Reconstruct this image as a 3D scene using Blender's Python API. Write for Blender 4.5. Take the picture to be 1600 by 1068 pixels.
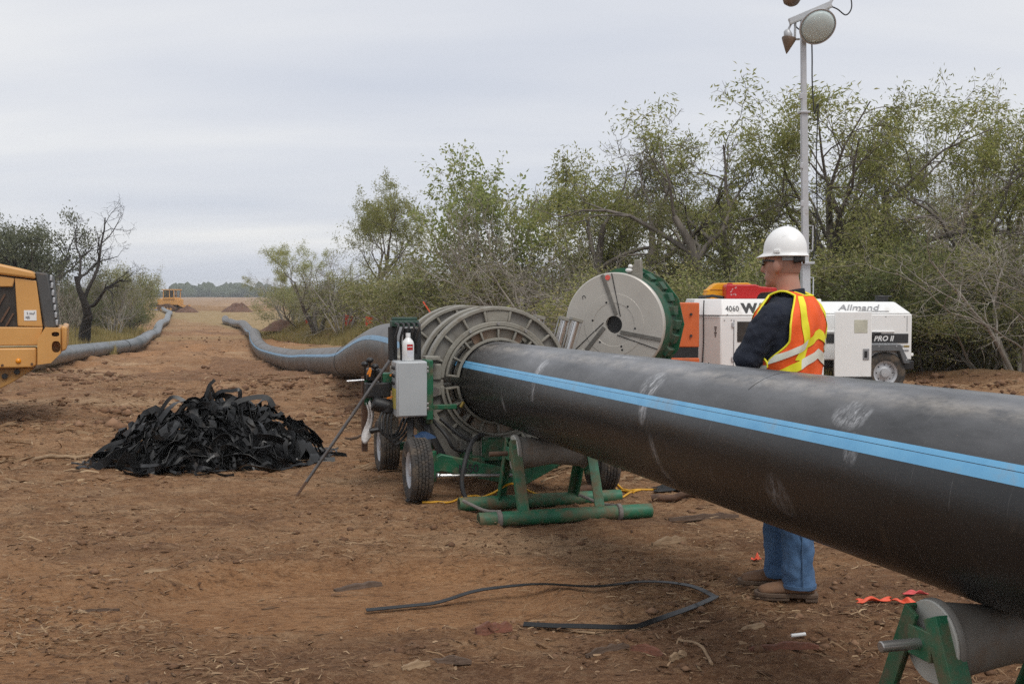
import bpy, bmesh, math, random
import numpy as np
from mathutils import Vector, Matrix, Euler

for _o in list(bpy.data.objects):
    bpy.data.objects.remove(_o, do_unlink=True)
SC = bpy.context.scene
COL = SC.collection
R = math.radians

# ------------------------------------------------------------------ camera
F, CX, CY, HOR, EYE = 1730.0, 800.0, 534.0, 461.0, 1.55
PITCH = math.atan((CY - HOR) / F)
cam = bpy.data.cameras.new('camera')
cam.sensor_width = 36.0
cam.lens = 36.0 * F / 1600.0
cam.clip_start = 0.05
cam.clip_end = 9000
camo = bpy.data.objects.new('camera', cam)
COL.objects.link(camo)
camo.location = (0, 0, EYE)
camo.rotation_euler = (math.pi / 2 - PITCH, 0, 0)
SC.camera = camo

# ------------------------------------------------------------------ world: overcast sky
SUN_EL, SUN_AZ = R(58), R(150)
W = bpy.data.worlds.new('World')
SC.world = W
W.use_nodes = True
nt = W.node_tree
nt.nodes.clear()


def N(t, kind, **kw):
    n = t.nodes.new(kind)
    for k, v in kw.items():
        if k.startswith('i_'):
            n.inputs[k[2:].replace('_', ' ')].default_value = v
        else:
            setattr(n, k, v)
    return n


out = N(nt, 'ShaderNodeOutputWorld')
bg = N(nt, 'ShaderNodeBackground')
bg.inputs['Strength'].default_value = 0.1
sky = N(nt, 'ShaderNodeTexSky', sky_type='NISHITA', sun_disc=False, sun_elevation=SUN_EL, sun_rotation=SUN_AZ,
        air_density=1.0, dust_density=2.0)
tc = N(nt, 'ShaderNodeTexCoord')
sep = N(nt, 'ShaderNodeSeparateXYZ')
nt.links.new(tc.outputs['Generated'], sep.inputs[0])
zc = N(nt, 'ShaderNodeMath', operation='MAXIMUM')
nt.links.new(sep.outputs['Z'], zc.inputs[0])
zc.inputs[1].default_value = 0.0
za = N(nt, 'ShaderNodeMath', operation='ADD')
nt.links.new(zc.outputs[0], za.inputs[0])
za.inputs[1].default_value = 0.16
dv = []
for ax in 'XY':
    d_ = N(nt, 'ShaderNodeMath', operation='DIVIDE')
    nt.links.new(sep.outputs[ax], d_.inputs[0])
    nt.links.new(za.outputs[0], d_.inputs[1])
    dv.append(d_)
cmb = N(nt, 'ShaderNodeCombineXYZ')
nt.links.new(dv[0].outputs[0], cmb.inputs[0])
nt.links.new(dv[1].outputs[0], cmb.inputs[1])
mp = N(nt, 'ShaderNodeMapping')
mp.inputs['Rotation'].default_value = (0, 0, R(-14))
mp.inputs['Scale'].default_value = (0.33, 1.0, 1.0)
mp.inputs['Location'].default_value = (3.1, 0.55, 0)
nt.links.new(cmb.outputs[0], mp.inputs[0])
nz = N(nt, 'ShaderNodeTexNoise')
nz.inputs['Scale'].default_value = 1.1
nz.inputs['Detail'].default_value = 5.0
nz.inputs['Roughness'].default_value = 0.46
nz.inputs['Distortion'].default_value = 0.25
nt.links.new(mp.outputs[0], nz.inputs['Vector'])
rmp = N(nt, 'ShaderNodeValToRGB')
cr = rmp.color_ramp
cr.elements[0].position = 0.34
cr.elements[0].color = (5.35, 5.65, 6.35, 1)
cr.elements[1].position = 0.68
cr.elements[1].color = (7.4, 7.4, 7.4, 1)
e_ = cr.elements.new(0.5)
e_.color = (6.25, 6.42, 6.85, 1)
nt.links.new(nz.outputs['Fac'], rmp.inputs[0])
mx = N(nt, 'ShaderNodeMix', data_type='RGBA')
mx.inputs['Factor'].default_value = 0.93
nt.links.new(sky.outputs[0], mx.inputs['A'])
nt.links.new(rmp.outputs[0], mx.inputs['B'])
nt.links.new(mx.outputs['Result'], bg.inputs['Color'])
nt.links.new(bg.outputs[0], out.inputs['Surface'])

sun = bpy.data.lights.new('sun', 'SUN')
sun.energy = 1.5
sun.angle = R(25)
sun.color = (1.0, 0.97, 0.92)
suno = bpy.data.objects.new('sun', sun)
COL.objects.link(suno)
# Nishita azimuth runs clockwise from +Y
sdir = Vector((math.sin(SUN_AZ) * math.cos(SUN_EL), math.cos(SUN_AZ) * math.cos(SUN_EL), math.sin(SUN_EL)))
suno.rotation_euler = sdir.to_track_quat('Z', 'Y').to_euler()

vs = SC.view_settings
vs.view_transform = 'Standard'
vs.look = 'None'
vs.exposure = 0.28
vs.gamma = 1.0
vs.use_curve_mapping = False
SC.cycles.max_bounces = 5
SC.cycles.diffuse_bounces = 3
SC.cycles.glossy_bounces = 3
SC.cycles.transmission_bounces = 4
SC.cycles.transparent_max_bounces = 6
SC.cycles.volume_bounces = 0
SC.cycles.use_denoising = False

# ------------------------------------------------------------------ helpers
cp_, sp_ = math.cos(PITCH), math.sin(PITCH)


def vnoise(x, y, seed=0):
    """smooth value noise, vectorised"""
    xi = np.floor(x).astype(np.int64)
    yi = np.floor(y).astype(np.int64)
    fx, fy = x - xi, y - yi

    def h(a, b):
        n = (a * 374761393 + b * 668265263 + seed * 1442695041) & 0x7fffffff
        n = ((n ^ (n >> 13)) * 1274126177) & 0x7fffffff
        return ((n ^ (n >> 16)) & 0xffff) / 65535.0
    ux, uy = fx * fx * (3 - 2 * fx), fy * fy * (3 - 2 * fy)
    a = h(xi, yi) * (1 - ux) + h(xi + 1, yi) * ux
    b = h(xi, yi + 1) * (1 - ux) + h(xi + 1, yi + 1) * ux
    return (a * (1 - uy) + b * uy) * 2 - 1


def sstep(a, b, x):
    t = np.clip((x - a) / (b - a), 0, 1)
    return t * t * (3 - 2 * t)


def bank_x(y):          # right edge of the cleared strip
    return 9.4 - 0.45 * (y - 19)


def bank_l(y):          # left edge of the cleared strip
    return -18.3 - 0.3 * (y - 48)


def gh(x, y):
    """height of the ground (without clods)"""
    x = np.asarray(x, float)
    y = np.asarray(y, float)
    h = np.interp(y, [0, 19, 24, 32, 45, 80, 100, 160, 5000], [0, 0, -0.22, -0.68, -0.95, -1.22, -1.2, -0.9, -0.9])
    up = np.maximum(sstep(-1.5, 1.5, x - bank_x(y)), sstep(-1.0, 3.0, bank_l(y) - x)) * (1 - sstep(64, 92, y))
    h = h * (1 - 0.72 * up)
    w = sstep(3.0, 7.0, np.hypot((x - 0.3) * 0.8, y - 7.5))
    h = h + (0.05 * vnoise(x / 3.1, y / 3.1, 3) + 0.03 * vnoise(x / 1.3, y / 1.3, 4)) * w
    far = sstep(14, 30, y) * (1 - sstep(120, 160, y))
    h = h + far * 0.09 * vnoise(x / 5.0, y / 4.0, 9)
    # shallow scraped hollow in the foreground
    d = np.hypot((x + 0.85) / 1.25, (y - 5.75) / 0.75)
    h = h - 0.085 * (1 - sstep(0.75, 1.0, d + 0.12 * vnoise(x * 2.2, y * 2.2, 5)))
    # low spoil bank along the right edge of the cleared strip
    ex = bank_x(y)
    h = h + 0.22 * np.exp(-((x - ex) / 0.8) ** 2) * (0.5 + 0.5 * vnoise(x * 0.6, y * 0.6, 21)) * sstep(15, 18, y) * (1 - sstep(70, 85, y))
    return h


def at(px, py, Y):
    ux, uy = (px - CX) / F, (CY - py) / F
    d = Vector((ux, cp_ + uy * sp_, uy * cp_ - sp_))
    return Vector((0, 0, EYE)) + d * (Y / d.y)


def grd(px, py, dz=0.0):
    ux, uy = (px - CX) / F, (CY - py) / F
    d = Vector((ux, cp_ + uy * sp_, uy * cp_ - sp_))
    lo, best = 1.5, None
    Y = 1.5
    while Y < 400:
        p = Vector((0, 0, EYE)) + d * (Y / d.y)
        if p.z < float(gh(p.x, p.y)) + dz:
            best = p
            break
        Y *= 1.004
    if best is None:
        best = p
    best.z = float(gh(best.x, best.y)) + dz
    return best


def g3(x, y, dz=0.0):
    return Vector((x, y, float(gh(x, y)) + dz))


def tag(o, label=None, cat=None, group=None, kind=None):
    if label:
        o['label'] = label
    if cat:
        o['category'] = cat
    if group:
        o['group'] = group
    if kind:
        o['kind'] = kind
    return o


def empty(name, loc, rz=0.0, label=None, cat=None, group=None, scale=None):
    o = bpy.data.objects.new(name, None)
    COL.objects.link(o)
    o.empty_display_size = 0.1
    o.location = loc
    o.rotation_euler = (0, 0, rz)
    if scale:
        o.scale = scale
    return tag(o, label, cat, group)


def link_mesh(name, me, mat, parent=None):
    if mat is not None and not me.materials:
        me.materials.append(mat)
    o = bpy.data.objects.new(name, me)
    COL.objects.link(o)
    if parent is not None:
        o.parent = parent
    return o


def np_mesh(name, V, Fc, mat, parent=None, smooth=False):
    """fast mesh from numpy arrays, Fc of shape (n,3) or (n,4)"""
    V = np.ascontiguousarray(V, dtype=np.float32)
    Fc = np.ascontiguousarray(Fc, dtype=np.int32)
    me = bpy.data.meshes.new(name)
    n, k = Fc.shape
    me.vertices.add(len(V))
    me.vertices.foreach_set('co', V.ravel())
    me.loops.add(n * k)
    me.loops.foreach_set('vertex_index', Fc.ravel())
    me.polygons.add(n)
    me.polygons.foreach_set('loop_start', np.arange(0, n * k, k, dtype=np.int32))
    me.polygons.foreach_set('loop_total', np.full(n, k, dtype=np.int32))
    if smooth:
        me.polygons.foreach_set('use_smooth', np.ones(n, dtype=bool))
    me.update(calc_edges=True)
    return link_mesh(name, me, mat, parent)


def spline(pts, n):
    """Catmull-Rom through pts"""
    P = [Vector(p) for p in pts]
    P = [P[0] * 2 - P[1]] + P + [P[-1] * 2 - P[-2]]
    o = []
    m = len(P) - 3
    for i in range(n):
        t = i / (n - 1) * m
        k = min(int(t), m - 1)
        t -= k
        a, b, c, d = P[k:k + 4]
        o.append(0.5 * ((2 * b) + (c - a) * t + (2 * a - 5 * b + 4 * c - d) * t * t + (3 * b - a - 3 * c + d) * t ** 3))
    return o


class MB:
    def __init__(self, M=None):
        self.v, self.f, self.M = [], [], M

    def add(self, vs_, fs):
        b = len(self.v)
        if self.M is not None:
            vs_ = [self.M @ Vector(p) for p in vs_]
        self.v += [tuple(p) for p in vs_]
        self.f += [tuple(i + b for i in f) for f in fs]
        return self

    def box(self, c, s, rot=None):
        m = Euler(rot).to_matrix() if rot else Matrix.Identity(3)
        c = Vector(c)
        vs_ = [c + m @ Vector((sx * s[0] / 2, sy * s[1] / 2, sz * s[2] / 2)) for sz in (-1, 1) for sy in (-1, 1) for sx in (-1, 1)]
        return self.add(vs_, [(0, 2, 3, 1), (4, 5, 7, 6), (0, 1, 5, 4), (2, 6, 7, 3), (0, 4, 6, 2), (1, 3, 7, 5)])

    def bar(self, a, b, w, h, up=(0, 0, 1)):
        """rectangular bar from a to b"""
        a, b = Vector(a), Vector(b)
        t = (b - a).normalized()
        s = t.cross(Vector(up))
        if s.length < 1e-4:
            s = t.cross(Vector((1, 0, 0)))
        s.normalize()
        u = s.cross(t)
        vs_ = []
        for p in (a, b):
            for q in ((-1, -1), (1, -1), (1, 1), (-1, 1)):
                vs_.append(p + s * q[0] * w / 2 + u * q[1] * h / 2)
        return self.add(vs_, [(3, 2, 1, 0), (4, 5, 6, 7)] + [(i, (i + 1) % 4, (i + 1) % 4 + 4, i + 4) for i in range(4)])

    def tube(self, pts, r, n=8, caps=True):
        P = [Vector(p) for p in pts]
        m = len(P)
        rr = r if hasattr(r, '__len__') else [r] * m
        T = [(P[min(i + 1, m - 1)] - P[max(i - 1, 0)]).normalized() for i in range(m)]
        s = T[0].orthogonal().normalized()
        vs_ = []
        for i in range(m):
            s = (s - T[i] * s.dot(T[i])).normalized()
            u = T[i].cross(s)
            for k in range(n):
                a = 2 * math.pi * k / n
                vs_.append(P[i] + (s * math.cos(a) + u * math.sin(a)) * rr[i])
        fs = []
        for i in range(m - 1):
            for k in range(n):
                k2 = (k + 1) % n
                fs.append((i * n + k, i * n + k2, (i + 1) * n + k2, (i + 1) * n + k))
        if caps:
            fs.append(tuple(reversed(range(n))))
            fs.append(tuple(range((m - 1) * n, m * n)))
        return self.add(vs_, fs)

    def cyl(self, a, b, r0, r1=None, n=20, caps=True):
        return self.tube([a, b], [r0, r0 if r1 is None else r1], n, caps)

    def lathe(self, prof, o=(0, 0, 0), axis=(0, 0, 1), n=32, closed=False, sx=1.0):
        """prof: (radius, height along axis)"""
        ax = Vector(axis).normalized()
        s = ax.orthogonal().normalized()
        if abs(ax.y) > 0.9:
            s = Vector((1, 0, 0))
        u = ax.cross(s)
        o = Vector(o)
        vs_ = []
        for r, h in prof:
            for k in range(n):
                a = 2 * math.pi * k / n
                vs_.append(o + ax * h + s * (r * math.cos(a) * sx) + u * (r * math.sin(a)))
        m = len(prof)
        fs = []
        for i in range(m if closed else m - 1):
            j = (i + 1) % m
            for k in range(n):
                k2 = (k + 1) % n
                fs.append((i * n + k, i * n + k2, j * n + k2, j * n + k))
        if not closed:
            if prof[0][0] > 1e-5:
                fs.append(tuple(reversed(range(n))))
            if prof[-1][0] > 1e-5:
                fs.append(tuple(range((m - 1) * n, m * n)))
        return self.add(vs_, fs)

    def prism(self, poly, o, ex, ey, dep):
        """2-D outline (along ex, ey) pushed along dep"""
        o, ex, ey, dep = Vector(o), Vector(ex), Vector(ey), Vector(dep)
        n = len(poly)
        a = [o + ex * p[0] + ey * p[1] for p in poly]
        vs_ = a + [p + dep for p in a]
        return self.add(vs_, [tuple(reversed(range(n))), tuple(range(n, 2 * n))] +
                        [(i, (i + 1) % n, (i + 1) % n + n, i + n) for i in range(n)])

    def sector(self, r0, r1, a0, a1, y0, y1, c=(0, 0), n=24):
        """ring sector in the local x-z plane, from y0 to y1, angles in degrees"""
        full = abs(a1 - a0) >= 359.9
        m = n if full else n + 1
        vs_ = []
        for i in range(m):
            a = R(a0 + (a1 - a0) * i / n)
            ca, sa = math.cos(a), math.sin(a)
            for r, y in ((r0, y0), (r1, y0), (r1, y1), (r0, y1)):
                vs_.append((c[0] + r * ca, y, c[1] + r * sa))
        fs = []
        for i in range(n):
            j = (i + 1) % m
            for k in range(4):
                k2 = (k + 1) % 4
                fs.append((i * 4 + k, j * 4 + k, j * 4 + k2, i * 4 + k2))
        if not full:
            fs += [(0, 1, 2, 3), tuple(n * 4 + k for k in (3, 2, 1, 0))]
        return self.add(vs_, fs)

    def grid(self, fn, nu, nv, wrap=False):
        vs_ = [fn(i / (nu if wrap else nu - 1), j / (nv - 1)) for j in range(nv) for i in range(nu)]
        fs = []
        for j in range(nv - 1):
            for i in range(nu if wrap else nu - 1):
                i2 = (i + 1) % nu
                fs.append((j * nu + i, j * nu + i2, (j + 1) * nu + i2, (j + 1) * nu + i))
        return self.add(vs_, fs)

    def ball(self, c, r, n=16, m=10):
        c = Vector(c)
        r = r if hasattr(r, '__len__') else (r, r, r)
        vs_ = [c + Vector((0, 0, -r[2]))]
        for j in range(1, m):
            b = -math.pi / 2 + math.pi * j / m
            for i in range(n):
                a = 2 * math.pi * i / n
                vs_.append(c + Vector((r[0] * math.cos(a) * math.cos(b), r[1] * math.sin(a) * math.cos(b), r[2] * math.sin(b))))
        vs_.append(c + Vector((0, 0, r[2])))
        fs = []
        for i in range(n):
            i2 = (i + 1) % n
            fs.append((0, 1 + i2, 1 + i))
            for j in range(m - 2):
                fs.append((1 + j * n + i, 1 + j * n + i2, 1 + (j + 1) * n + i2, 1 + (j + 1) * n + i))
            fs.append((1 + (m - 2) * n + i, 1 + (m - 2) * n + i2, len(vs_) - 1))
        return self.add(vs_, fs)

    def mesh(self, name, smooth=40, fix=True):
        me = bpy.data.meshes.new(name)
        me.from_pydata(self.v, [], self.f)
        if fix:
            bm = bmesh.new()
            bm.from_mesh(me)
            bmesh.ops.recalc_face_normals(bm, faces=bm.faces)
            bm.to_mesh(me)
            bm.free()
        if smooth:
            me.shade_smooth()
            if smooth < 180:
                me.set_sharp_from_angle(angle=R(smooth))
        return me

    def build(self, name, mat, parent=None, smooth=40, bevel=0.0, fix=True, seg=2):
        o = link_mesh(name, self.mesh(name, smooth, fix), mat, parent)
        if bevel:
            b = o.modifiers.new('bevel', 'BEVEL')
            b.width = bevel
            b.segments = seg
            b.limit_method = 'ANGLE'
            b.angle_limit = R(35)
            b.harden_normals = False
        return o


def text_part(txt, size, mat, parent, loc, rot, name='lettering', shear=0.0, offset=0.0, xs=1.0, ext=0.0015):
    cu = bpy.data.curves.new('txt', 'FONT')
    cu.body = txt
    cu.size = size
    cu.shear = shear
    cu.offset = offset
    cu.extrude = ext
    cu.resolution_u = 2
    o = bpy.data.objects.new('txt', cu)
    COL.objects.link(o)
    bpy.context.view_layer.update()
    dg = bpy.context.evaluated_depsgraph_get()
    me = bpy.data.meshes.new_from_object(o.evaluated_get(dg))
    bpy.data.objects.remove(o, do_unlink=True)
    me.materials.clear()
    p = link_mesh(name, me, mat, parent)
    p.location = loc
    p.rotation_euler = rot
    p.scale = (xs, 1, 1)
    return p


# ------------------------------------------------------------------ materials
MATS = {}


def pm(name, col, col2=None, scale=6.0, rough=0.6, rough2=None, metal=0.0, bump=0.0, bscale=60.0, dirt=0.0,
       dirtcol=(0.20, 0.13, 0.08), dscale=4.0, stretch=(1, 1, 1), coord='Object', spec=0.5, detail=5.0, sub=None):
    m = bpy.data.materials.new(name)
    m.use_nodes = True
    t = m.node_tree
    b = t.nodes['Principled BSDF']
    b.inputs['Roughness'].default_value = rough
    b.inputs['Metallic'].default_value = metal
    b.inputs['Specular IOR Level'].default_value = spec
    c4 = lambda c: (c[0], c[1], c[2], 1)
    tc_ = N(t, 'ShaderNodeTexCoord')
    mp_ = N(t, 'ShaderNodeMapping')
    mp_.inputs['Scale'].default_value = stretch
    t.links.new(tc_.outputs[coord], mp_.inputs[0])
    last = None
    n1 = N(t, 'ShaderNodeTexNoise')
    n1.inputs['Scale'].default_value = scale
    n1.inputs['Detail'].default_value = detail
    n1.inputs['Roughness'].default_value = 0.62
    t.links.new(mp_.outputs[0], n1.inputs['Vector'])
    col2 = col2 or tuple(c * 0.8 for c in col)
    rp = N(t, 'ShaderNodeValToRGB')
    rp.color_ramp.elements[0].position = 0.32
    rp.color_ramp.elements[0].color = c4(col2)
    rp.color_ramp.elements[1].position = 0.66
    rp.color_ramp.elements[1].color = c4(col)
    t.links.new(n1.outputs['Fac'], rp.inputs[0])
    last = rp.outputs[0]
    if dirt > 0:
        n2 = N(t, 'ShaderNodeTexNoise')
        n2.inputs['Scale'].default_value = dscale
        n2.inputs['Detail'].default_value = 8.0
        n2.inputs['Roughness'].default_value = 0.7
        t.links.new(mp_.outputs[0], n2.inputs['Vector'])
        r2 = N(t, 'ShaderNodeMapRange')
        r2.inputs['From Min'].default_value = 0.62 - 0.25 * dirt
        r2.inputs['From Max'].default_value = 0.80 - 0.15 * dirt
        t.links.new(n2.outputs['Fac'], r2.inputs['Value'])
        mx_ = N(t, 'ShaderNodeMix', data_type='RGBA')
        mx_.inputs['B'].default_value = c4(dirtcol)
        t.links.new(r2.outputs[0], mx_.inputs['Factor'])
        t.links.new(last, mx_.inputs['A'])
        last = mx_.outputs['Result']
        mr = N(t, 'ShaderNodeMapRange')
        mr.inputs['To Min'].default_value = rough
        mr.inputs['To Max'].default_value = 0.9
        t.links.new(r2.outputs[0], mr.inputs['Value'])
        t.links.new(mr.outputs[0], b.inputs['Roughness'])
    t.links.new(last, b.inputs['Base Color'])
    if bump > 0:
        n3 = N(t, 'ShaderNodeTexNoise')
        n3.inputs['Scale'].default_value = bscale
        n3.inputs['Detail'].default_value = 6.0
        t.links.new(mp_.outputs[0], n3.inputs['Vector'])
        bp = N(t, 'ShaderNodeBump')
        bp.inputs['Strength'].default_value = bump
        bp.inputs['Distance'].default_value = 0.02
        t.links.new(n3.outputs['Fac'], bp.inputs['Height'])
        t.links.new(bp.outputs[0], b.inputs['Normal'])
    MATS[name] = m
    return m


def leafmat(name, ca, cb, cc, trans=0.35, rough=0.6):
    """leaf colours vary from leaf to leaf"""
    m = bpy.data.materials.new(name)
    m.use_nodes = True
    t = m.node_tree
    b = t.nodes['Principled BSDF']
    b.inputs['Roughness'].default_value = rough
    b.inputs['Specular IOR Level'].default_value = 0.25
    g = N(t, 'ShaderNodeNewGeometry')
    rp = N(t, 'ShaderNodeValToRGB')
    rp.color_ramp.elements[0].color = (*ca, 1)
    rp.color_ramp.elements[1].color = (*cc, 1)
    e = rp.color_ramp.elements.new(0.5)
    e.color = (*cb, 1)
    oi = N(t, 'ShaderNodeObjectInfo')
    hs = N(t, 'ShaderNodeHueSaturation')
    mr = N(t, 'ShaderNodeMapRange')
    mr.inputs['To Min'].default_value = 0.75
    mr.inputs['To Max'].default_value = 1.2
    t.links.new(oi.outputs['Random'], mr.inputs['Value'])
    t.links.new(mr.outputs[0], hs.inputs['Value'])
    t.links.new(g.outputs['Random Per Island'], rp.inputs[0])
    t.links.new(rp.outputs[0], hs.inputs['Color'])
    t.links.new(hs.outputs[0], b.inputs['Base Color'])
    if trans > 0:
        tr = N(t, 'ShaderNodeBsdfTranslucent')
        t.links.new(hs.outputs[0], tr.inputs['Color'])
        ms = N(t, 'ShaderNodeMixShader')
        ms.inputs[0].default_value = trans
        t.links.new(b.outputs[0], ms.inputs[1])
        t.links.new(tr.outputs[0], ms.inputs[2])
        t.links.new(ms.outputs[0], t.nodes['Material Output'].inputs['Surface'])
    MATS[name] = m
    return m


M_bark = pm('bark', (0.20, 0.175, 0.15), (0.075, 0.062, 0.052), scale=9, rough=0.9, bump=0.6, bscale=25, stretch=(1, 1, 0.25))
M_barkpale = pm('bark_pale', (0.38, 0.345, 0.30), (0.21, 0.185, 0.155), scale=6, rough=0.9, bump=0.4, bscale=25, stretch=(1, 1, 0.3))
M_barkdark = pm('bark_dark', (0.045, 0.038, 0.034), (0.02, 0.017, 0.015), scale=8, rough=0.9, bump=0.6, bscale=25, stretch=(1, 1, 0.25))
M_leafmesq = leafmat('leaf_mesquite', (0.25, 0.28, 0.085), (0.35, 0.365, 0.115), (0.45, 0.42, 0.18), 0.5)
M_leafolive = leafmat('leaf_olive', (0.215, 0.235, 0.085), (0.31, 0.315, 0.12), (0.43, 0.385, 0.19), 0.5)
M_leafdark = leafmat('leaf_dark', (0.12, 0.15, 0.055), (0.18, 0.205, 0.075), (0.26, 0.27, 0.12), 0.45)
M_leafgrey = leafmat('leaf_greygreen', (0.13, 0.145, 0.085), (0.18, 0.195, 0.115), (0.24, 0.25, 0.16), 0.45)
M_leafbroad = leafmat('leaf_broad', (0.21, 0.26, 0.08), (0.30, 0.34, 0.12), (0.40, 0.41, 0.18), 0.5)
M_grass = leafmat('grass_dry', (0.38, 0.30, 0.12), (0.48, 0.38, 0.17), (0.30, 0.28, 0.10), 0.45, 0.8)
M_straw = leafmat('straw', (0.25, 0.165, 0.095), (0.16, 0.09, 0.045), (0.37, 0.26, 0.155), 0.0, 0.85)
M_chip = leafmat('wood_chip', (0.16, 0.09, 0.05), (0.085, 0.045, 0.025), (0.30, 0.20, 0.12), 0.0, 0.85)
M_twig = leafmat('twig', (0.24, 0.205, 0.17), (0.34, 0.30, 0.25), (0.14, 0.115, 0.095), 0.0, 0.9)

# ------------------------------------------------------------------ ground
def ground_material():
    m = bpy.data.materials.new('dirt')
    m.use_nodes = True
    t = m.node_tree
    b = t.nodes['Principled BSDF']
    b.inputs['Roughness'].default_value = 0.95
    b.inputs['Specular IOR Level'].default_value = 0.15
    tc_ = N(t, 'ShaderNodeTexCoord')

    def noise(scale, det=6.0, rough=0.6, st=(1, 1, 1), rz=0.0):
        mp_ = N(t, 'ShaderNodeMapping')
        mp_.inputs['Scale'].default_value = st
        mp_.inputs['Rotation'].default_value = (0, 0, rz)
        t.links.new(tc_.outputs['Object'], mp_.inputs[0])
        n = N(t, 'ShaderNodeTexNoise')
        n.inputs['Scale'].default_value = scale
        n.inputs['Detail'].default_value = det
        n.inputs['Roughness'].default_value = rough
        t.links.new(mp_.outputs[0], n.inputs['Vector'])
        return n.outputs['Fac']

    def ramp(src, stops):
        r = N(t, 'ShaderNodeValToRGB')
        els = r.color_ramp.elements
        els[0].position, els[0].color = stops[0][0], (*stops[0][1], 1)
        els[1].position, els[1].color = stops[-1][0], (*stops[-1][1], 1)
        for p, c in stops[1:-1]:
            e = els.new(p)
            e.color = (*c, 1)
        t.links.new(src, r.inputs[0])
        return r.outputs[0]

    def mixc(f, a, bb, mode='MIX'):
        x = N(t, 'ShaderNodeMix', data_type='RGBA', blend_type=mode)
        if isinstance(f, float):
            x.inputs['Factor'].default_value = f
        else:
            t.links.new(f, x.inputs['Factor'])
        for k, v in (('A', a), ('B', bb)):
            if isinstance(v, tuple):
                x.inputs[k].default_value = (*v, 1)
            else:
                t.links.new(v, x.inputs[k])
        return x.outputs['Result']

    def rng(src, a, bb):
        r = N(t, 'ShaderNodeMapRange')
        r.inputs['From Min'].default_value = a
        r.inputs['From Max'].default_value = bb
        t.links.new(src, r.inputs['Value'])
        return r.outputs[0]
    base = ramp(noise(0.55, 8, 0.65), [(0.3, (0.205, 0.103, 0.050)), (0.5, (0.30, 0.160, 0.080)), (0.7, (0.41, 0.235, 0.125))])
    # trampled fibre mulch: pale and dark streaks
    fib = noise(9.0, 9, 0.75, (0.35, 1.0, 1.0), R(12))
    c = mixc(rng(fib, 0.50, 0.70), base, (0.46, 0.30, 0.175))
    fib2 = noise(5.0, 9, 0.78, (0.4, 1.0, 1.0), R(-18))
    c = mixc(rng(fib2, 0.56, 0.72), c, (0.085, 0.048, 0.03))
    churn = noise(0.9, 10, 0.72, (0.55, 1.0, 1.0), R(8))
    c = mixc(rng(churn, 0.53, 0.66), c, (0.15, 0.08, 0.045))
    pale = noise(0.42, 9, 0.7, (0.5, 1.0, 1.0), R(-6))
    c = mixc(rng(pale, 0.54, 0.70), c, (0.50, 0.345, 0.21))
    # bare red earth where the mulch is scraped off
    at_ = N(t, 'ShaderNodeAttribute', attribute_name='bare')
    c = mixc(at_.outputs['Fac'], c, ramp(noise(3.0, 8, 0.7), [(0.3, (0.31, 0.145, 0.062)), (0.7, (0.47, 0.25, 0.12))]))
    # freshly churned dark earth, and dark mulch in the foreground
    ad = N(t, 'ShaderNodeAttribute', attribute_name='churned')
    cdark = ramp(noise(2.2, 9, 0.75, (0.5, 1, 1)), [(0.3, (0.10, 0.050, 0.028)), (0.52, (0.19, 0.098, 0.054)), (0.72, (0.31, 0.175, 0.098))])
    c = mixc(ad.outputs['Fac'], c, cdark)
    # crumbs and fibres, from coarse to fine
    for sc_, lo_, rz_, amt in ((13.0, 0.45, R(6), 0.55), (48.0, 0.4, R(-14), 0.7), (120.0, 0.5, R(20), 0.6)):
        nn_ = noise(sc_, 5, 0.7, (lo_, 1.0, 1.0), rz_)
        dk = N(t, 'ShaderNodeMath', operation='MULTIPLY')
        dk.inputs[1].default_value = amt
        t.links.new(rng(nn_, 0.54, 0.66), dk.inputs[0])
        c = mixc(dk.outputs[0], c, (0.085, 0.045, 0.026))
        pk = N(t, 'ShaderNodeMath', operation='MULTIPLY')
        pk.inputs[1].default_value = amt * 0.55
        t.links.new(rng(nn_, 0.46, 0.34), pk.inputs[0])
        c = mixc(pk.outputs[0], c, (0.52, 0.35, 0.21))
    # dry grass ground at the edges
    ag = N(t, 'ShaderNodeAttribute', attribute_name='grass')
    gcol = ramp(noise(0.8, 9, 0.7), [(0.3, (0.22, 0.155, 0.075)), (0.55, (0.33, 0.235, 0.125)), (0.75, (0.42, 0.31, 0.18))])
    c = mixc(ag.outputs['Fac'], c, gcol)
    t.links.new(c, b.inputs['Base Color'])
    h1 = noise(22.0, 10, 0.8, (0.45, 1, 1), R(10))
    bp = N(t, 'ShaderNodeBump')
    bp.inputs['Strength'].default_value = 0.9
    bp.inputs['Distance'].default_value = 0.05
    t.links.new(h1, bp.inputs['Height'])
    t.links.new(bp.outputs[0], b.inputs['Normal'])
    return m


def rdist(n0, rmin, rmax):
    return np.exp(np.linspace(math.log(rmin), math.log(rmax), n0))


def clump_h(x, y):
    return (0.030 * rid(x * 1.7 + y * 0.5, y * 2.9, 31) - 0.022 + 0.020 * vnoise(x * 5.1, y * 6.5, 32) + 0.016 * np.abs(vnoise(x * 11, y * 15, 33))
            * (0.4 + 0.6 * sstep(-0.2, 0.4, vnoise(x * 0.8, y * 1.1, 36))))


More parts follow.
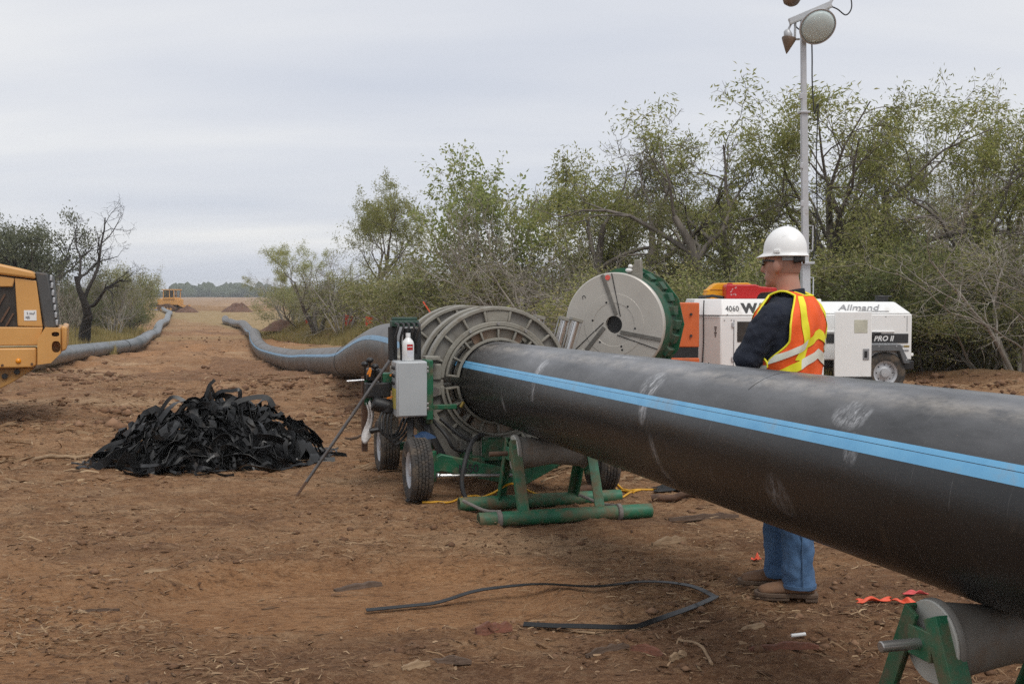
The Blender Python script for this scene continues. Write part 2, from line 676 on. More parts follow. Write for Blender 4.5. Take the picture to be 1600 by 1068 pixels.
def ruts(x, y):
    """wheel ruts with lug marks, running down the cleared strip"""
    h = np.zeros_like(x)
    for k, (x0, sl, w, dep, a) in enumerate(((-2.2, -0.27, 0.22, 0.050, 0.5), (-4.1, -0.27, 0.22, 0.055, 0.5), (-6.3, -0.33, 0.25, 0.05, 0.8), (-8.2, -0.33, 0.25, 0.055, 0.8), (-3.2, -0.20, 0.2, 0.04, 0.3))):
        xc = x0 + sl * (y - 9) + a * np.sin(y * 0.11 + k)
        d = (x - xc) / w
        lug = 0.65 + 0.35 * np.sin(y * 26 + 9 * d)
        h = h - dep * lug * np.exp(-d ** 4) + 0.5 * dep * np.exp(-((np.abs(d) - 1.45) / 0.4) ** 2)
    return h * sstep(8.5, 14, y) * (1 - sstep(70, 100, y)) * (0.4 + 0.6 * sstep(-0.5, 0.2, vnoise(x * 0.3, y * 0.2, 66)))


rid = lambda x, y, s: 1 - np.abs(vnoise(x, y, s))
ang = np.concatenate([np.linspace(-math.pi, -0.62, 60, endpoint=False), np.linspace(-0.62, 0.62, 520, endpoint=False),
                      np.linspace(0.62, math.pi, 60)])
rad = np.concatenate([rdist(30, 0.3, 2.4)[:-1], rdist(880, 2.4, 190)[:-1], rdist(60, 190, 6000)])
A, D = np.meshgrid(ang, rad)
GX, GY = np.sin(A) * D, np.cos(A) * D
GZ = gh(GX, GY)
near = 1 - sstep(8, 40, D)
mid = 1 - sstep(40, 120, D)
calm = np.clip(1 - sstep(0.55, 0.95, np.hypot((GX + 0.75) / 1.6, (GY - 5.75) / 0.95)), 0, 1)
calm = np.maximum(calm, 0.85 * (1 - sstep(0.4, 1.0, np.hypot((GX + 2.6) / 1.6, (GY - 4.6) / 0.6))))
k1 = 1 - 0.75 * calm
GZ = GZ + near * k1 * (clump_h(GX, GY) + 0.009 * np.abs(vnoise(GX * 27, GY * 31, 34)) + 0.006 * vnoise(GX * 49, GY * 53, 35))
GZ = GZ + ruts(GX, GY)
GZ = GZ + (mid - near * 0.7) * (0.13 * vnoise(GX * 0.9, GY * 0.7, 41) + 0.07 * vnoise(GX * 2.3, GY * 1.5, 42) + 0.04 * rid(GX * 4.1, GY * 2.6, 43) - 0.05) * sstep(12, 25, D)
NA, NR = len(ang), len(rad)
idx = np.arange(NA * NR).reshape(NR, NA)
Fq = np.stack([idx[:-1, :-1], idx[:-1, 1:], idx[1:, 1:], idx[1:, :-1]], -1).reshape(-1, 4)
ground = np_mesh('ground', np.stack([GX, GY, GZ], -1).reshape(-1, 3), Fq, ground_material(), smooth=True)
tag(ground, 'churned brown dirt and mulch of the cleared strip', None, None, 'structure')
gm = sstep(-0.6, 1.2, GX - bank_x(GY) + 1.0 * vnoise(GX * 0.5, GY * 0.3, 51)) * sstep(8, 17, GY)
gm = np.maximum(gm, sstep(-0.6, 1.5, bank_l(GY) - GX + 1.2 * vnoise(GX * 0.5, GY * 0.3, 52)))
gm = np.maximum(gm, 0.40 * sstep(80, 115, GY + 12 * vnoise(GX * 0.12, GY * 0.12, 53)))
gm = np.maximum(gm, 0.45 * sstep(0.15, 0.7, vnoise(GX * 0.22, GY * 0.13, 54)) * sstep(22, 40, GY))
bare = calm * 0.75
bare = np.maximum(bare, sstep(0.35, 0.75, vnoise(GX * 0.35, GY * 0.22, 61)) * 0.8 * (1 - sstep(90, 120, GY)))
bare = np.maximum(bare, 0.7 * sstep(0.2, 0.6, vnoise(GX * 0.5, GY * 0.25, 62)) * sstep(18, 30, GY) * (1 - sstep(70, 90, GY)))
dark = 0.8 * sstep(-0.15, 0.45, vnoise(GX * 0.23, GY * 0.16, 67) + 0.5 * vnoise(GX * 0.9, GY * 0.5, 68)) * sstep(12, 24, GY) * (1 - sstep(95, 125, GY))
dark = np.maximum(dark, 0.75 * sstep(-0.1, 0.5, vnoise(GX * 0.7, GY * 0.9, 69) + 0.5 * vnoise(GX * 2.3, GY * 3.1, 70) + 0.5 * np.clip((5.4 - GY) / 1.5, -1, 1) + 0.15 * np.clip(GX, -2, 2)) * (1 - sstep(8, 11, GY)))
for nm, arr in (('grass', gm), ('bare', bare * (1 - gm)), ('churned', dark * (1 - gm) * (1 - calm))):
    a_ = ground.data.attributes.new(nm, 'FLOAT', 'POINT')
    a_.data.foreach_set('value', arr.ravel().astype(np.float32))

# crop field and far trees
rngs = np.random.default_rng(5)
fy = np.concatenate([[172, 172.4], np.linspace(175, 300, 60), np.linspace(310, 1100, 60)])
fx = np.linspace(-420, 420, 500)
FX, FY = np.meshgrid(fx, fy)
FY = FY + 3 * vnoise(FX * 0.08, FX * 0, 71)
FZ = np.full_like(FX, -0.92) + 0.8 + 0.28 * vnoise(FX * 0.9, FY * 0.35, 72) + 0.15 * vnoise(FX * 2.3, FY * 0.9, 73)
FZ[0] = -1.05
ii = np.arange(FX.size).reshape(FX.shape)
M_field = pm('dry_crop', (0.36, 0.235, 0.14), (0.24, 0.15, 0.085), scale=0.35, rough=0.95, bump=0.8, bscale=2.0, stretch=(1, 0.25, 1))
fo = np_mesh('field', np.stack([FX, FY, FZ], -1).reshape(-1, 3),
             np.stack([ii[:-1, :-1], ii[:-1, 1:], ii[1:, 1:], ii[1:, :-1]], -1).reshape(-1, 4), M_field)
tag(fo, 'tan dry crop field beyond the cleared strip', None, None, 'structure')

ico = bmesh.new()
bmesh.ops.create_icosphere(ico, subdivisions=2, radius=1)
IV = np.array([v.co[:] for v in ico.verts])
IF = np.array([[v.index for v in f.verts] for f in ico.faces])
ico.free()


def blobs(name, cs, rs, mat, seed=0, jit=0.3):
    g = np.random.default_rng(seed)
    V, Fs = [], []
    for k, (c, r) in enumerate(zip(cs, rs)):
        j = 1 + g.uniform(-jit, jit, (len(IV), 1))
        V.append(IV * j * np.asarray(r) + np.asarray(c))
        Fs.append(IF + k * len(IV))
    return np_mesh(name, np.concatenate(V), np.concatenate(Fs), mat)


n_ = 900
bx = rngs.uniform(-460, 420, n_)
by = rngs.uniform(820, 960, n_)
bz = 2.6 + 1.6 * vnoise(bx * 0.02, bx * 0, 8) + rngs.uniform(-1, 1.6, n_)
M_far = pm('far_foliage', (0.07, 0.085, 0.04), (0.035, 0.045, 0.022), scale=0.2, rough=0.95)
tag(blobs('far_woodland', np.stack([bx, by, bz * 0.9 - 0.6], 1), np.stack([rngs.uniform(4, 8, n_), rngs.uniform(4, 7, n_), bz * 1.25], 1), M_far, 3),
    'low dark line of woods on the horizon behind the tan field', 'woods', None, 'stuff')

# ------------------------------------------------------------------ litter on the ground
def scatter_depth(n, y0, y1, xr=0.56, seed=0):
    g = np.random.default_rng(seed)
    y = np.exp(g.uniform(math.log(y0), math.log(y1), n))
    x = g.uniform(-xr, xr, n) * y
    return x, y, g


def zvis(x, y):
    d = np.hypot(x, y)
    nr = 1 - sstep(8, 40, d)
    cl = np.clip(1 - sstep(0.55, 0.95, np.hypot((x + 0.75) / 1.6, (y - 5.75) / 0.95)), 0, 1)
    return gh(x, y) + nr * (1 - 0.75 * cl) * (clump_h(x, y) + 0.003) + ruts(x, y)


def straw(name, n, y0, y1, lmin, lmax, w, mat, seed, lift=0.006, keep=None):
    x, y, g = scatter_depth(n, y0, y1, seed=seed)
    clump = vnoise(x * 1.1, y * 1.6, seed + 3) + 0.6 * vnoise(x * 3.3, y * 4.1, seed + 4)
    cl = 1 - sstep(0.5, 1.0, np.hypot((x + 0.75) / 1.6, (y - 5.75) / 0.95))
    ok = (clump + g.uniform(-0.45, 0.45, n) > 0.05) & (g.random(n) > cl * 0.93) & (x < bank_x(y)) & (x > bank_l(y))
    if keep is not None:
        ok &= keep(x, y)
    x, y = x[ok], y[ok]
    n = len(x)
    z = zvis(x, y) + g.exponential(lift, n) + 0.002
    a = g.normal(0.1, 0.9, n)
    L = g.uniform(lmin, lmax, n) * (0.5 + g.random(n))
    tilt = g.normal(0, 0.16, n)
    t = np.stack([np.cos(a), np.sin(a), tilt], 1) * L[:, None] / 2
    s = np.stack([-np.sin(a), np.cos(a), g.normal(0, 0.5, n)], 1) * (w * g.uniform(0.5, 1.6, n))[:, None] / 2
    c = np.stack([x, y, z], 1)
    bend = np.stack([g.normal(0, 0.12, n) * L, g.normal(0, 0.12, n) * L, g.uniform(0.0, 0.10, n) * L], 1)
    V = np.stack([c - t - s, c - t + s, c + bend + s, c + bend - s, c + t - s * 0.5, c + t + s * 0.5], 1).reshape(-1, 3)
    b = (np.arange(n) * 6)[:, None]
    Fc = np.concatenate([b + np.array([0, 3, 2, 1]), b + np.array([3, 4, 5, 2])])
    o = np_mesh(name, V, Fc, mat)
    return o


tag(straw('straw_litter', 60000, 2.4, 26, 0.02, 0.075, 0.0035, M_straw, 11), 'pale straw and shredded fibres strewn over the dirt', 'straw', None, 'stuff')
tag(straw('bark_litter', 26000, 2.4, 30, 0.014, 0.05, 0.008, M_chip, 12, 0.006), 'brown bark shreds strewn over the dirt', 'bark', None, 'stuff')


M_clod = leafmat('clod', (0.19, 0.105, 0.06), (0.12, 0.065, 0.037), (0.28, 0.165, 0.10), 0.0, 0.95)


def clods(name, n, y0, y1, seed, rmin, rmax, mat, stretch=(1.2, 1.2, 0.7), bias=None):
    x, y, g = scatter_depth(n, y0, y1, seed=seed)
    clump = vnoise(x * 0.9, y * 1.2, seed + 3) + (0 if bias is None else bias(x, y))
    cl = 1 - sstep(0.5, 1.0, np.hypot((x + 0.75) / 1.6, (y - 5.75) / 0.95))
    ok = (clump + g.uniform(-0.5, 0.5, n) > 0.1) & (g.random(n) > cl * 0.9) & (x < bank_x(y) + 1) & (x > bank_l(y) - 1)
    x, y = x[ok], y[ok]
    n = len(x)
    z = zvis(x, y)
    B = np.array([[1, 0, 0], [-1, 0, 0], [0, 1, 0], [0, -1, 0], [0, 0, 1], [0, 0, -1.]])
    BF = np.array([[0, 2, 4], [2, 1, 4], [1, 3, 4], [3, 0, 4], [2, 0, 5], [1, 2, 5], [3, 1, 5], [0, 3, 5]])
    r = rmin * (rmax / rmin) ** (g.random(n) ** 2)
    V = B[None] * g.uniform(0.6, 1.4, (n, 6, 1)) * r[:, None, None] * np.array(stretch)
    ca = g.uniform(0, 6.28, n)
    rot = np.stack([np.stack([np.cos(ca), -np.sin(ca)], 1), np.stack([np.sin(ca), np.cos(ca)], 1)], 1)
    V[:, :, :2] = np.einsum('nij,nkj->nki', rot, V[:, :, :2])
    V += np.stack([x, y, z + r * 0.15], 1)[:, None]
    Fc = (BF[None] + (np.arange(n) * 6)[:, None, None]).reshape(-1, 3)
    return np_mesh(name, V.reshape(-1, 3), Fc, mat)


tag(straw('coarse_litter', 30000, 9, 70, 0.07, 0.22, 0.013, M_straw, 13, 0.012), 'coarse straw and root shreds strewn over the distant dirt', 'straw', None, 'stuff')
tag(clods('earth_lumps', 14000, 13, 110, 23, 0.02, 0.10, M_clod), 'lumps of churned earth along the far cleared strip', 'earth lumps', None, 'stuff')
tag(clods('wood_splinters', 3600, 2.4, 12, 27, 0.004, 0.017, M_chip, (3.2, 0.7, 0.45), lambda x, y: 0.3 * np.clip((5.4 - y) / 2, -1, 1) + 0.1 * np.clip(x, -2, 2)), 'reddish brown wood splinters and bark strewn over the foreground', 'wood splinters', None, 'stuff')
tag(clods('pale_splinters', 1100, 2.4, 14, 29, 0.004, 0.014, M_straw, (3.6, 0.6, 0.4)), 'pale split wood slivers strewn over the foreground', 'wood slivers', None, 'stuff')
tag(clods('dirt_clods', 9000, 2.4, 60, 21, 0.006, 0.03, M_clod), 'small brown dirt clods scattered on the ground', 'dirt clods', None, 'stuff')

# ------------------------------------------------------------------ trees
def grow(g, p, d, L, r, lev, P, br, tw):
    n = P['seg'][lev]
    pts, rr = [p], [r]
    for i in range(n):
        d = d + g.normal(0, P['wig'][lev], 3)
        d[2] += P['trop'][lev]
        d = d / np.linalg.norm(d)
        p = p + d * (L / n)
        pts.append(p)
        rr.append(r * (1 - 0.72 * (i + 1) / n))
    br.append((pts, rr, lev))
    if lev >= P['levels'] - P.get('leaflev', 1):
        tw.append((np.array(pts), lev))
    if lev == P['levels']:
        return
    k = P['kids'][lev]
    for j in range(k):
        t = P['t0'][lev] + (1 - P['t0'][lev]) * (j + g.random()) / k
        q = min(int(t * n), n - 1)
        f = t * n - q
        pos = pts[q] * (1 - f) + pts[q + 1] * f
        rad_ = rr[q] * (1 - f) + rr[q + 1] * f
        dd = pts[q + 1] - pts[q]
        dd = dd / np.linalg.norm(dd)
        pr = np.cross(dd, g.normal(0, 1, 3))
        pr = pr / np.linalg.norm(pr)
        if lev == 0 and pr[2] < 0:
            pr[2] *= 0.3
        an = R(P['ang'][lev] + g.normal(0, 11))
        nd = dd * math.cos(an) + pr * math.sin(an)
        grow(g, pos, nd, L * P['lr'][lev] * (1.15 - 0.5 * t) * g.uniform(0.7, 1.25), max(rad_ * P['rr'], 0.004), lev + 1, P, br, tw)


def leaves_mesh(name, pos, dirs, g, l, w, droop=0.0):
    n = len(pos)
    d = dirs + g.normal(0, 0.7, (n, 3))
    d[:, 2] -= droop
    d /= np.linalg.norm(d, axis=1)[:, None] + 1e-9
    s = np.cross(d, g.normal(0, 1, (n, 3)))
    s /= np.linalg.norm(s, axis=1)[:, None] + 1e-9
    L = (l * g.uniform(0.6, 1.3, n))[:, None]
    Wd = (w * g.uniform(0.6, 1.3, n))[:, None]
    nn = np.cross(d, s) * (0.12 * L)
    V = np.stack([pos, pos + d * L * 0.45 + s * Wd / 2 + nn, pos + d * L, pos + d * L * 0.45 - s * Wd / 2 + nn], 1).reshape(-1, 3)
    Fc = np.arange(n * 4).reshape(-1, 4)
    return V, Fc


def raw_mesh(name, V, Fc, mat, smooth=False):
    o = np_mesh(name, V, Fc, mat, None, smooth)
    me = o.data
    bpy.data.objects.remove(o)
    return me


def make_tree(name, seed, P, lm, bmt):
    """returns (trunk mesh, crown mesh or None, height)"""
    g = np.random.default_rng(seed)
    br, tw = [], []
    for s in range(P['stems']):
        a = 2 * math.pi * (s + g.uniform(-0.3, 0.3)) / P['stems'] + seed
        ln = P['lean'] * g.uniform(0.5, 1.3)
        d = np.array([math.cos(a) * ln, math.sin(a) * ln, 1.0])
        d /= np.linalg.norm(d)
        p = np.array([math.cos(a), math.sin(a), 0]) * 0.06 * (P['stems'] > 1)
        p[2] = -0.15
        grow(g, p, d, P['L'] * g.uniform(0.8, 1.1), P['r'], 0, P, br, tw)
    mb = MB()
    for pts, rr, lev in br:
        mb.tube(pts, rr, (8, 6, 5, 3, 3)[min(lev, 4)], caps=False)
    V = np.array(mb.v)
    H = V[:, 2].max()
    q = np.array([f for f in mb.f if len(f) == 4])
    tm = raw_mesh(name + '_wood', V, q, bmt, True)
    cm = None
    if lm is not None:
        A_, B_ = [], []
        for pts, lev in tw:
            A_.append(pts[:-1])
            B_.append(pts[1:])
        A_, B_ = np.concatenate(A_), np.concatenate(B_)
        # patchy foliage: some sprays are bare
        c = (A_ + B_) / 2
        patch = vnoise(c[:, 0] * 1.3 + c[:, 2] * 0.7, c[:, 1] * 1.3 + c[:, 2] * 0.9, seed + 7)
        hgt = c[:, 2] / H
        wgt = np.clip(0.25 + 0.9 * sstep(P.get('lo', 0.3), P.get('lo', 0.3) + 0.3, hgt), 0, 1) * (patch > P.get('gap', -0.55))
        wgt = wgt / wgt.sum()
        k = g.choice(len(A_), P['leaves'], p=wgt)
        t = g.random((len(k), 1))
        pos = A_[k] * (1 - t) + B_[k] * t + g.normal(0, P['spread'], (len(k), 3))
        dr = B_[k] - A_[k]
        dr /= np.linalg.norm(dr, axis=1)[:, None] + 1e-9
        Vl, Fl = leaves_mesh(name, pos, dr, g, P['ll'], P['lw'], P.get('droop', 0.3))
        H = max(H, Vl[:, 2].max())
        cm = raw_mesh(name + '_leaves', Vl, Fl, lm)
    return tm, cm, H


MESQ = dict(levels=4, stems=3, lean=0.45, L=2.6, r=0.13, seg=[6, 6, 5, 4, 3], wig=[0.16, 0.2, 0.22, 0.25, 0.25], trop=[0.06, 0.02, -0.03, -0.05, -0.08],
            kids=[4, 5, 5, 4], t0=[0.45, 0.3, 0.25, 0.2], ang=[42, 45, 48, 50], lr=[0.85, 0.62, 0.6, 0.55], rr=0.62, leaves=13000, ll=0.075, lw=0.019, spread=0.07, droop=0.5, lo=0.25, gap=-0.2)
SHRUB = dict(levels=3, stems=7, lean=0.75, L=1.9, r=0.035, seg=[6, 5, 4, 3], wig=[0.15, 0.2, 0.25, 0.3], trop=[0.03, 0.02, 0, 0],
             kids=[6, 5, 4], t0=[0.2, 0.2, 0.2], ang=[42, 48, 50], lr=[0.55, 0.6, 0.6], rr=0.6, leaves=13000, ll=0.062, lw=0.026, spread=0.08, droop=0.2, lo=-0.2)
BARE = dict(levels=3, stems=8, lean=0.6, L=2.2, r=0.03, seg=[7, 6, 4, 3], wig=[0.14, 0.2, 0.25, 0.3], trop=[0.04, 0.02, 0.0, 0],
            kids=[6, 5, 5], t0=[0.25, 0.2, 0.2], ang=[35, 42, 45], lr=[0.6, 0.6, 0.55], rr=0.6, leaves=1800, ll=0.05, lw=0.022, spread=0.05, lo=0.2)
BROAD = dict(levels=3, stems=6, lean=0.32, L=2.9, r=0.045, seg=[8, 6, 5, 3], wig=[0.08, 0.13, 0.18, 0.25], trop=[0.05, 0.06, 0.05, 0],
             kids=[7, 6, 5], t0=[0.35, 0.25, 0.2], ang=[30, 35, 42], lr=[0.55, 0.55, 0.55], rr=0.6, leaves=6500, ll=0.085, lw=0.045, spread=0.06, droop=0.3, lo=0.35, gap=-0.25)
EVER = dict(levels=3, stems=3, lean=0.5, L=2.4, r=0.11, seg=[6, 6, 5, 3], wig=[0.14, 0.2, 0.25, 0.3], trop=[0.05, 0.02, 0, 0],
            kids=[8, 7, 6], t0=[0.3, 0.2, 0.2], ang=[48, 50, 50], lr=[0.65, 0.55, 0.5], rr=0.55, leaves=15000, ll=0.07, lw=0.035, spread=0.09, droop=0.1, lo=0.15)
DEAD = dict(levels=4, stems=1, lean=0.22, L=2.2, r=0.16, seg=[6, 7, 6, 5, 4], wig=[0.13, 0.22, 0.28, 0.3, 0.3], trop=[0.05, 0.08, 0.04, 0, 0],
            kids=[4, 5, 5, 4], t0=[0.55, 0.3, 0.2, 0.2], ang=[38, 42, 46, 50], lr=[1.05, 0.6, 0.5, 0.5], rr=0.6, leaves=1)
TALL = dict(MESQ, stems=2, lean=0.10, L=3.4, r=0.12, kids=[6, 5, 5, 4], trop=[0.1, 0.06, 0.02, -0.01, -0.04], t0=[0.55, 0.35, 0.25, 0.2], leaves=19000, lo=0.45, ll=0.10, lw=0.026, gap=-0.5)

PROTO = {}
for nm, P, lm, bmt, seeds in (('mesquite', MESQ, M_leafmesq, M_bark, (1, 2, 3)), ('olive', dict(MESQ, leaves=15000, lo=0.1), M_leafolive, M_barkpale, (4, 5)),
                              ('shrub', SHRUB, M_leafdark, M_bark, (6, 7)), ('oshrub', SHRUB, M_leafolive, M_barkpale, (8, 9)),
                              ('bare', BARE, M_leafolive, M_barkpale, (10, 11)), ('broad', BROAD, M_leafbroad, M_barkpale, (12,)),
                              ('ever', EVER, M_leafgrey, M_barkdark, (13,)), ('dead', DEAD, None, M_barkdark, (17,)), ('tall', TALL, M_leafmesq, M_bark, (15,))):
    PROTO[nm] = [make_tree(nm + str(s), s, P, lm, bmt) for s in seeds]


def tree(kind, var, px, Y, top, name, label, group, rz=0.0, wide=1.0, cat='tree', base=None):
    """a tree of the given kind standing at picture column px and distance Y, its top as high as picture row top"""
    tm, cm, H = PROTO[kind][var % len(PROTO[kind])]
    b = at(px, 480, Y)
    gz = float(gh(b.x, b.y))
    h = EYE + (HOR - top) / F * Y - gz
    s = h / H
    e = empty(name, (b.x, b.y, gz), rz, label, cat, group, (s * wide, s * wide, s))
    link_mesh('trunk', tm, None, e)
    if cm is not None:
        link_mesh('crown', cm, None, e)
    return e


GR, GM, GL = 'trees along the right edge', 'trees at the middle distance', 'trees on the left edge'
T = tree
# right thicket, front row
T('broad', 0, 765, 29, 208, 'slender_tree', 'slender many-stemmed tree with sparse bright leaves above the fusion machine', GR, 0.4, 0.95)
T('bare', 0, 845, 26, 330, 'bare_shrub', 'grey twiggy nearly leafless shrub just right of the slender tree', GR, 1.0, 1.2, 'shrub')
T('bare', 1, 905, 24, 385, 'bare_shrub', 'pale bare shrub directly behind the grey facing disc', GR, 2.0, 1.1, 'shrub')
T('mesquite', 0, 985, 29, 172, 'mesquite_tree', 'feathery olive mesquite tree rising above the grey facing disc', GR, 0.3, 1.0)
T('mesquite', 1, 1150, 26, 116, 'mesquite_tree', 'broad mesquite tree with a dark leaning trunk left of the light mast', GR, 3.9, 1.05)
T('mesquite', 2, 1318, 26, 88, 'mesquite_tree', 'tallest mesquite tree, its crown just right of the light mast', GR, 1.3, 0.95)
T('olive', 0, 1440, 27, 205, 'mesquite_tree', 'thin-topped mesquite tree behind the light tower trailer', GR, 2.2, 0.9)
T('mesquite', 0, 1585, 25, 150, 'mesquite_tree', 'mesquite tree cut by the right picture edge', GR, 4.6, 0.95)
T('bare', 0, 1500, 30, 128, 'bare_shrub', 'tall wispy bare treetop against the sky near the right edge', GR, 4.0, 0.55)
T('bare', 1, 1600, 20.5, 290, 'bare_shrub', 'pale bare branches reaching in from the right picture edge', GR, 0.5, 1.5, 'shrub')
T('olive', 1, 1075, 28, 285, 'mesquite_tree', 'low olive mesquite tree filling the gap behind the red can', GR, 5.1, 1.1)
T('olive', 0, 890, 33, 290, 'mesquite_tree', 'olive mesquite tree behind the twiggy grey shrub', GR, 0.9, 0.9)
T('oshrub', 0, 1000, 23.5, 395, 'olive_shrub', 'olive shrub right behind the grey facing disc', GR, 0.2, 1.3, 'shrub')
T('shrub', 0, 1150, 22, 392, 'green_shrub', 'dark green shrub behind the yellow case and red can', GR, 0.7, 1.3, 'shrub')
T('shrub', 1, 1335, 22.5, 345, 'green_shrub', 'dark green shrub rising behind the light tower hood', GR, 1.9, 1.4, 'shrub')
T('oshrub', 1, 1250, 24, 360, 'olive_shrub', 'olive shrub behind the white hard hat', GR, 2.7, 1.3, 'shrub')
T('shrub', 0, 1450, 22, 400, 'green_shrub', 'dark green shrub just right of the light tower trailer', GR, 3.3, 1.35, 'shrub')
T('oshrub', 0, 1540, 21.5, 440, 'olive_shrub', 'olive shrub low at the dirt bank near the right edge', GR, 4.1, 1.3, 'shrub')
T('shrub', 1, 1610, 22.5, 380, 'green_shrub', 'dark green shrub cut by the right picture edge', GR, 5.3, 1.3, 'shrub')
T('oshrub', 1, 1420, 24.5, 335, 'olive_shrub', 'tall olive shrub above the light tower trailer', GR, 0.1, 1.2, 'shrub')
T('olive', 1, 1210, 33, 290, 'mesquite_tree', 'second-row mesquite tree showing through left of the mast', GR, 1.0, 1.0)
T('olive', 0, 1530, 33, 300, 'mesquite_tree', 'second-row mesquite tree near the right edge', GR, 2.8, 1.1)
T('olive', 1, 1390, 36, 285, 'mesquite_tree', 'second-row mesquite tree right of the tallest crown', GR, 3.6, 1.0)
T('oshrub', 0, 800, 31, 350, 'olive_shrub', 'olive shrub at the foot of the slender tree', GR, 1.1, 1.3, 'shrub')
T('oshrub', 1, 720, 33, 395, 'olive_shrub', 'olive shrub left of the slender tree, behind the clamp rings', GR, 5.0, 1.3, 'shrub')
# middle
T('tall', 0, 588, 57, 268, 'mesquite_tree', 'tall open mesquite tree standing alone above the far pipe', GM, 5.4, 0.85)
T('mesquite', 1, 497, 64, 368, 'mesquite_tree', 'crooked low mesquite tree left of the tall open one', GM, 2.0, 0.85)
T('olive', 0, 455, 76, 418, 'mesquite_tree', 'small leaning tree at the end of the right-hand tree line', GM, 5.2, 0.95)
T('bare', 0, 535, 60, 400, 'bare_shrub', 'grey bare shrub between the tall tree and the crooked one', GM, 0.9, 1.3, 'shrub')
T('olive', 1, 650, 52, 395, 'mesquite_tree', 'olive mesquite tree just right of the tall open tree', GM, 3.0, 0.9)
T('oshrub', 1, 690, 44, 402, 'olive_shrub', 'rounded olive shrub above the black hydraulic cylinders', GM, 4.4, 1.4, 'shrub')
T('shrub', 0, 655, 47, 438, 'green_shrub', 'bright green low shrub behind the orange stake', GM, 2.6, 1.4, 'shrub')
T('oshrub', 0, 560, 62, 425, 'olive_shrub', 'olive shrub at the foot of the tall open tree', GM, 1.6, 1.5, 'shrub')
T('oshrub', 1, 470, 70, 440, 'olive_shrub', 'low olive shrub beneath the crooked tree', GM, 0.6, 1.7, 'shrub')
T('bare', 1, 715, 40, 375, 'bare_shrub', 'wispy bare shrub left of the slender tree', GM, 3.9, 1.0, 'shrub')
# left
T('ever', 0, 45, 60, 305, 'oak_tree', 'dense grey-green evergreen tree above the yellow loader', GL, 0.5, 0.85)
T('dead', 0, 128, 50, 304, 'dead_tree', 'bare black dead tree behind the yellow loader', GL, 0.9, 1.15)
T('ever', 0, -50, 60, 350, 'oak_tree', 'grey-green evergreen tree at the left picture edge', GL, 2.4, 1.1)
T('oshrub', 0, 200, 78, 402, 'olive_shrub', 'rounded olive bush left of the distant bulldozer', GL, 1.3, 0.52, 'shrub')
T('oshrub', 1, 165, 68, 412, 'olive_shrub', 'olive bush behind the dead tree', GL, 3.7, 0.9, 'shrub')
T('bare', 0, 176, 66, 400, 'bare_shrub', 'grey twiggy bush right of the dead tree', GL, 1.9, 0.8, 'shrub')
T('shrub', 1, 95, 58, 440, 'green_shrub', 'dark bush under the dead tree beside the loader', GL, 0.3, 1.3, 'shrub')
T('shrub', 0, 200, 73, 455, 'green_shrub', 'low dark green bush at the foot of the left tree line', GL, 4.9, 0.9, 'shrub')
T('shrub', 0, 20, 62, 420, 'green_shrub', 'dark bush behind the loader hood', GL, 3.1, 1.5, 'shrub')

# dense undergrowth behind the named trees
def thicket(name, n, ntw, f_x, y0, y1, depth, hmax, seed, mat, label, sgn=1):
    g = np.random.default_rng(seed)
    y = np.exp(g.uniform(math.log(y0), math.log(y1), n))
    dd = g.random(n) ** 0.8 * depth
    x = f_x(y) + sgn * (0.6 + dd)
    hm = hmax * (0.35 + 0.65 * np.clip(dd / 3.5, 0, 1)) * (0.72 + 0.5 * vnoise(x * 0.45, y * 0.45, seed) + 0.2 * vnoise(x * 1.4, y * 1.4, seed + 1))
    z = gh(x, y) + g.random(n) ** 0.7 * np.clip(hm, 0.3, None)
    cl = vnoise(x * 1.1 + z, y * 1.1 + z * 1.7, seed + 2)
    ok = cl + g.uniform(-0.6, 0.6, n) > -0.1
    pos = np.stack([x, y, z], 1)[ok]
    dr = g.normal(0, 1, pos.shape)
    V, Fc = leaves_mesh(name, pos, dr, g, 0.115, 0.042, 0.2)
    o = np_mesh(name, V, Fc, mat)
    tag(o, label, 'undergrowth', None, 'stuff')
    m = ntw
    y = np.exp(g.uniform(math.log(y0), math.log(y1), m))
    x = f_x(y) + sgn * (0.3 + g.random(m) ** 1.4 * depth * 0.7)
    b = np.stack([x, y, gh(x, y)], 1)
    dirv = np.stack([g.normal(0, 0.6, m), g.normal(0, 0.6, m), g.uniform(0.3, 1.2, m)], 1)
    L = g.uniform(0.5, 2.4, m)[:, None]
    st = b + np.stack([g.normal(0, 0.3, m), g.normal(0, 0.3, m), g.random(m) * 1.6], 1)
    r = g.uniform(0.004, 0.014, m)[:, None]
    mid_ = st + dirv * L * 0.5 + g.normal(0, 0.12, (m, 3)) * L
    end = st + dirv * L * 0.9 + g.normal(0, 0.3, (m, 3)) * L * 0.6
    tri = np.array([[1, 0, 0], [-0.5, 0.87, 0], [-0.5, -0.87, 0]])
    V = np.concatenate([(st[:, None] + tri * r[:, None]), (mid_[:, None] + tri * r[:, None] * 0.7), (end[:, None] + tri * r[:, None] * 0.25)], 1).reshape(-1, 3)
    q = np.array([[0, 1, 4, 3], [1, 2, 5, 4], [2, 0, 3, 5], [3, 4, 7, 6], [4, 5, 8, 7], [5, 3, 6, 8]])
    Fc = (q[None] + (np.arange(m) * 9)[:, None, None]).reshape(-1, 4)
    o = np_mesh(name.replace('undergrowth', 'brushwood'), V, Fc, M_twig)
    tag(o, label.replace('green undergrowth', 'tangled grey dead brushwood'), 'brushwood', None, 'stuff')


thicket('undergrowth', 75000, 9000, lambda y: bank_x(y) + 1.7, 17, 85, 7.0, 3.4, 81, M_leafolive, 'green undergrowth filling the thicket along the right edge')
thicket('undergrowth', 36000, 1500, lambda y: bank_l(y) - 0.8, 46, 78, 6.0, 3.0, 91, M_leafgrey, 'green undergrowth filling the thicket along the left edge', -1)


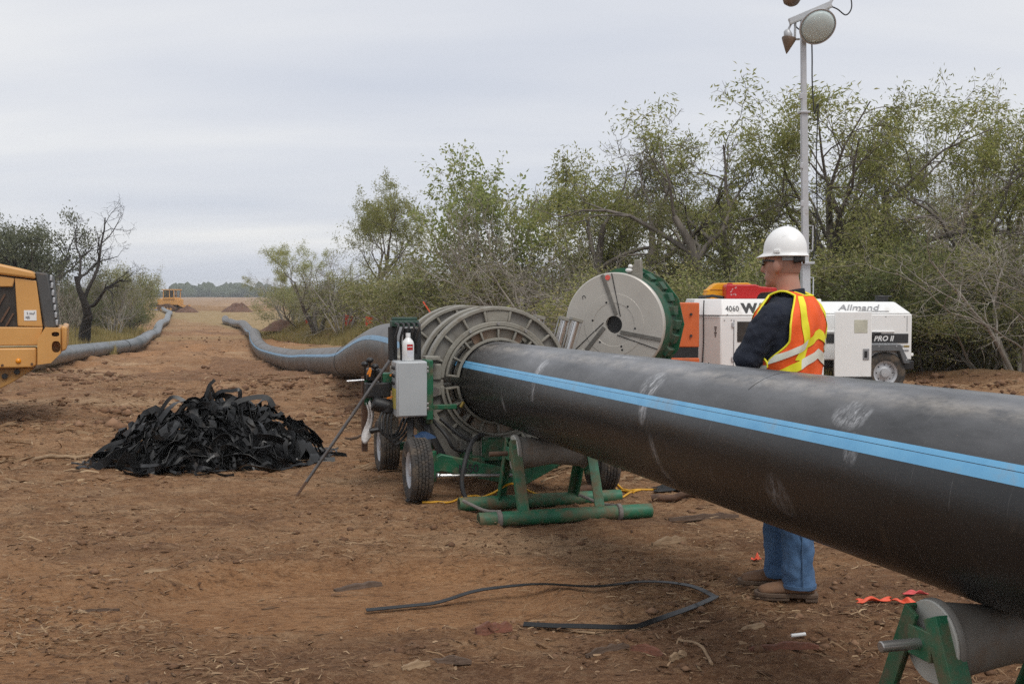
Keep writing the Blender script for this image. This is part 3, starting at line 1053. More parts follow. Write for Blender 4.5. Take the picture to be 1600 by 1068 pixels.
def grass(name, n, fx_, y0, y1, d0, d1, seed, label):
    g = np.random.default_rng(seed)
    y = np.exp(g.uniform(math.log(y0), math.log(y1), n))
    x = fx_(y) + g.uniform(d0, d1, n)
    ok = vnoise(x * 0.6, y * 0.4, seed) + g.uniform(-0.5, 0.5, n) > -0.05
    x, y = x[ok], y[ok]
    n = len(x)
    h = g.uniform(0.15, 0.65, n) * (0.8 + 0.5 * vnoise(x * 0.5, y * 0.5, seed + 1))
    b = np.stack([x, y, gh(x, y) - 0.02], 1)
    tip = b + np.stack([g.normal(0, 0.12, n), g.normal(0, 0.12, n), h], 1)
    w = np.stack([g.uniform(0.006, 0.014, n), g.normal(0, 0.006, n), np.zeros(n)], 1) * (1 + y / 60)[:, None]
    V = np.stack([b - w, b + w, tip], 1).reshape(-1, 3)
    o = np_mesh(name, V, np.arange(n * 3).reshape(-1, 3), M_grass)
    tag(o, label, 'grass', None, 'stuff')


grass('dry_grass', 130000, bank_x, 22, 76, -2.0, 2.6, 95, 'dry yellow grass fringing the right thicket')
grass('dry_grass', 26000, bank_l, 46, 84, -2.0, 1.2, 96, 'dry yellow grass fringing the left trees')

# ------------------------------------------------------------------ object materials
M_green = pm('green_paint', (0.012, 0.125, 0.056), (0.008, 0.08, 0.037), rough=0.5, dirt=0.6, dirtcol=(0.13, 0.085, 0.05), dscale=9)
M_greenrust = pm('worn_green_paint', (0.02, 0.15, 0.075), (0.015, 0.10, 0.052), rough=0.5, dirt=0.75, dirtcol=(0.17, 0.10, 0.055), dscale=7)
M_cast = pm('grey_casting', (0.27, 0.255, 0.215), (0.20, 0.187, 0.157), rough=0.5, dirt=0.45, dirtcol=(0.16, 0.13, 0.095), dscale=8, bump=0.15, bscale=40)
M_castdark = pm('grey_casting_web', (0.22, 0.21, 0.185), (0.15, 0.14, 0.125), rough=0.55, dirt=0.4, dirtcol=(0.09, 0.075, 0.055), dscale=5)
M_insert = pm('worn_clamp_insert', (0.25, 0.225, 0.185), (0.28, 0.16, 0.09), scale=7, rough=0.5, dirt=0.2)
M_cab = pm('cabinet_grey', (0.42, 0.44, 0.45), (0.38, 0.40, 0.41), scale=3, rough=0.4, dirt=0.1)
M_steel = pm('steel', (0.45, 0.44, 0.42), (0.33, 0.32, 0.31), rough=0.35, metal=0.8, dirt=0.2)
M_chrome = pm('bright_steel', (0.62, 0.61, 0.6), (0.5, 0.5, 0.5), rough=0.22, metal=0.9)
M_galv = pm('galvanised_steel', (0.50, 0.51, 0.53), (0.42, 0.43, 0.45), scale=4, rough=0.45, metal=0.25, dirt=0.1)
M_rust = pm('rusty_steel', (0.14, 0.075, 0.045), (0.075, 0.045, 0.03), scale=14, rough=0.85, bump=0.3)
M_black = pm('black_plastic', (0.018, 0.018, 0.019), (0.012, 0.012, 0.013), rough=0.45, dirt=0.1, dirtcol=(0.08, 0.06, 0.045))
M_hose = pm('black_rubber', (0.03, 0.03, 0.031), (0.02, 0.02, 0.02), rough=0.6, dirt=0.25, dirtcol=(0.10, 0.075, 0.055))
M_orange = pm('orange_plastic', (0.75, 0.24, 0.02), rough=0.5)
M_whitep = pm('white_plastic', (0.78, 0.78, 0.77), (0.72, 0.72, 0.71), rough=0.35)
M_white = pm('white_paint', (0.83, 0.83, 0.82), (0.78, 0.78, 0.765), scale=1.2, rough=0.35, dirt=0.12, dirtcol=(0.45, 0.40, 0.34), dscale=2)
M_offwhite = pm('old_white_paint', (0.66, 0.65, 0.62), (0.58, 0.57, 0.54), scale=1.5, rough=0.45, dirt=0.15, dirtcol=(0.47, 0.455, 0.42), dscale=3)
M_red = pm('red_plastic', (0.50, 0.012, 0.012), (0.42, 0.01, 0.01), rough=0.35, dirt=0.1)
M_yellow = pm('yellow_plastic', (0.80, 0.36, 0.01), (0.72, 0.31, 0.01), rough=0.4)
M_cat = pm('yellow_machine_paint', (0.60, 0.315, 0.095), (0.54, 0.275, 0.08), scale=1.6, rough=0.42, dirt=0.12, dirtcol=(0.36, 0.23, 0.11), dscale=2.5)
M_darkwin = pm('dark_opening', (0.05, 0.04, 0.032), (0.02, 0.017, 0.015), scale=7, rough=0.4)
M_orangepaint = pm('orange_machine_paint', (0.62, 0.13, 0.03), (0.55, 0.11, 0.025), rough=0.5, dirt=0.2)
M_flag = pm('orange_tape', (0.80, 0.11, 0.045), (0.70, 0.09, 0.035), rough=0.55)
M_cord = pm('yellow_cord', (0.68, 0.36, 0.02), (0.55, 0.28, 0.02), rough=0.55)
M_ink = pm('dark_ink', (0.03, 0.03, 0.032), rough=0.6)
M_greyink = pm('grey_ink', (0.30, 0.30, 0.31), rough=0.6)
M_blue = pm('blue_plastic', (0.012, 0.04, 0.10), rough=0.5)
M_disc = pm('facer_plate', (0.50, 0.475, 0.43), (0.44, 0.415, 0.375), scale=3, rough=0.38, metal=0.15, dirt=0.12, dirtcol=(0.33, 0.30, 0.26))
M_strip = pm('black_plastic_shaving', (0.009, 0.0092, 0.0095), (0.006, 0.006, 0.0062), scale=5, rough=0.36, spec=0.35, dirt=0.08, dirtcol=(0.07, 0.055, 0.045))
M_rag = pm('white_rag', (0.70, 0.68, 0.66), (0.55, 0.53, 0.51), rough=0.9, bump=0.4, bscale=30)
M_brass = pm('brass', (0.45, 0.34, 0.10), rough=0.35, metal=0.7)
M_stripe = pm('blue_stripe', (0.18, 0.49, 0.77), (0.13, 0.41, 0.69), scale=6, rough=0.42, dirt=0.22, dirtcol=(0.30, 0.36, 0.42), dscale=3)
M_bead = pm('weld_bead', (0.02, 0.02, 0.02), rough=0.5)
M_mound = pm('spoil_earth', (0.16, 0.085, 0.055), (0.09, 0.05, 0.035), scale=1.5, rough=0.95, bump=0.8, bscale=6)


def tyre_mat():
    m = pm('tyre_rubber', (0.055, 0.05, 0.045), (0.035, 0.032, 0.03), rough=0.85, dirt=0.6, dirtcol=(0.17, 0.125, 0.085), dscale=8)
    return m


M_tyre = tyre_mat()


def pipe_material(scuffs, name):
    """black polyethylene; object y runs along the pipe"""
    m = bpy.data.materials.new(name)
    m.use_nodes = True
    t = m.node_tree
    b = t.nodes['Principled BSDF']
    tc_ = N(t, 'ShaderNodeTexCoord')
    sp = N(t, 'ShaderNodeSeparateXYZ')
    t.links.new(tc_.outputs['Object'], sp.inputs[0])

    def mth(op, a, bb=None, c=None):
        n = N(t, 'ShaderNodeMath', operation=op)
        for i, v in enumerate((a, bb, c)):
            if v is None:
                continue
            if isinstance(v, (int, float)):
                n.inputs[i].default_value = v
            else:
                t.links.new(v, n.inputs[i])
        return n.outputs[0]
    x, y, z = sp.outputs
    an = mth('ARCTAN2', z, x)
    cy = N(t, 'ShaderNodeCombineXYZ')
    t.links.new(mth('MULTIPLY', an, 0.325), cy.inputs[0])
    t.links.new(y, cy.inputs[1])

    def nse(scale, st, det=6.0, rough=0.65, rz=0):
        mp_ = N(t, 'ShaderNodeMapping')
        mp_.inputs['Scale'].default_value = st
        mp_.inputs['Rotation'].default_value = (0, 0, rz)
        t.links.new(cy.outputs[0], mp_.inputs[0])
        n = N(t, 'ShaderNodeTexNoise')
        n.inputs['Scale'].default_value = scale
        n.inputs['Detail'].default_value = det
        n.inputs['Roughness'].default_value = rough
        t.links.new(mp_.outputs[0], n.inputs['Vector'])
        return n.outputs['Fac']

    def rg(s, a, bb, lo=0.0, hi=1.0):
        r = N(t, 'ShaderNodeMapRange')
        for k, v in (('From Min', a), ('From Max', bb), ('To Min', lo), ('To Max', hi)):
            r.inputs[k].default_value = v
        t.links.new(s, r.inputs['Value'])
        return r.outputs[0]

    def mix(f, a, bb):
        n = N(t, 'ShaderNodeMix', data_type='RGBA')
        t.links.new(f, n.inputs['Factor'])
        for k, v in (('A', a), ('B', bb)):
            if isinstance(v, tuple):
                n.inputs[k].default_value = (*v, 1)
            else:
                t.links.new(v, n.inputs[k])
        return n.outputs['Result']
    c = mix(rg(nse(3, (1, 0.4, 1)), 0.3, 0.7), (0.010, 0.0102, 0.0105), (0.016, 0.016, 0.016))
    # hoop scratches and rub marks
    hoop = mth('MULTIPLY', rg(nse(26, (0.05, 1, 1), 4, 0.7), 0.60, 0.72), rg(nse(2.2, (1, 0.6, 1), 3), 0.48, 0.62))
    c = mix(mth('MULTIPLY', hoop, 0.4), c, (0.14, 0.135, 0.13))
    # lengthwise scuffs
    ln = mth('MULTIPLY', rg(nse(60, (1, 0.03, 1), 3, 0.7), 0.62, 0.75), rg(nse(1.7, (1, 1, 1), 4), 0.5, 0.65))
    c = mix(mth('MULTIPLY', ln, 0.3), c, (0.16, 0.155, 0.15))
    # mud, mostly rubbed on low on the flank
    low = rg(an, -1.2, -2.9) if False else None
    mud = rg(nse(2.6, (0.6, 1.6, 1), 9, 0.75), 0.60, 0.74)
    c = mix(mth('MULTIPLY', mud, 0.36), c, (0.115, 0.075, 0.047))
    spk = mth('MULTIPLY', rg(nse(150, (1, 1, 1), 2, 0.5), 0.70, 0.74), rg(nse(2.1, (1, 1, 1), 5), 0.45, 0.6))
    c = mix(mth('MULTIPLY', spk, 0.7), c, (0.30, 0.22, 0.15))
    scr = mth('MULTIPLY', rg(nse(90, (0.035, 1.2, 1), 3, 0.6, R(8)), 0.66, 0.70), rg(nse(3.1, (1, 1, 1), 4), 0.47, 0.6))
    c = mix(mth('MULTIPLY', scr, 0.6), c, (0.30, 0.29, 0.28))
    # walked-on dusty track along the crown of the pipe
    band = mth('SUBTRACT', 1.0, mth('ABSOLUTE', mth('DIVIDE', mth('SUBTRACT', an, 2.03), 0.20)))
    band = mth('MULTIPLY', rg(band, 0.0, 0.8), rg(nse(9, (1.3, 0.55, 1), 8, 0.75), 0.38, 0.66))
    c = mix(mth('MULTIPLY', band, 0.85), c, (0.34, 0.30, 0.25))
    dust_sheen = mth('MULTIPLY', rg(z, 0.12, 0.32), rg(nse(5, (1, 0.3, 1), 9, 0.7), 0.3, 0.75))  # dust on the upper side, strengthened to paint in the pale sheen there
    c = mix(mth('MULTIPLY', dust_sheen, 0.75), c, (0.29, 0.29, 0.30))
    # white rub marks where slings held the pipe
    tot = None
    for (y0, a0, sy, sa, amp) in scuffs:
        sk = mth('ADD', mth('SUBTRACT', y, y0), mth('MULTIPLY', mth('SUBTRACT', an, a0), 0.09))
        d2 = mth('ADD', mth('POWER', mth('ABSOLUTE', mth('DIVIDE', sk, sy)), 2.0), mth('POWER', mth('ABSOLUTE', mth('DIVIDE', mth('SUBTRACT', an, a0), sa)), 2.0))
        g_ = mth('MULTIPLY', rg(d2, 1.0, 0.0), amp)
        tot = g_ if tot is None else mth('MAXIMUM', tot, g_)
    if tot is not None:
        st = rg(nse(34, (0.30, 1.0, 1), 10, 0.85, R(-20)), 0.44, 0.58)
        st = mth('MULTIPLY', st, rg(nse(9, (0.8, 1.0, 1), 9, 0.75), 0.40, 0.56))
        c = mix(mth('MULTIPLY', tot, st), c, (0.70, 0.71, 0.73))
    t.links.new(c, b.inputs['Base Color'])
    t.links.new(rg(nse(4, (1, 0.5, 1), 6), 0.3, 0.7, 0.27, 0.40), b.inputs['Roughness'])
    bp = N(t, 'ShaderNodeBump')
    bp.inputs['Strength'].default_value = 0.12
    bp.inputs['Distance'].default_value = 0.01
    t.links.new(nse(12, (1, 0.4, 1), 5), bp.inputs['Height'])
    t.links.new(bp.outputs[0], b.inputs['Normal'])
    return m


# ------------------------------------------------------------------ the pipe being fused
PR = 0.325
AX0 = Vector((0.0695, 8.5, 0.8504))
AXD = Vector((0.28406, -1.0, 0.01363))          # towards the camera, per metre of y


def axis_at(Y):
    return AX0 + AXD * (8.5 - Y)


def frame(o, y_dir):
    y = Vector(y_dir).normalized()
    x = y.cross(Vector((0, 0, 1))).normalized()
    z = x.cross(y)
    return Matrix(((x.x, y.x, z.x, o.x), (x.y, y.y, z.y, o.y), (x.z, y.z, z.z, o.z), (0, 0, 0, 1)))


JY = 9.75                                        # where the two ends meet inside the machine
PF = frame(axis_at(JY), -AXD)
scf = []
for (py_, a0, sy, sa, amp) in ((7.25, 2.42, 0.10, 0.26, 1.0), (5.5, 2.40, 0.13, 0.30, 1.0), (5.46, 2.78, 0.06, 0.30, 0.8), (3.85, 2.36, 0.12, 0.22, 1.0), (4.6, 2.0, 0.05, 0.2, 0.7),
                               (3.75, 2.75, 0.05, 0.2, 0.7), (7.2, 3.0, 0.05, 0.4, 0.55), (5.3, -2.7, 0.05, 0.5, 0.4), (4.2, -2.8, 0.1, 0.3, 0.3), (6.3, 1.75, 0.3, 0.1, 0.5), (7.9, -2.9, 0.04, 0.3, 0.5)):
    scf.append((-(JY - py_) * 1.0396, a0, sy, sa, amp))


def arcpatch(r, a0, a1, na, y0, y1, ny):
    mb = MB()
    mb.grid(lambda u, v: (r * math.cos(R(a0 + (a1 - a0) * u)), y0 + (y1 - y0) * v, r * math.sin(R(a0 + (a1 - a0) * u))), na, ny)
    return mb


pl = (JY - 0.9) * 1.0396
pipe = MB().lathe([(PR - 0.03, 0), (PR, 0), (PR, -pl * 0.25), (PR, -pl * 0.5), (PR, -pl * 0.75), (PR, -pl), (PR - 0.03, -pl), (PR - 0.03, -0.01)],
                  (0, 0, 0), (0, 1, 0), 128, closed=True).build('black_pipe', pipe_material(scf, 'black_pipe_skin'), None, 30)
pipe.matrix_world = PF
tag(pipe, 'thick black pipe with one blue stripe, running past the worker to the right edge', 'pipe')
arcpatch(PR + 0.0012, 148.2, 151.6, 5, 0, -pl, 24).build('stripe', M_stripe, pipe, 180, fix=False)
arcpatch(PR + 0.0012, 152.0, 158.6, 7, 0, -pl, 24).build('stripe', M_stripe, pipe, 180, fix=False)
# a fine print line and saw joint on the far crown
MB().sector(PR, PR + 0.0012, 75, 128, -(JY - 4.62) * 1.0396, -(JY - 4.6225) * 1.0396, n=24).build('seam', M_bead, pipe, 40)


def sweep(name, path, r, a0, a1, n, mat, parent=None, closed=True, rr=None):
    P = [Vector(p) for p in path]
    m = len(P)
    vs_ = []
    for i in range(m):
        t_ = (P[min(i + 1, m - 1)] - P[max(i - 1, 0)]).normalized()
        s = t_.cross(Vector((0, 0, 1))).normalized()
        u = s.cross(t_)
        for k in range(n):
            a = R(a0 + (a1 - a0) * k / (n if closed else n - 1))
            vs_.append(P[i] + (s * math.cos(a) + u * math.sin(a)) * (r if rr is None else rr[i]))
    fs = []
    for i in range(m - 1):
        for k in range(n if closed else n - 1):
            k2 = (k + 1) % n
            fs.append((i * n + k, i * n + k2, (i + 1) * n + k2, (i + 1) * n + k))
    if closed:
        fs += [tuple(reversed(range(n))), tuple(range((m - 1) * n, m * n))]
    mb = MB()
    mb.add(vs_, fs)
    return mb.build(name, mat, parent, 50, fix=closed)


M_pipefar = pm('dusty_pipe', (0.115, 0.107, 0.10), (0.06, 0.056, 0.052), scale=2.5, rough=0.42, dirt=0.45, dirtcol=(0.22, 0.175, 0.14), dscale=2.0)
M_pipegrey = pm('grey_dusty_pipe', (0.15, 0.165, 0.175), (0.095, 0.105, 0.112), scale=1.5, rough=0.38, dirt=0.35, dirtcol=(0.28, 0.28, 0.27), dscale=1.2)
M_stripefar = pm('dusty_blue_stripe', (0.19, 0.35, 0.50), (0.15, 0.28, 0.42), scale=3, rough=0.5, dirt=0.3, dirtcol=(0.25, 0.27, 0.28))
# rear pipe: level in the machine, sagging to the ground, snaking away
kp = [axis_at(9.85), axis_at(11.2), axis_at(12.6)]
kp[2].z = 0.88
for (px, Y) in ((606, 14.2), (572, 17.5), (545, 21.5), (515, 24.6), (490, 27.3), (465, 31), (434, 37.5), (412, 45)):
    p = at(px, 500, Y)
    zz = {14.2: 0.86, 17.5: 0.60}.get(Y)
    kp.append(Vector((p.x, p.y, zz if zz else float(gh(p.x, p.y)) + PR - 0.02)))
for (px, Y, up) in ((400.5, 54, 0), (397, 64, 0.15), (391, 75, 0), (380, 86, 0.1), (369, 94, 0.0), (360, 99, 0.0), (353.5, 102, 0.0), (352, 106, 0.12)):
    p = at(px, 500, Y)
    kp.append(Vector((p.x, p.y, float(gh(p.x, p.y)) + PR - 0.03 + up)))
rp_ = spline(kp, 190)
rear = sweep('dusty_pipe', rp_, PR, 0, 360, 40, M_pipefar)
tag(rear, 'long dusty grey-black pipe snaking away behind the fusion machine', 'pipe')
for a0, a1 in ((147.5, 158.5),):
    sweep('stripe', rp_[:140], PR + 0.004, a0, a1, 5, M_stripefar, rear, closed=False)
for (Yb) in (21.0, 32.0, 45.0, 49.0):
    k = min(range(len(rp_)), key=lambda i: abs(rp_[i].y - Yb))
    t_ = (rp_[k + 1] - rp_[k - 1]).normalized()
    MB().lathe([(PR + 0.001, -0.02), (PR + 0.018, -0.012), (PR + 0.018, 0.012), (PR + 0.001, 0.02)], rp_[k], t_, 40).build('weld_bead', M_bead, rear, 40)
# a joint with pale scraped look on the far length; left pipe
kl = []
for (px, py, up) in ((-60, 612, 0), (40, 582, 0), (110, 565, 0), (160, 556, 0.0), (205, 549, 0.0), (222, 545, 0.1), (233, 533, 0.05), (244, 526, 0), (250, 514, 0.12), (260, 505.5, 0.0), (263, 498, 0.14), (266, 492, 0), (259, 489, 0), (254.5, 486.5, 0.15)):
    p = grd(px, py)
    kl.append(Vector((p.x, p.y, p.z + 0.31 - 0.02 + up)))
lp_ = spline(kl, 110)
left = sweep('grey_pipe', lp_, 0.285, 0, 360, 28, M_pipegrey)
tag(left, 'long grey pipe snaking from behind the yellow loader to the distant bulldozer', 'pipe')
for fr in (0.2, 0.29, 0.38, 0.5):
    k = int(fr * 109)
    t_ = (lp_[k + 1] - lp_[k - 1]).normalized()
    MB().lathe([(0.286, -0.02), (0.300, -0.012), (0.300, 0.012), (0.286, 0.02)], lp_[k], t_, 28).build('weld_bead', M_bead, left, 40)

# ------------------------------------------------------------------ wheels
def wheel(parent, c, r, w, mat_rim, axis=(1, 0, 0), name='wheel', out=-1, holes=8):
    """tyre with moulded tread blocks, rim child; out = side of the dished face along axis"""
    ax = Vector(axis).normalized()
    c = Vector(c)
    h = w / 2
    prof = [(r * 0.60, -h * 0.85), (r * 0.80, -h * 1.0), (r * 0.93, -h * 0.95), (r * 0.985, -h * 0.78)]
    for k in range(5):                 # ribs and grooves
        a = -h * 0.74 + k * h * 1.48 / 5
        b = a + h * 1.48 / 5
        g_ = h * 0.06
        prof += [(r, a + g_), (r, b - g_), (r * 0.965, b - g_ * 0.9), (r * 0.965, b + g_ * 0.9)] if k < 4 else [(r, a + g_), (r, b - g_)]
    prof += [(r * 0.985, h * 0.78), (r * 0.93, h * 0.95), (r * 0.80, h * 1.0), (r * 0.60, h * 0.85)]
    ty = MB().lathe(prof, c, ax, 48, closed=True).build(name, M_tyre, parent, 35)
    mb = MB()
    s = ax.orthogonal().normalized()
    u = ax.cross(s)
    for k in range(44):
        a = 2 * math.pi * k / 44
        for q in range(5):
            zz = -h * 0.74 + (q + 0.5) * h * 1.48 / 5
            aa = a + (0.07 if q % 2 else 0)
            rd = s * math.cos(aa) + u * math.sin(aa)
            tg = ax.cross(rd)
            p = c + rd * (r * 1.0) + ax * zz
            mb.bar(p - tg * r * 0.045, p + tg * r * 0.045, h * 0.22, r * 0.03, rd)
    mb.build('tread', M_tyre, ty, 0)
    o = out
    rim = MB().lathe([(0.001, -h * 0.5 * o), (r * 0.61, -h * 0.5 * o), (r * 0.61, h * 0.8 * o), (r * 0.58, h * 0.75 * o), (r * 0.50, h * 0.6 * o), (r * 0.47, h * 0.25 * o), (r * 0.34, h * 0.30 * o), (r * 0.24, h * 0.45 * o), (r * 0.20, h * 0.75 * o), (0.001, h * 0.78 * o)],
                     c, ax, 32).build('rim', mat_rim, ty, 35)
    mb = MB()
    for k in range(holes):
        a = 2 * math.pi * k / holes
        rd = s * math.cos(a) + u * math.sin(a)
        p = c + rd * r * 0.40 + ax * (h * 0.275 * o)
        mb.cyl(p, p + ax * (o * h * 0.03), r * 0.035, n=8)
    mb.build('rim_hole', M_black, rim, 0)
    tag(bpy.data.objects[rim.name])
    return ty


# ------------------------------------------------------------------ fusion machine
MO = axis_at(9.2)
ZC = MO.z
MRZ = math.atan2(0.28406, 1.0)
fm = empty('fusion_machine', (MO.x, MO.y, 0), MRZ, 'green and grey wheeled pipe fusion machine with big round clamp jaws', 'machine')


def clampring(y, lower=True, front=False, up0=4, up1=176):
    # upper jaw: outer rim, inner rim, web and radial ribs
    th = 0.10
    mb = MB()
    mb.sector(0.585, 0.617, up0, up1, y - th / 2, y + th / 2, (0, ZC), 48)
    mb.sector(0.455, 0.495, up0, up1, y - th / 2, y + th / 2, (0, ZC), 48)
    for a in (up0 + 1, 20, 40, 60, 79, 101, 120, 140, 160, up1 - 1):
        mb.sector(0.494, 0.586, a - 1.1, a + 1.1, y - th / 2 + 0.004, y + th / 2 - 0.004, (0, ZC), 2)
    mb.sector(0.494, 0.586, 80, 100, y - th / 2 + 0.012, y + th / 2 - 0.012, (0, ZC), 8)
    j = mb.build('upper_jaw', M_cast, fm, 40, 0.006)
    MB().sector(0.494, 0.586, up0, up1, y - 0.012, y + 0.012, (0, ZC), 40).build('jaw_web', M_castdark, j, 40)
    if lower:
        mb = MB()
        mb.sector(0.575, 0.61, 186, 354, y - th / 2, y + th / 2, (0, ZC), 40)
        mb.sector(0.455, 0.49, 184, 356, y - th / 2, y + th / 2, (0, ZC), 40)
        for a in (186, 205, 225, 245, 270, 295, 315, 335, 354):
            mb.sector(0.489, 0.576, a - 1.4, a + 1.4, y - th / 2 + 0.004, y + th / 2 - 0.004, (0, ZC), 2)
        mb.prism([(-0.60, ZC - 0.14), (-0.46, ZC - 0.10), (-0.46, ZC + 0.02), (-0.64, ZC + 0.02), (-0.66, ZC - 0.06)], (0, y - 0.045, 0), (1, 0, 0), (0, 0, 1), (0, 0.09, 0))
        mb.prism([(0.60, ZC - 0.14), (0.46, ZC - 0.10), (0.46, ZC + 0.02), (0.64, ZC + 0.02), (0.66, ZC - 0.06)], (0, y - 0.045, 0), (1, 0, 0), (0, 0, 1), (0, 0.09, 0))
        l = mb.build('lower_jaw', M_cast, fm, 40, 0.006)
        MB().sector(0.489, 0.576, 186, 354, y - 0.01, y + 0.01, (0, ZC), 40).build('jaw_web', M_castdark, l, 40)
    # pivot blocks at the joint line
    for s in (-1, 1):
        b = MB().box((s * 0.565, y, ZC + 0.085), (0.17, 0.13, 0.13)).box((s * 0.64, y, ZC - 0.02), (0.05, 0.11, 0.14)).build('pivot_block', M_cast, fm, 40, 0.008)
        MB().cyl((s * 0.585, y - 0.085, ZC - 0.06), (s * 0.585, y + 0.085, ZC - 0.06), 0.028, n=16).build('pivot_pin', M_steel, b, 40)
    # split insert ring that grips the pipe
    for a0, a1, nm in ((6, 174, 'upper'), (186, 354, 'lower')):
        mb = MB()
        t2 = 0.055
        mb.sector(0.335, 0.358, a0, a1, y - t2 - 0.02, y + t2, (0, ZC), 40)
        mb.sector(0.432, 0.452, a0, a1, y - t2 - 0.02, y + t2, (0, ZC), 40)
        for i in range(9):
            a = a0 + 1.2 + (a1 - a0 - 2.4) * i / 8
            mb.sector(0.357, 0.433, a - 1.2, a + 1.2, y - t2 - 0.016, y + t2, (0, ZC), 2)
        ins = mb.build('clamp_insert', M_cast, fm, 40, 0.004)
        if nm == 'upper':
            MB().sector(0.357, 0.433, 58, 122, y - 0.02, y + 0.02, (0, ZC), 16).build('insert_web', M_insert, ins, 40)
        else:
            MB().sector(0.357, 0.433, 238, 302, y - 0.02, y + 0.02, (0, ZC), 16).build('insert_web', M_insert, ins, 40)


for yy, fr in ((0.0, True), (0.30, False), (1.02, False), (1.32, False)):
    clampring(yy, True, fr)
# clamp eye bolts on top of the front ring
for a, y in ((90, -0.055), (60, -0.055), (120, -0.055)):
    MB().cyl((0.475 * math.cos(R(a)), y, ZC + 0.475 * math.sin(R(a))), (0.475 * math.cos(R(a)), y - 0.012, ZC + 0.475 * math.sin(R(a))), 0.012, n=8).build('bolt', M_steel, fm, 40)
# guide rods and cylinders joining the jaws
for s in (-1, 1):
    MB().cyl((s * 0.57, -0.25, ZC - 0.06), (s * 0.57, 1.55, ZC - 0.06), 0.034, n=20).build('guide_rod', M_chrome, fm, 40)
    MB().cyl((s * 0.57, 0.42, ZC - 0.06), (s * 0.57, 0.9, ZC - 0.06), 0.062, n=24).build('thrust_cylinder', M_green, fm, 40)
# hydraulic clamp cylinders folded out at the right of the jaws
for k, (x, y, lx) in enumerate(((0.60, 0.0, 0.10), (0.60, 0.30, 0.10), (0.60, 1.02, 0.09), (0.60, 1.32, 0.09))):
    a, b = Vector((x, y, ZC + 0.16)), Vector((x + lx, y, ZC + 0.50))
    c_ = MB().cyl(a, b, 0.034, n=16).build('clamp_cylinder', M_chrome, fm, 40)
    d_ = (b - a).normalized()
    MB().box(tuple(b), (0.10, 0.09, 0.03), (0, math.atan2(lx, 0.34), 0)).build('cylinder_head', M_cast, c_, 40, 0.004)
    MB().box(tuple(a), (0.10, 0.09, 0.04), (0, math.atan2(lx, 0.34), 0)).build('cylinder_foot', M_cast, c_, 40, 0.004)
    mb = MB()
    for q in (-1, 1):
        for w_ in (-1, 1):
            o_ = Vector((q * 0.042, w_ * 0.036, 0))
            mb.cyl(a + o_, b + o_, 0.006, n=8)
    mb.build('tie_bolt', M_steel, c_, 40)
MB().prism([(0.52, ZC + 0.06), (0.70, ZC + 0.06), (0.80, ZC + 0.2), (0.74, ZC + 0.26), (0.60, ZC + 0.18)], (0, -0.08, 0), (1, 0, 0), (0, 0, 1), (0, 0.05, 0)).build('clevis_plate', M_cast, fm, 40, 0.006)
# chassis
mb = MB()
for s in (-1, 1):
    mb.box((s * 0.30, 0.55, 0.235), (0.09, 2.3, 0.11))
for y in (-0.35, 0.3, 1.0, 1.6):
    mb.box((0, y, 0.231), (0.60, 0.08, 0.09))
mb.build('chassis', M_green, fm, 40, 0.006)
mb = MB()
mb.prism([(-0.70, 0.31), (-0.62, 0.345), (-0.05, 0.20), (0.05, 0.20), (0.36, 0.355), (0.50, 0.345), (0.60, 0.31), (0.60, 0.21), (0.36, 0.235), (0.06, 0.085), (-0.06, 0.085), (-0.62, 0.215), (-0.70, 0.20)],
         (0, -0.70, 0), (1, 0, 0), (0, 0, 1), (0, 0.07, 0))
ax_ = mb.build('front_axle', M_green, fm, 40, 0.006)
for x0, tx in ((-0.50, '1650'), (0.33, '1650')):
    text_part(tx, 0.085, M_ink, ax_, (x0, -0.7025, 0.235 if x0 > 0 else 0.20), (R(90), 0, 0), shear=0.0, offset=0.002)
for a, b in (((-0.66, -0.76, 0.19), (0.02, -0.76, 0.17)), ((-0.02, -0.74, 0.25), (0.56, -0.76, 0.285))):
    r_ = MB().cyl(a, b, 0.014, n=12).build('tie_rod', M_steel, fm, 40)
    av, bv = Vector(a), Vector(b)
    e0 = av if a[0] < -0.3 else bv
    d0 = (bv - av).normalized() * (1 if a[0] < -0.3 else -1)
    MB().cyl(e0, e0 + d0 * 0.10, 0.019, n=12).ball(e0, 0.026, 10, 8).build('rod_end', M_chrome, r_, 40)
mb = MB()
for x, s in ((-0.70, -1), (0.58, 1)):
    mb.cyl((x, -0.68, 0.14), (x, -0.68, 0.37), 0.045, n=16)
    mb.cyl((x, -0.68, 0.235), (x + s * 0.09, -0.68, 0.235), 0.03, n=12)
mb.build('steering_knuckle', M_green, fm, 40, 0.004)
MB().bar((-0.74, 0.75, 0.22), (0.62, 0.75, 0.22), 0.07, 0.07).build('rear_axle', M_green, fm, 40, 0.005)
for x, y, o_ in ((-0.80, -0.68, -1), (0.68, -0.68, 1), (-0.80, 0.75, -1), (0.68, 0.75, 1)):
    wheel(fm, (x, y, 0.235), 0.235, 0.17, M_galv, out=o_)
# saddle carrying the lower jaws
mb = MB()
for y in (-0.02, 0.32, 1.0, 1.34):
    mb.sector(0.605, 0.66, 215, 325, y - 0.03, y + 0.03, (0, ZC), 20)
mb.box((-0.33, 0.6, 0.32), (0.06, 1.6, 0.10))
mb.box((0.33, 0.6, 0.32), (0.06, 1.6, 0.10))
mb.build('saddle', M_castdark, fm, 40, 0.005)
MB().prism([(-0.70, ZC - 0.20), (-0.52, ZC - 0.30), (-0.20, 0.20), (-0.42, 0.20), (-0.75, ZC - 0.32)], (0, -0.12, 0), (1, 0, 0), (0, 0, 1), (0, 0.08, 0)).build('side_bracket', M_castdark, fm, 40, 0.006)
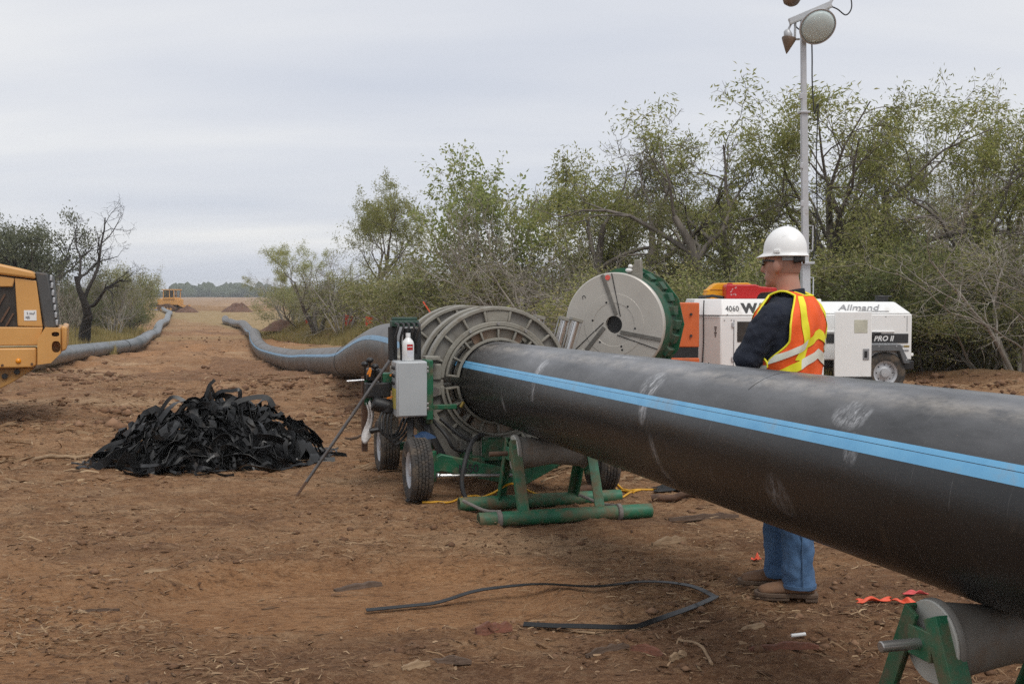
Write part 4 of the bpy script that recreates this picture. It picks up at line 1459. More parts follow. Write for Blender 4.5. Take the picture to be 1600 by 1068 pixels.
# front winch barrel and motor under the jaws
w_ = MB().cyl((-0.02, -0.42, 0.33), (0.20, -0.42, 0.33), 0.075, n=24).build('winch_drum', M_steel, fm, 40, 0.005)
MB().box((-0.14, -0.42, 0.33), (0.20, 0.16, 0.17)).cyl((-0.16, -0.52, 0.34), (-0.16, -0.50, 0.34), 0.045, n=16).build('winch_gearbox', M_green, fm, 40, 0.01)
MB().bar((-0.28, -0.42, 0.45), (-0.28, -0.42, 0.24), 0.05, 0.05).bar((-0.22, -0.44, 0.42), (-0.22, -0.44, 0.24), 0.02, 0.06).build('winch_bracket', M_cast, fm, 40, 0.004)
# control side
cabx0, cabx1 = -0.91, -0.665
CABY, CABZ0, CABZ1 = -0.36, 0.60, 1.035
cb = MB().box(((cabx0 + cabx1) / 2, CABY + 0.08, (CABZ0 + CABZ1) / 2), (cabx1 - cabx0, 0.22, CABZ1 - CABZ0)).build('control_cabinet', M_cab, fm, 40, 0.012)
MB().box(((cabx0 + cabx1) / 2 + 0.005, CABY - 0.034, (CABZ0 + CABZ1) / 2), (cabx1 - cabx0 - 0.02, 0.010, CABZ1 - CABZ0 - 0.02)).build('cabinet_door', M_cab, cb, 40, 0.004)
MB().box((cabx0 - 0.002, CABY + 0.07, 0.74), (0.003, 0.16, 0.16)).build('warning_sticker', pm('yellow_sticker', (0.62, 0.52, 0.10), (0.35, 0.30, 0.10), scale=25, rough=0.6), cb, 40)
mb = MB()
for z in (0.98, 0.92, 0.86):
    mb.cyl((cabx0 - 0.012, CABY + 0.05, z), (cabx0, CABY + 0.05, z), 0.014, n=12)
    mb.cyl((cabx0 - 0.012, CABY + 0.12, z), (cabx0, CABY + 0.12, z), 0.014, n=12)
mb.build('gauge', M_black, cb, 40)
mb = MB()
for z in (0.985, 0.955, 0.70, 0.665):
    mb.box((cabx1 + 0.002, CABY - 0.036, z), (0.016, 0.016, 0.022))
mb.build('hinge', M_steel, cb, 40, 0.003)
mb = MB().box((-0.638, CABY + 0.10, 0.805), (0.054, 0.20, 0.47)).box((-0.515, CABY + 0.10, 0.66), (0.23, 0.03, 0.04)).box((-0.625, CABY + 0.12, 0.58), (0.05, 0.10, 0.10))
mb.build('cabinet_mount', M_green, fm, 40, 0.006)
MB().cyl((-0.375, CABY + 0.06, 0.66), (-0.355, CABY + 0.05, 0.70), 0.016, n=10).build('brass_fitting', M_brass, fm, 40)
for x, z0, z1, r_ in ((-0.895, 1.03, 1.30, 0.036), (-0.765, 1.03, 1.285, 0.045), (-0.71, 1.03, 1.285, 0.045)):
    MB().cyl((x, CABY + 0.22, z0), (x, CABY + 0.22, z1), r_, n=20).build('black_cylinder', M_black, fm, 40, 0.006)
mb = MB().box((-0.80, CABY + 0.22, 1.325), (0.22, 0.10, 0.05)).box((-0.80, CABY + 0.22, 1.362), (0.20, 0.06, 0.025))
for k in range(5):
    mb.cyl((-0.885 + k * 0.042, CABY + 0.15, 1.325), (-0.885 + k * 0.042, CABY + 0.13, 1.33), 0.014, n=8)
mb.build('hydraulic_manifold', pm('dark_green_paint', (0.03, 0.07, 0.05), rough=0.5, dirt=0.4), fm, 40, 0.006)
for k in range(5):
    x0 = -0.885 + k * 0.042
    pts = spline([(x0, CABY + 0.14, 1.33), (x0 + 0.01, CABY + 0.06, 1.31), (x0 - 0.01, CABY + 0.10, 1.20), (x0 + 0.015, CABY + 0.2, 1.06), (x0, CABY + 0.24, 0.9)], 14)
    MB().tube(pts, 0.010, 8).build('hydraulic_hose', M_hose, fm, 60)
MB().box((-0.58, CABY + 0.22, 1.045), (0.12, 0.12, 0.03)).build('mount_plate', M_cast, fm, 40, 0.004)
# valve bank with levers left of the cabinet
vb = MB().box((-1.020, -0.12, 0.80), (0.20, 0.16, 0.12)).box((-1.050, -0.12, 0.92), (0.10, 0.12, 0.10)).cyl((-1.070, -0.2, 0.70), (-0.910, -0.2, 0.66), 0.06, n=16).cyl((-0.950, -0.2, 0.62), (-0.950, -0.2, 0.70), 0.06, n=16).build('valve_bank', M_black, fm, 40, 0.012)
for k, (x, z) in enumerate(((-1.120, 1.0), (-1.080, 1.03), (-1.040, 0.98), (-1.000, 0.94))):
    MB().cyl((x, -0.16, z - 0.12), (x - 0.01, -0.22, z), 0.007, n=8).ball((x - 0.01, -0.225, z + 0.01), (0.03, 0.03, 0.022), 12, 8).build('lever', M_black, vb, 50)
for x, z, a in ((-1.10, 0.955, 0.4), (-1.090, 0.94, 0.2), (-0.910, 0.93, 1.0), (-0.930, 0.745, 1.3)):
    MB().box((x, -0.235, z), (0.014, 0.012, 0.06), (0, a, 0)).build('orange_tab', M_orange, vb, 40, 0.003)
MB().box((-0.910, -0.1, 0.86), (0.14, 0.12, 0.14)).box((-1.080, -0.06, 0.78), (0.07, 0.03, 0.22)).build('valve_bracket', M_green, fm, 40, 0.006)
MB().cyl((-1.270, -0.2, 0.875), (-1.130, -0.18, 0.88), 0.010, n=10).build('push_bar', M_chrome, fm, 40)
MB().bar((-1.110, -0.05, 0.90), (-1.110, -0.05, 0.30), 0.045, 0.045).build('valve_post', M_rust, fm, 40, 0.003)
MB().box((-0.90, -0.05, 0.545), (0.13, 0.02, 0.15)).build('cover_plate', M_cast, fm, 40, 0.004)
for k in range(4):
    o_ = k * 0.03
    pts = spline([(-0.95 + o_, -0.18, 0.70), (-1.02 + o_, -0.26, 0.58), (-1.0 + o_, -0.26, 0.46 - o_), (-0.88 + o_, -0.2, 0.45), (-0.80 + o_, -0.05, 0.55), (-0.76, 0.1, 0.5)], 18)
    MB().tube(pts, 0.010, 8).build('hydraulic_hose', M_hose, fm, 60)
MB().cyl((-1.10, -0.25, 0.485), (-0.99, -0.25, 0.50), 0.02, n=12).build('jack_handle', M_black, fm, 40, 0.004)
mb = MB().bar((-0.76, -0.2, 0.62), (-0.80, -0.35, 0.30), 0.05, 0.05).bar((-0.64, -0.2, 0.62), (-0.64, -0.3, 0.28), 0.05, 0.05).bar((-0.70, -0.2, 0.62), (-0.50, -0.2, 0.25), 0.04, 0.06)
mb.build('support_leg', M_hose, fm, 40, 0.005)
mb = MB()
mb.grid(lambda u, v: (-0.80 + 0.16 * u, -0.60 + 0.22 * v - 0.02 * math.sin(9 * u), 0.47 + 0.02 * math.sin(3.1 * u) * math.sin(3.1 * v) + 0.006 * math.sin(8 * u + 5 * v) - 0.06 * (v - 0.5) ** 2), 12, 10)
mb.build('blue_cloth', M_blue, fm, 180)
# bent drain hose in front
pts = spline([(-0.26, -0.5, 0.46), (-0.36, -0.62, 0.42), (-0.46, -0.8, 0.30), (-0.50, -0.86, 0.14), (-0.46, -0.9, 0.02), (-0.32, -0.95, 0.012)], 26)
MB().tube(pts, 0.018, 10).build('drain_hose', M_hose, fm, 60)
pts = spline([(-0.50, -0.1, 0.55), (-0.36, -0.2, 0.42), (-0.30, -0.4, 0.40), (-0.24, -0.5, 0.46)], 14)
MB().tube(pts, 0.016, 10).build('drain_hose', M_hose, fm, 60)
pts = spline([(-0.62, -0.1, 0.6), (-0.5, -0.3, 0.44), (-0.42, -0.3, 0.32), (-0.2, -0.2, 0.28), (0.2, -0.3, 0.30)], 18)
MB().tube(pts, 0.014, 8).build('drain_hose', M_hose, fm, 60)


def mloc(x, y, z):
    return fm.matrix_world @ Vector((x, y, z))


bpy.context.view_layer.update()
# white bottle on the cabinet
bo = empty('plastic_bottle', mloc(-0.80, CABY + 0.06, CABZ1 + 0.001), MRZ, 'white plastic bottle with red label standing on the grey cabinet', 'bottle')
MB().lathe([(0.043, 0), (0.047, 0.006), (0.047, 0.135), (0.040, 0.155), (0.020, 0.178), (0.016, 0.185)], (0, 0, 0), (0, 0, 1), 28).build('bottle_body', M_whitep, bo, 40)
MB().lathe([(0.019, 0.185), (0.019, 0.215), (0.0185, 0.218)], (0, 0, 0), (0, 0, 1), 20).build('cap', M_whitep, bo, 40)
lab = MB().grid(lambda u, v: (0.0478 * math.cos(R(-110 + 62 * u)), 0.0478 * math.sin(R(-110 + 62 * u)), 0.085 + 0.045 * v), 8, 2).build('red_label', M_red, bo, 180)
MB().grid(lambda u, v: (0.0478 * math.cos(R(-108 + 58 * u)), 0.0478 * math.sin(R(-108 + 58 * u)), 0.03 + 0.05 * v), 8, 2).build('small_print', pm('pale_print', (0.50, 0.52, 0.58), (0.68, 0.68, 0.70), scale=120, rough=0.5), bo, 180)
MB().grid(lambda u, v: (0.0483 * math.cos(R(-106 + 50 * u)), 0.0483 * math.sin(R(-106 + 50 * u)), 0.107 + 0.006 * v), 8, 2).build('label_line', M_whitep, bo, 180)

# white rag hung at the valve post
rg_ = MB()
rg_.grid(lambda u, v: (0.05 * (u - 0.5) * (0.5 + v) + 0.02 * math.sin(5 * v), -0.012 * math.sin(9 * u) - 0.02 * math.cos(7 * u + 3 * v), -0.30 * v - 0.03 * math.sin(u * 4)), 12, 16)
rag = rg_.build('white_rag', M_rag, None, 180)
rag.location = mloc(-1.09, -0.13, 0.70)
s_ = rag.modifiers.new('thick', 'SOLIDIFY')
s_.thickness = 0.006
tag(rag, 'white rag hanging from the valve levers left of the cabinet', 'rag')

# long steel tool leaning on the cabinet
ta, tb = at(609, 563, 8.60), grd(463, 776)
tl = empty('digging_bar', tb, 0, 'long steel digging bar leaning from the dirt up to the grey cabinet', 'bar')
d_ = ta - tb
MB().tube([d_ * 0.10, d_ * 0.5, d_], 0.0125, 12).build('shaft', pm('dark_bar_steel', (0.16, 0.155, 0.155), (0.09, 0.08, 0.075), rough=0.45, metal=0.5, dirt=0.3), tl, 60)
sd = d_.normalized()
sx_ = sd.cross(Vector((0, 1, 0))).normalized()
MB().bar(d_ * 0.11, d_ * 0.0, 0.03, 0.02).bar(d_ * 0.05, d_ * -0.012, 0.055, 0.014).build('blade', M_rust, tl, 40, 0.003)

# ------------------------------------------------------------------ facing disc
FC = at(959, 507, 10.3)
fz = FC.z
fa = empty('pipe_facer', (FC.x, FC.y, 0), R(-25), 'big round grey facing disc with green housing, raised behind the pipe', 'facer')
FR = 0.486
mb = MB().lathe([(0.082, 0.0), (0.20, 0.0), (0.202, -0.003), (0.29, -0.003), (0.292, 0.0), (FR - 0.012, 0.0), (FR, 0.012), (FR, 0.05), (0.082, 0.05)], (0, 0, fz), (0, 1, 0), 96, closed=True)
disc = mb.build('facing_disc', M_disc, fa, 30)
mb = MB().cyl((0, 0.30, fz), (0, 0.05, fz), 0.12, n=32).build('hub', M_black, fa, 40)
for k in range(3):
    q = Matrix.Rotation(R(-120 * k), 3, 'Y')
    z0 = Vector((0, 0, fz))
    a, b = q @ Vector((0.05 * FR, -0.006, 0.19 * FR)), q @ Vector((-0.235 * FR, -0.006, 0.955 * FR))
    MB().bar(a + z0, b + z0, 0.036, 0.008, (0, 1, 0)).build('blade', pm('blade_%d' % k, (0.22, 0.21, 0.19), (0.16, 0.15, 0.135), scale=15, rough=0.4, metal=0.5), disc, 40, 0.001)
    a, b = q @ Vector((0.135 * FR, -0.0035, 0.16 * FR)), q @ Vector((-0.045 * FR, -0.0035, 0.985 * FR))
    MB().bar(a + z0, b + z0, 0.007, 0.004, (0, 1, 0)).build('slot', M_black, disc, 40)
for x, z in ((-0.15, 0.42), (0.28, 0.345), (-0.43, 0.075), (0.43, -0.07), (-0.28, -0.34), (0.155, -0.415), (0.175, -0.48)):
    MB().cyl((x * FR, -0.0035, fz + z * FR), (x * FR, 0.001, fz + z * FR), 0.0105, n=14).build('bolt_hole', M_black, disc, 40)
MB().cyl((-0.125 * FR, -0.0075, fz + 0.90 * FR), (-0.125 * FR, -0.001, fz + 0.90 * FR), 0.024, n=20).build('red_dot', pm('red_dot', (0.85, 0.13, 0.10), rough=0.5), disc, 40)
text_part('C', 0.05, M_ink, disc, (-0.66 * FR, -0.0025, fz + 0.55 * FR), (R(90), R(70), 0))
M_gdark = pm('dark_worn_green', (0.010, 0.082, 0.042), (0.008, 0.055, 0.028), rough=0.55, dirt=0.6, dirtcol=(0.10, 0.085, 0.06), dscale=9)
hz = MB().lathe([(0.40, 0.052), (0.47, 0.052), (0.49, 0.09), (0.49, 0.44), (0.45, 0.47), (0.13, 0.48)], (0, 0, fz), (0, 1, 0), 40).build('housing', M_gdark, fa, 35)
for k in range(24):
    a = R(-75 + 15 * k)
    if math.cos(a) < 0.25:
        continue
    p = Vector((0.493 * math.cos(a), 0.30 + 0.02 * (k % 3), fz + 0.493 * math.sin(a)))
    MB().box(tuple(p), (0.085, 0.13 + 0.02 * (k % 2), 0.07), (0, math.pi / 2 - a + 0.2, 0)).build('guard_block', M_gdark, fa, 40, 0.006)
MB().lathe([(0.47, 0.425), (0.55, 0.425), (0.55, 0.44), (0.47, 0.44)], (0, 0, fz), (0, 1, 0), 14, closed=True).build('chain_flange', M_green, fa, 20)
mb = MB().prism([(0.10, 0.40), (0.24, 0.40), (0.235, 0.60), (0.20, 0.605), (0.17, 0.60), (0.17, 0.56), (0.15, 0.54), (0.15, 0.50), (0.10, 0.48)], (0, 0.07, fz), (1, 0, 0), (0, 0, 1), (0, 0.06, 0))
mb.build('lifting_bracket', M_cast, fa, 40, 0.006)
MB().ball((0.125, 0.06, fz + 0.505), (0.035, 0.03, 0.02), 12, 8).ball((0.14, 0.06, fz + 0.54), (0.022, 0.025, 0.02), 12, 8).build('latch_knob', M_whitep, fa, 60)
MB().prism([(-0.56, -0.28), (-0.42, -0.20), (-0.38, -0.34), (-0.44, -0.46), (-0.52, -0.40)], (0, 0.06, fz), (1, 0, 0), (0, 0, 1), (0, 0.08, 0)).build('pivot_plate', M_cast, fa, 40, 0.006)
mb = MB().bar((0.0, 0.2, fz - 0.5), (0.0, 0.2, 0.06), 0.12, 0.12).bar((-0.4, 0.2, 0.05), (0.4, 0.2, 0.05), 0.10, 0.10).bar((0, -0.2, 0.05), (0, 0.6, 0.05), 0.1, 0.098).bar((-0.35, 0.2, 0.08), (-0.1, 0.2, fz - 0.45), 0.06, 0.06)
mb.build('pedestal', M_green, fa, 40, 0.008)

# ------------------------------------------------------------------ roller stands
def roller_stand(Y, label):
    c = axis_at(Y)
    gz = 0.0
    e = empty('roller_stand', (c.x, c.y, gz), MRZ, label, 'stand', 'roller stands under the black pipe')
    zb = c.z - PR                     # bottom of the pipe
    az = zb - 0.088
    xl, xr = -0.30, 0.28
    prof = [(0.02, xl + 0.03), (0.125, xl + 0.032), (0.130, xl + 0.04), (0.130, xl + 0.05), (0.118, xl + 0.055), (0.098, -0.09), (0.087, 0.0), (0.095, 0.09), (0.114, xr - 0.055), (0.126, xr - 0.05), (0.126, xr - 0.04), (0.12, xr - 0.03), (0.02, xr - 0.03)]
    ro = MB().lathe(prof, (0, 0, az), (1, 0, 0), 36).build('roller', pm('roller_rubber', (0.21, 0.20, 0.18), (0.15, 0.125, 0.10), scale=6, rough=0.6, dirt=0.3), e, 35)
    MB().lathe([(0.015, 0.0), (0.122, 0.0), (0.126, 0.004), (0.126, 0.008), (0.015, 0.010)], (xl + 0.022, 0, az), (1, 0, 0), 36).build('end_disc', pm('pale_roller_end', (0.46, 0.45, 0.41), (0.36, 0.36, 0.32), scale=5, rough=0.5, dirt=0.3, dirtcol=(0.05, 0.22, 0.12)), ro, 35)
    MB().cyl((xl - 0.15, 0, az), (xr + 0.09, 0, az), 0.017, n=14).build('axle', M_rust if Y > 5 else M_steel, e, 40, 0.003)
    for y in (-0.29, 0.29):
        b = MB().lathe([(0.042, -0.62), (0.05, -0.62), (0.05, 0.62), (0.042, 0.62), (0.042, -0.62)], (0.02, y, 0.05), (1, 0, 0), 24).build('base_pipe', M_greenrust, e, 35)
        MB().cyl((-0.5, y, 0.05), (0.53, y, 0.05), 0.043, n=16).build('pipe_bore', M_rust, b, 40)
    for x in (xl - 0.01, xr + 0.01):
        for s in (-1, 1):
            # angle-iron leg: two flanges
            a, b = Vector((x, s * 0.27, 0.085)), Vector((x, s * 0.045, az + 0.09))
            t_ = (b - a).normalized()
            n_ = Vector((0, t_.z, -t_.y)) * s
            mb = MB()
            mb.bar(a, b, 0.012, 0.062, Vector((0, t_.z, -t_.y)))
            o_ = Vector((0.034 * (1 if x < 0 else -1), 0, 0)) + n_ * 0.025
            mb.bar(a + o_, b + o_, 0.06, 0.012, Vector((0, t_.z, -t_.y)))
            mb.build('leg', M_green if s > 0 else M_greenrust, e, 0, 0.002)
        MB().box((x, 0, az), (0.016, 0.11, 0.09)).build('axle_plate', M_greenrust, e, 40, 0.003)
    if Y > 5:
        for x, q in ((-0.46, 1), (0.40, 1)):
            mb = MB()
            mb.lathe([(0.052, -0.018), (0.062, -0.012), (0.062, 0.012), (0.052, 0.018)], (x, -0.29, 0.05), (1, 0, 0), 16)
            mb.tube(spline([(x, -0.25, 0.09), (x - 0.05, -0.1, 0.075), (x - 0.12, 0.02, 0.10), (x - 0.15, 0.1, 0.11)], 12), 0.012, 8)
            mb.build('tie_strap', pm('grey_strap_%d' % int(x * 100), (0.20, 0.18, 0.16), (0.13, 0.11, 0.10), scale=30, rough=0.9), e, 40)
    return e


roller_stand(7.78, 'green roller stand on two base pipes in front of the fusion machine')
roller_stand(3.37, 'green roller stand cut by the bottom edge under the near pipe')

# ------------------------------------------------------------------ white generator
GY0 = 16.2
gs = F / GY0
gx0 = at(1088, 500, GY0).x
ge = empty('generator', (gx0, GY0, float(gh(gx0, GY0))), R(4), 'white box generator numbered 4060 standing behind the worker', 'generator')
GL_ = 1.92
GZ0, GZ1, GZ2 = 0.20, 1.25, 1.50
plan = [(0.0, 0.30), (0.37, 0.0), (GL_, 0.0), (GL_, 1.0), (0.0, 1.0)]
top = [(0.06, 0.36), (0.40, 0.10), (GL_ - 0.02, 0.10), (GL_ - 0.06, 0.92), (0.06, 0.92)]
mb = MB()
n_ = len(plan)
mb.add([(x, y, GZ0) for x, y in plan] + [(x, y, GZ1) for x, y in plan], [tuple(reversed(range(n_))), tuple(range(n_, 2 * n_))] + [(i, (i + 1) % n_, (i + 1) % n_ + n_, i + n_) for i in range(n_)])
body = mb.build('body', M_white, ge, 20, 0.012)
mb = MB()
mb.add([(x, y, GZ1 + 0.008) for x, y in plan] + [(x, y, GZ2) for x, y in top], [tuple(reversed(range(n_))), tuple(range(n_, 2 * n_))] + [(i, (i + 1) % n_, (i + 1) % n_ + n_, i + n_) for i in range(n_)])
lid = mb.build('lid', M_white, ge, 20, 0.012)
MB().box((GL_ / 2, 0.5, 0.12), (GL_ * 0.9, 0.7, 0.2)).build('skid', M_black, ge, 40, 0.01)
# corner panel: old off-white sheet with rubber seam
dv_ = Vector((0.37, -0.30, 0))
nrm = Vector((-0.30, -0.37, 0)).normalized()
mb = MB()
p0 = Vector((0, 0.30, GZ0 + 0.02)) + nrm * 0.004
mb.prism([(0.02, 0), (0.98, 0), (0.98, GZ1 - GZ0 - 0.04), (0.02, GZ1 - GZ0 - 0.04)], p0, dv_, (0, 0, 1), nrm * 0.004)
mb.build('corner_panel', M_offwhite, body, 20, 0.002)
q0 = Vector((0, 0.30, 0)) + dv_ * 0.42 + nrm * 0.014
MB().tube(spline([q0 + Vector((0.01, 0.02, GZ2 - 0.02)), q0 + Vector((0, 0, GZ1)), q0 + Vector((0.004, 0, 0.9)), q0 + Vector((-0.012, 0, 0.5)), q0 + Vector((-0.015, 0, 0.25))], 16), 0.009, 8).build('rubber_seam', M_black, body, 60)
MB().bar(q0 + Vector((-0.1, 0.08, GZ1 + 0.002)), q0 + Vector((0.20, -0.165, GZ1 + 0.002)), 0.012, 0.012).build('panel_gap', M_black, body, 40)
mb = MB()
for f_, z0, n_, h_ in ((0.2, 0.95, 6, 0.018), (0.82, 0.95, 6, 0.018), (0.60, 0.45, 7, 0.012), (0.72, 0.42, 6, 0.012), (0.28, 0.30, 3, 0.012)):
    for k in range(n_):
        p = Vector((0, 0.30, z0 + k * h_ * 1.5)) + dv_ * f_ + nrm * 0.009
        d2 = dv_.normalized() * (0.02 + 0.01 * ((k * 7) % 3))
        mb.bar(p - d2 * 0.5, p + d2 * 0.5, 0.002, h_)
mb.build('small_print', M_ink, body, 0)
fr_ang = math.atan2(GZ2 - GZ1, 0.10)
zl = GZ1 + 0.075
lean = math.atan2(0.10, GZ2 - GZ1 - 0.008)
nofs = -0.003


def lidpt(x, t):
    return (x, 0.10 * t - 0.006, GZ1 + 0.008 + (GZ2 - GZ1 - 0.008) * t)


text_part('4060', 0.125, M_ink, lid, lidpt(0.44, 0.26), (R(90) - lean, 0, 0), xs=0.82)
text_part('WA', 0.20, M_ink, lid, lidpt(0.69, 0.19), (R(90) - lean, 0, 0), offset=0.011, xs=1.05)
MB().box((0.80, -0.003, 1.02), (0.38, 0.012, 0.30)).build('control_window', M_darkwin, body, 40, 0.004)
MB().box((0.84, -0.011, 1.06), (0.12, 0.006, 0.06)).build('gauge_panel', pm('panel_brown', (0.13, 0.08, 0.05), rough=0.5), body, 40)
for x_ in (0.56, 1.20):
    MB().box((x_, -0.004, 0.72), (0.010, 0.008, 0.95)).build('door_gap', M_greyink, body, 40)
for z_ in (1.12, 0.62, 0.36):
    MB().box((0.545, -0.012, z_), (0.035, 0.016, 0.07)).build('hinge', M_galv, body, 40, 0.003)
for k in range(8):
    MB().box((1.50, -0.006, 0.50 + k * 0.055), (0.42, 0.014, 0.022), (R(25), 0, 0)).build('louvre', M_white, body, 40, 0.003)
for x_ in (0.42, 0.52, 1.26, 1.86):
    for z_ in (1.19, 0.30):
        MB().cyl((x_, -0.008, z_), (x_, 0.002, z_), 0.009, n=8).build('bolt', M_greyink, body, 40)
for x_ in (0.46, 1.10, 1.84):
    p_ = lidpt(x_, 0.06)
    MB().cyl((p_[0], p_[1] - 0.004, p_[2]), (p_[0], p_[1] + 0.01, p_[2]), 0.009, n=8).build('bolt', M_greyink, lid, 40)
pts = spline([(1.80, -0.14, 0.05), (1.79, -0.13, 0.4), (1.78, -0.12, 0.75), (1.80, -0.10, 0.85)], 10)
jk = MB().tube(pts, 0.03, 10).build('jack_post', M_steel, ge, 50)
MB().box((1.80, -0.10, 0.80), (0.16, 0.08, 0.16)).cyl((1.80, -0.16, 0.80), (1.80, -0.05, 0.80), 0.06, n=14).build('jack_head', M_steel, jk, 40, 0.01)


def on_gen(px, py, y):
    p = ge.matrix_world @ Vector((0, y, 0))
    return at(px, py, p.y)


bpy.context.view_layer.update()
# yellow case and red can on the lid
zt = ge.matrix_world @ Vector((0.5, 0.45, GZ2))
yc = empty('yellow_case', (at(1140, 450, GY0 + 0.62).x, GY0 + 0.62, zt.z), R(4), 'yellow plastic case with pointed end lying on the generator', 'case')
sc_ = (GY0 + 0.5) / F
mb = MB().prism([(-0.30, 0.0), (0.36, 0.0), (0.36, 0.21), (0.28, 0.245), (-0.18, 0.24), (-0.25, 0.20), (-0.30, 0.15), (-0.355, 0.125), (-0.33, 0.10), (-0.36, 0.085), (-0.35, 0.06), (-0.27, 0.03)], (0, 0, 0), (1, 0, 0), (0, 0, 1), (0, 0.26, 0))
mb.build('shell', M_yellow, yc, 30, 0.012)
MB().box((-0.10, -0.004, 0.14), (0.40, 0.012, 0.012)).build('shell_seam', pm('dark_yellow', (0.50, 0.20, 0.01), rough=0.5), yc, 40, 0.003)
MB().box((0.07, 0.13, 0.252), (0.09, 0.08, 0.03)).build('latch', M_black, yc, 40, 0.006)
rc = empty('fuel_can', (at(1158, 450, GY0 + 0.30).x, GY0 + 0.30, zt.z), R(4), 'red plastic fuel can lying on the generator, spout end towards the worker', 'can')
mb = MB().prism([(-0.22, 0.0), (0.24, 0.0), (0.26, 0.05), (0.30, 0.09), (0.56, 0.11), (0.62, 0.14), (0.60, 0.165), (0.30, 0.185), (0.22, 0.215), (-0.20, 0.215), (-0.225, 0.19)], (0, 0, 0), (1, 0, 0), (0, 0, 1), (0, 0.24, 0))
mb.build('can_body', M_red, rc, 30, 0.015)
MB().lathe([(0.04, 0), (0.045, 0.012), (0.03, 0.02)], (-0.14, 0.12, 0.215), (0, 0, 1), 18).build('filler_cap', M_red, rc, 40)
mb = MB()
rr_ = random.Random(4)
for k in range(9):
    x, z = -0.17 + rr_.random() * 0.09, 0.04 + rr_.random() * 0.15
    mb.bar((x, -0.0015, z), (x + 0.03 * rr_.random(), -0.0015, z + 0.02 * rr_.random()), 0.002, 0.012, (0, 0, 1))
mb.build('scuff', pm('scuffed_pink', (0.62, 0.40, 0.40), rough=0.7), rc, 0)
MB().box((0.36, 0.12, 0.045), (0.20, 0.10, 0.09)).build('spout_cap', M_black, rc, 40, 0.01)
MB().tube(spline([(-0.5, -0.1, 0.03), (-0.3, -0.08, 0.05), (-0.1, -0.05, 0.02)], 8), 0.012, 8)
hs = MB().tube([tuple(zt + Vector((-0.35, 0.02, 0.02))), tuple(zt + Vector((-0.15, 0.0, 0.045))), tuple(zt + Vector((0.0, -0.1, 0.02)))], 0.022, 10).build('black_hose', M_hose, None, 60)
tag(hs, 'short black hose lying on the left end of the generator', 'hose')

# orange machine cover showing between facer and generator
ox = at(1040, 500, 15.4)
oc = empty('orange_cabinet', (ox.x, 15.4, float(gh(ox.x, 15.4))), R(3), 'orange steel machine cabinet with dark band, between the grey disc and the generator', 'cabinet')
MB().box((0.24, 0.35, 0.335), (0.48, 0.7, 0.67)).build('lower_cover', M_orangepaint, oc, 40, 0.012)
MB().box((0.24, 0.36, 1.13), (0.48, 0.68, 0.62)).build('upper_cover', M_orangepaint, oc, 40, 0.012)
MB().box((0.24, 0.36, 0.745), (0.46, 0.66, 0.152)).build('dark_band', M_black, oc, 40)
for z in (1.28, 0.98, 0.35, 0.2):
    MB().cyl((0.36, -0.006, z), (0.36, 0.02, z), 0.018, n=10).build('bolt', M_ink, oc, 40)

# ------------------------------------------------------------------ light tower trailer
LY = 17.3
lx0 = at(1290, 500, LY).x
lt = empty('light_tower', (lx0, LY, float(gh(lx0, LY))), R(3), 'white trailer-mounted light tower with tall grey mast, right of the worker', 'light tower')
lgz = float(gh(lx0, LY))
Z0, Z1, Z2 = 0.52, 1.24, 1.43
low = [(-0.55, 0), (1.38, 0), (1.38, 1.25), (-0.55, 1.25)]
hig = [(-0.55, 0.24), (1.20, 0.24), (1.20, 1.05), (-0.55, 1.05)]
hb = MB().prism([(p[0], p[1]) for p in low], (0, 0, Z0), (1, 0, 0), (0, 1, 0), (0, 0, Z1 - Z0)).build('body', M_white, lt, 20, 0.02, seg=3)
mb = MB()
mb.add([(x, y, Z1 + 0.004) for x, y in low] + [(x, y, Z2) for x, y in hig], [(3, 2, 1, 0), (4, 5, 6, 7)] + [(i, (i + 1) % 4, (i + 1) % 4 + 4, i + 4) for i in range(4)])
hd = mb.build('hood', M_white, lt, 20, 0.03, seg=3)
MB().box((0.30, -0.008, 0.965), (1.6, 0.02, 0.022)).build('moulding', M_white, hb, 40, 0.006)
band = MB().box((0.62, -0.006, 0.86), (1.40, 0.012, 0.145)).build('black_band', M_ink, hb, 40, 0.002)
text_part('TE', 0.115, M_whitep, band, (0.60, -0.0145, 0.82), (R(90), 0, 0), shear=0.25, offset=0.003, xs=0.95)
text_part('PRO II', 0.115, M_whitep, band, (0.765, -0.0145, 0.82), (R(90), 0, 0), shear=0.25, offset=0.003, xs=1.0)
ln2 = math.atan2(0.24, Z2 - Z1)
text_part('Allmand', 0.20, M_greyink, hd, (0.22, 0.24 * 0.28 - 0.007, Z1 + 0.004 + 0.186 * 0.28 + 0.006), (R(90) - ln2, 0, 0), shear=0.45, offset=0.0012, xs=0.98)
MB().bar((0.52, 0.24 * 0.17 - 0.006, Z1 + 0.004 + 0.186 * 0.17 + 0.006), (1.02, 0.24 * 0.17 - 0.006, Z1 + 0.004 + 0.186 * 0.17 + 0.006), 0.004, 0.014).build('underline', M_greyink, hd, 0)
mb = MB().box((0.0, 0.118, Z1 + 0.145), (0.01, 0.01, 0.01))
for x0, x1, z in ((1.15, 1.24, 0.735), (1.25, 1.34, 0.735), (1.20, 1.23, 0.67), (1.24, 1.265, 0.67), (1.275, 1.33, 0.67)):
    MB().box(((x0 + x1) / 2, -0.004, z), (x1 - x0, 0.006, 0.028)).build('small_print', M_greyink if z < 0.7 or x0 < 1.2 else M_brass, hb, 0)
MB().box((0.78, -0.02, 0.935), (0.19, 0.03, 0.035)).box((0.74, -0.025, 0.905), (0.07, 0.03, 0.06)).build('latch_handle', M_black, hb, 40, 0.005)
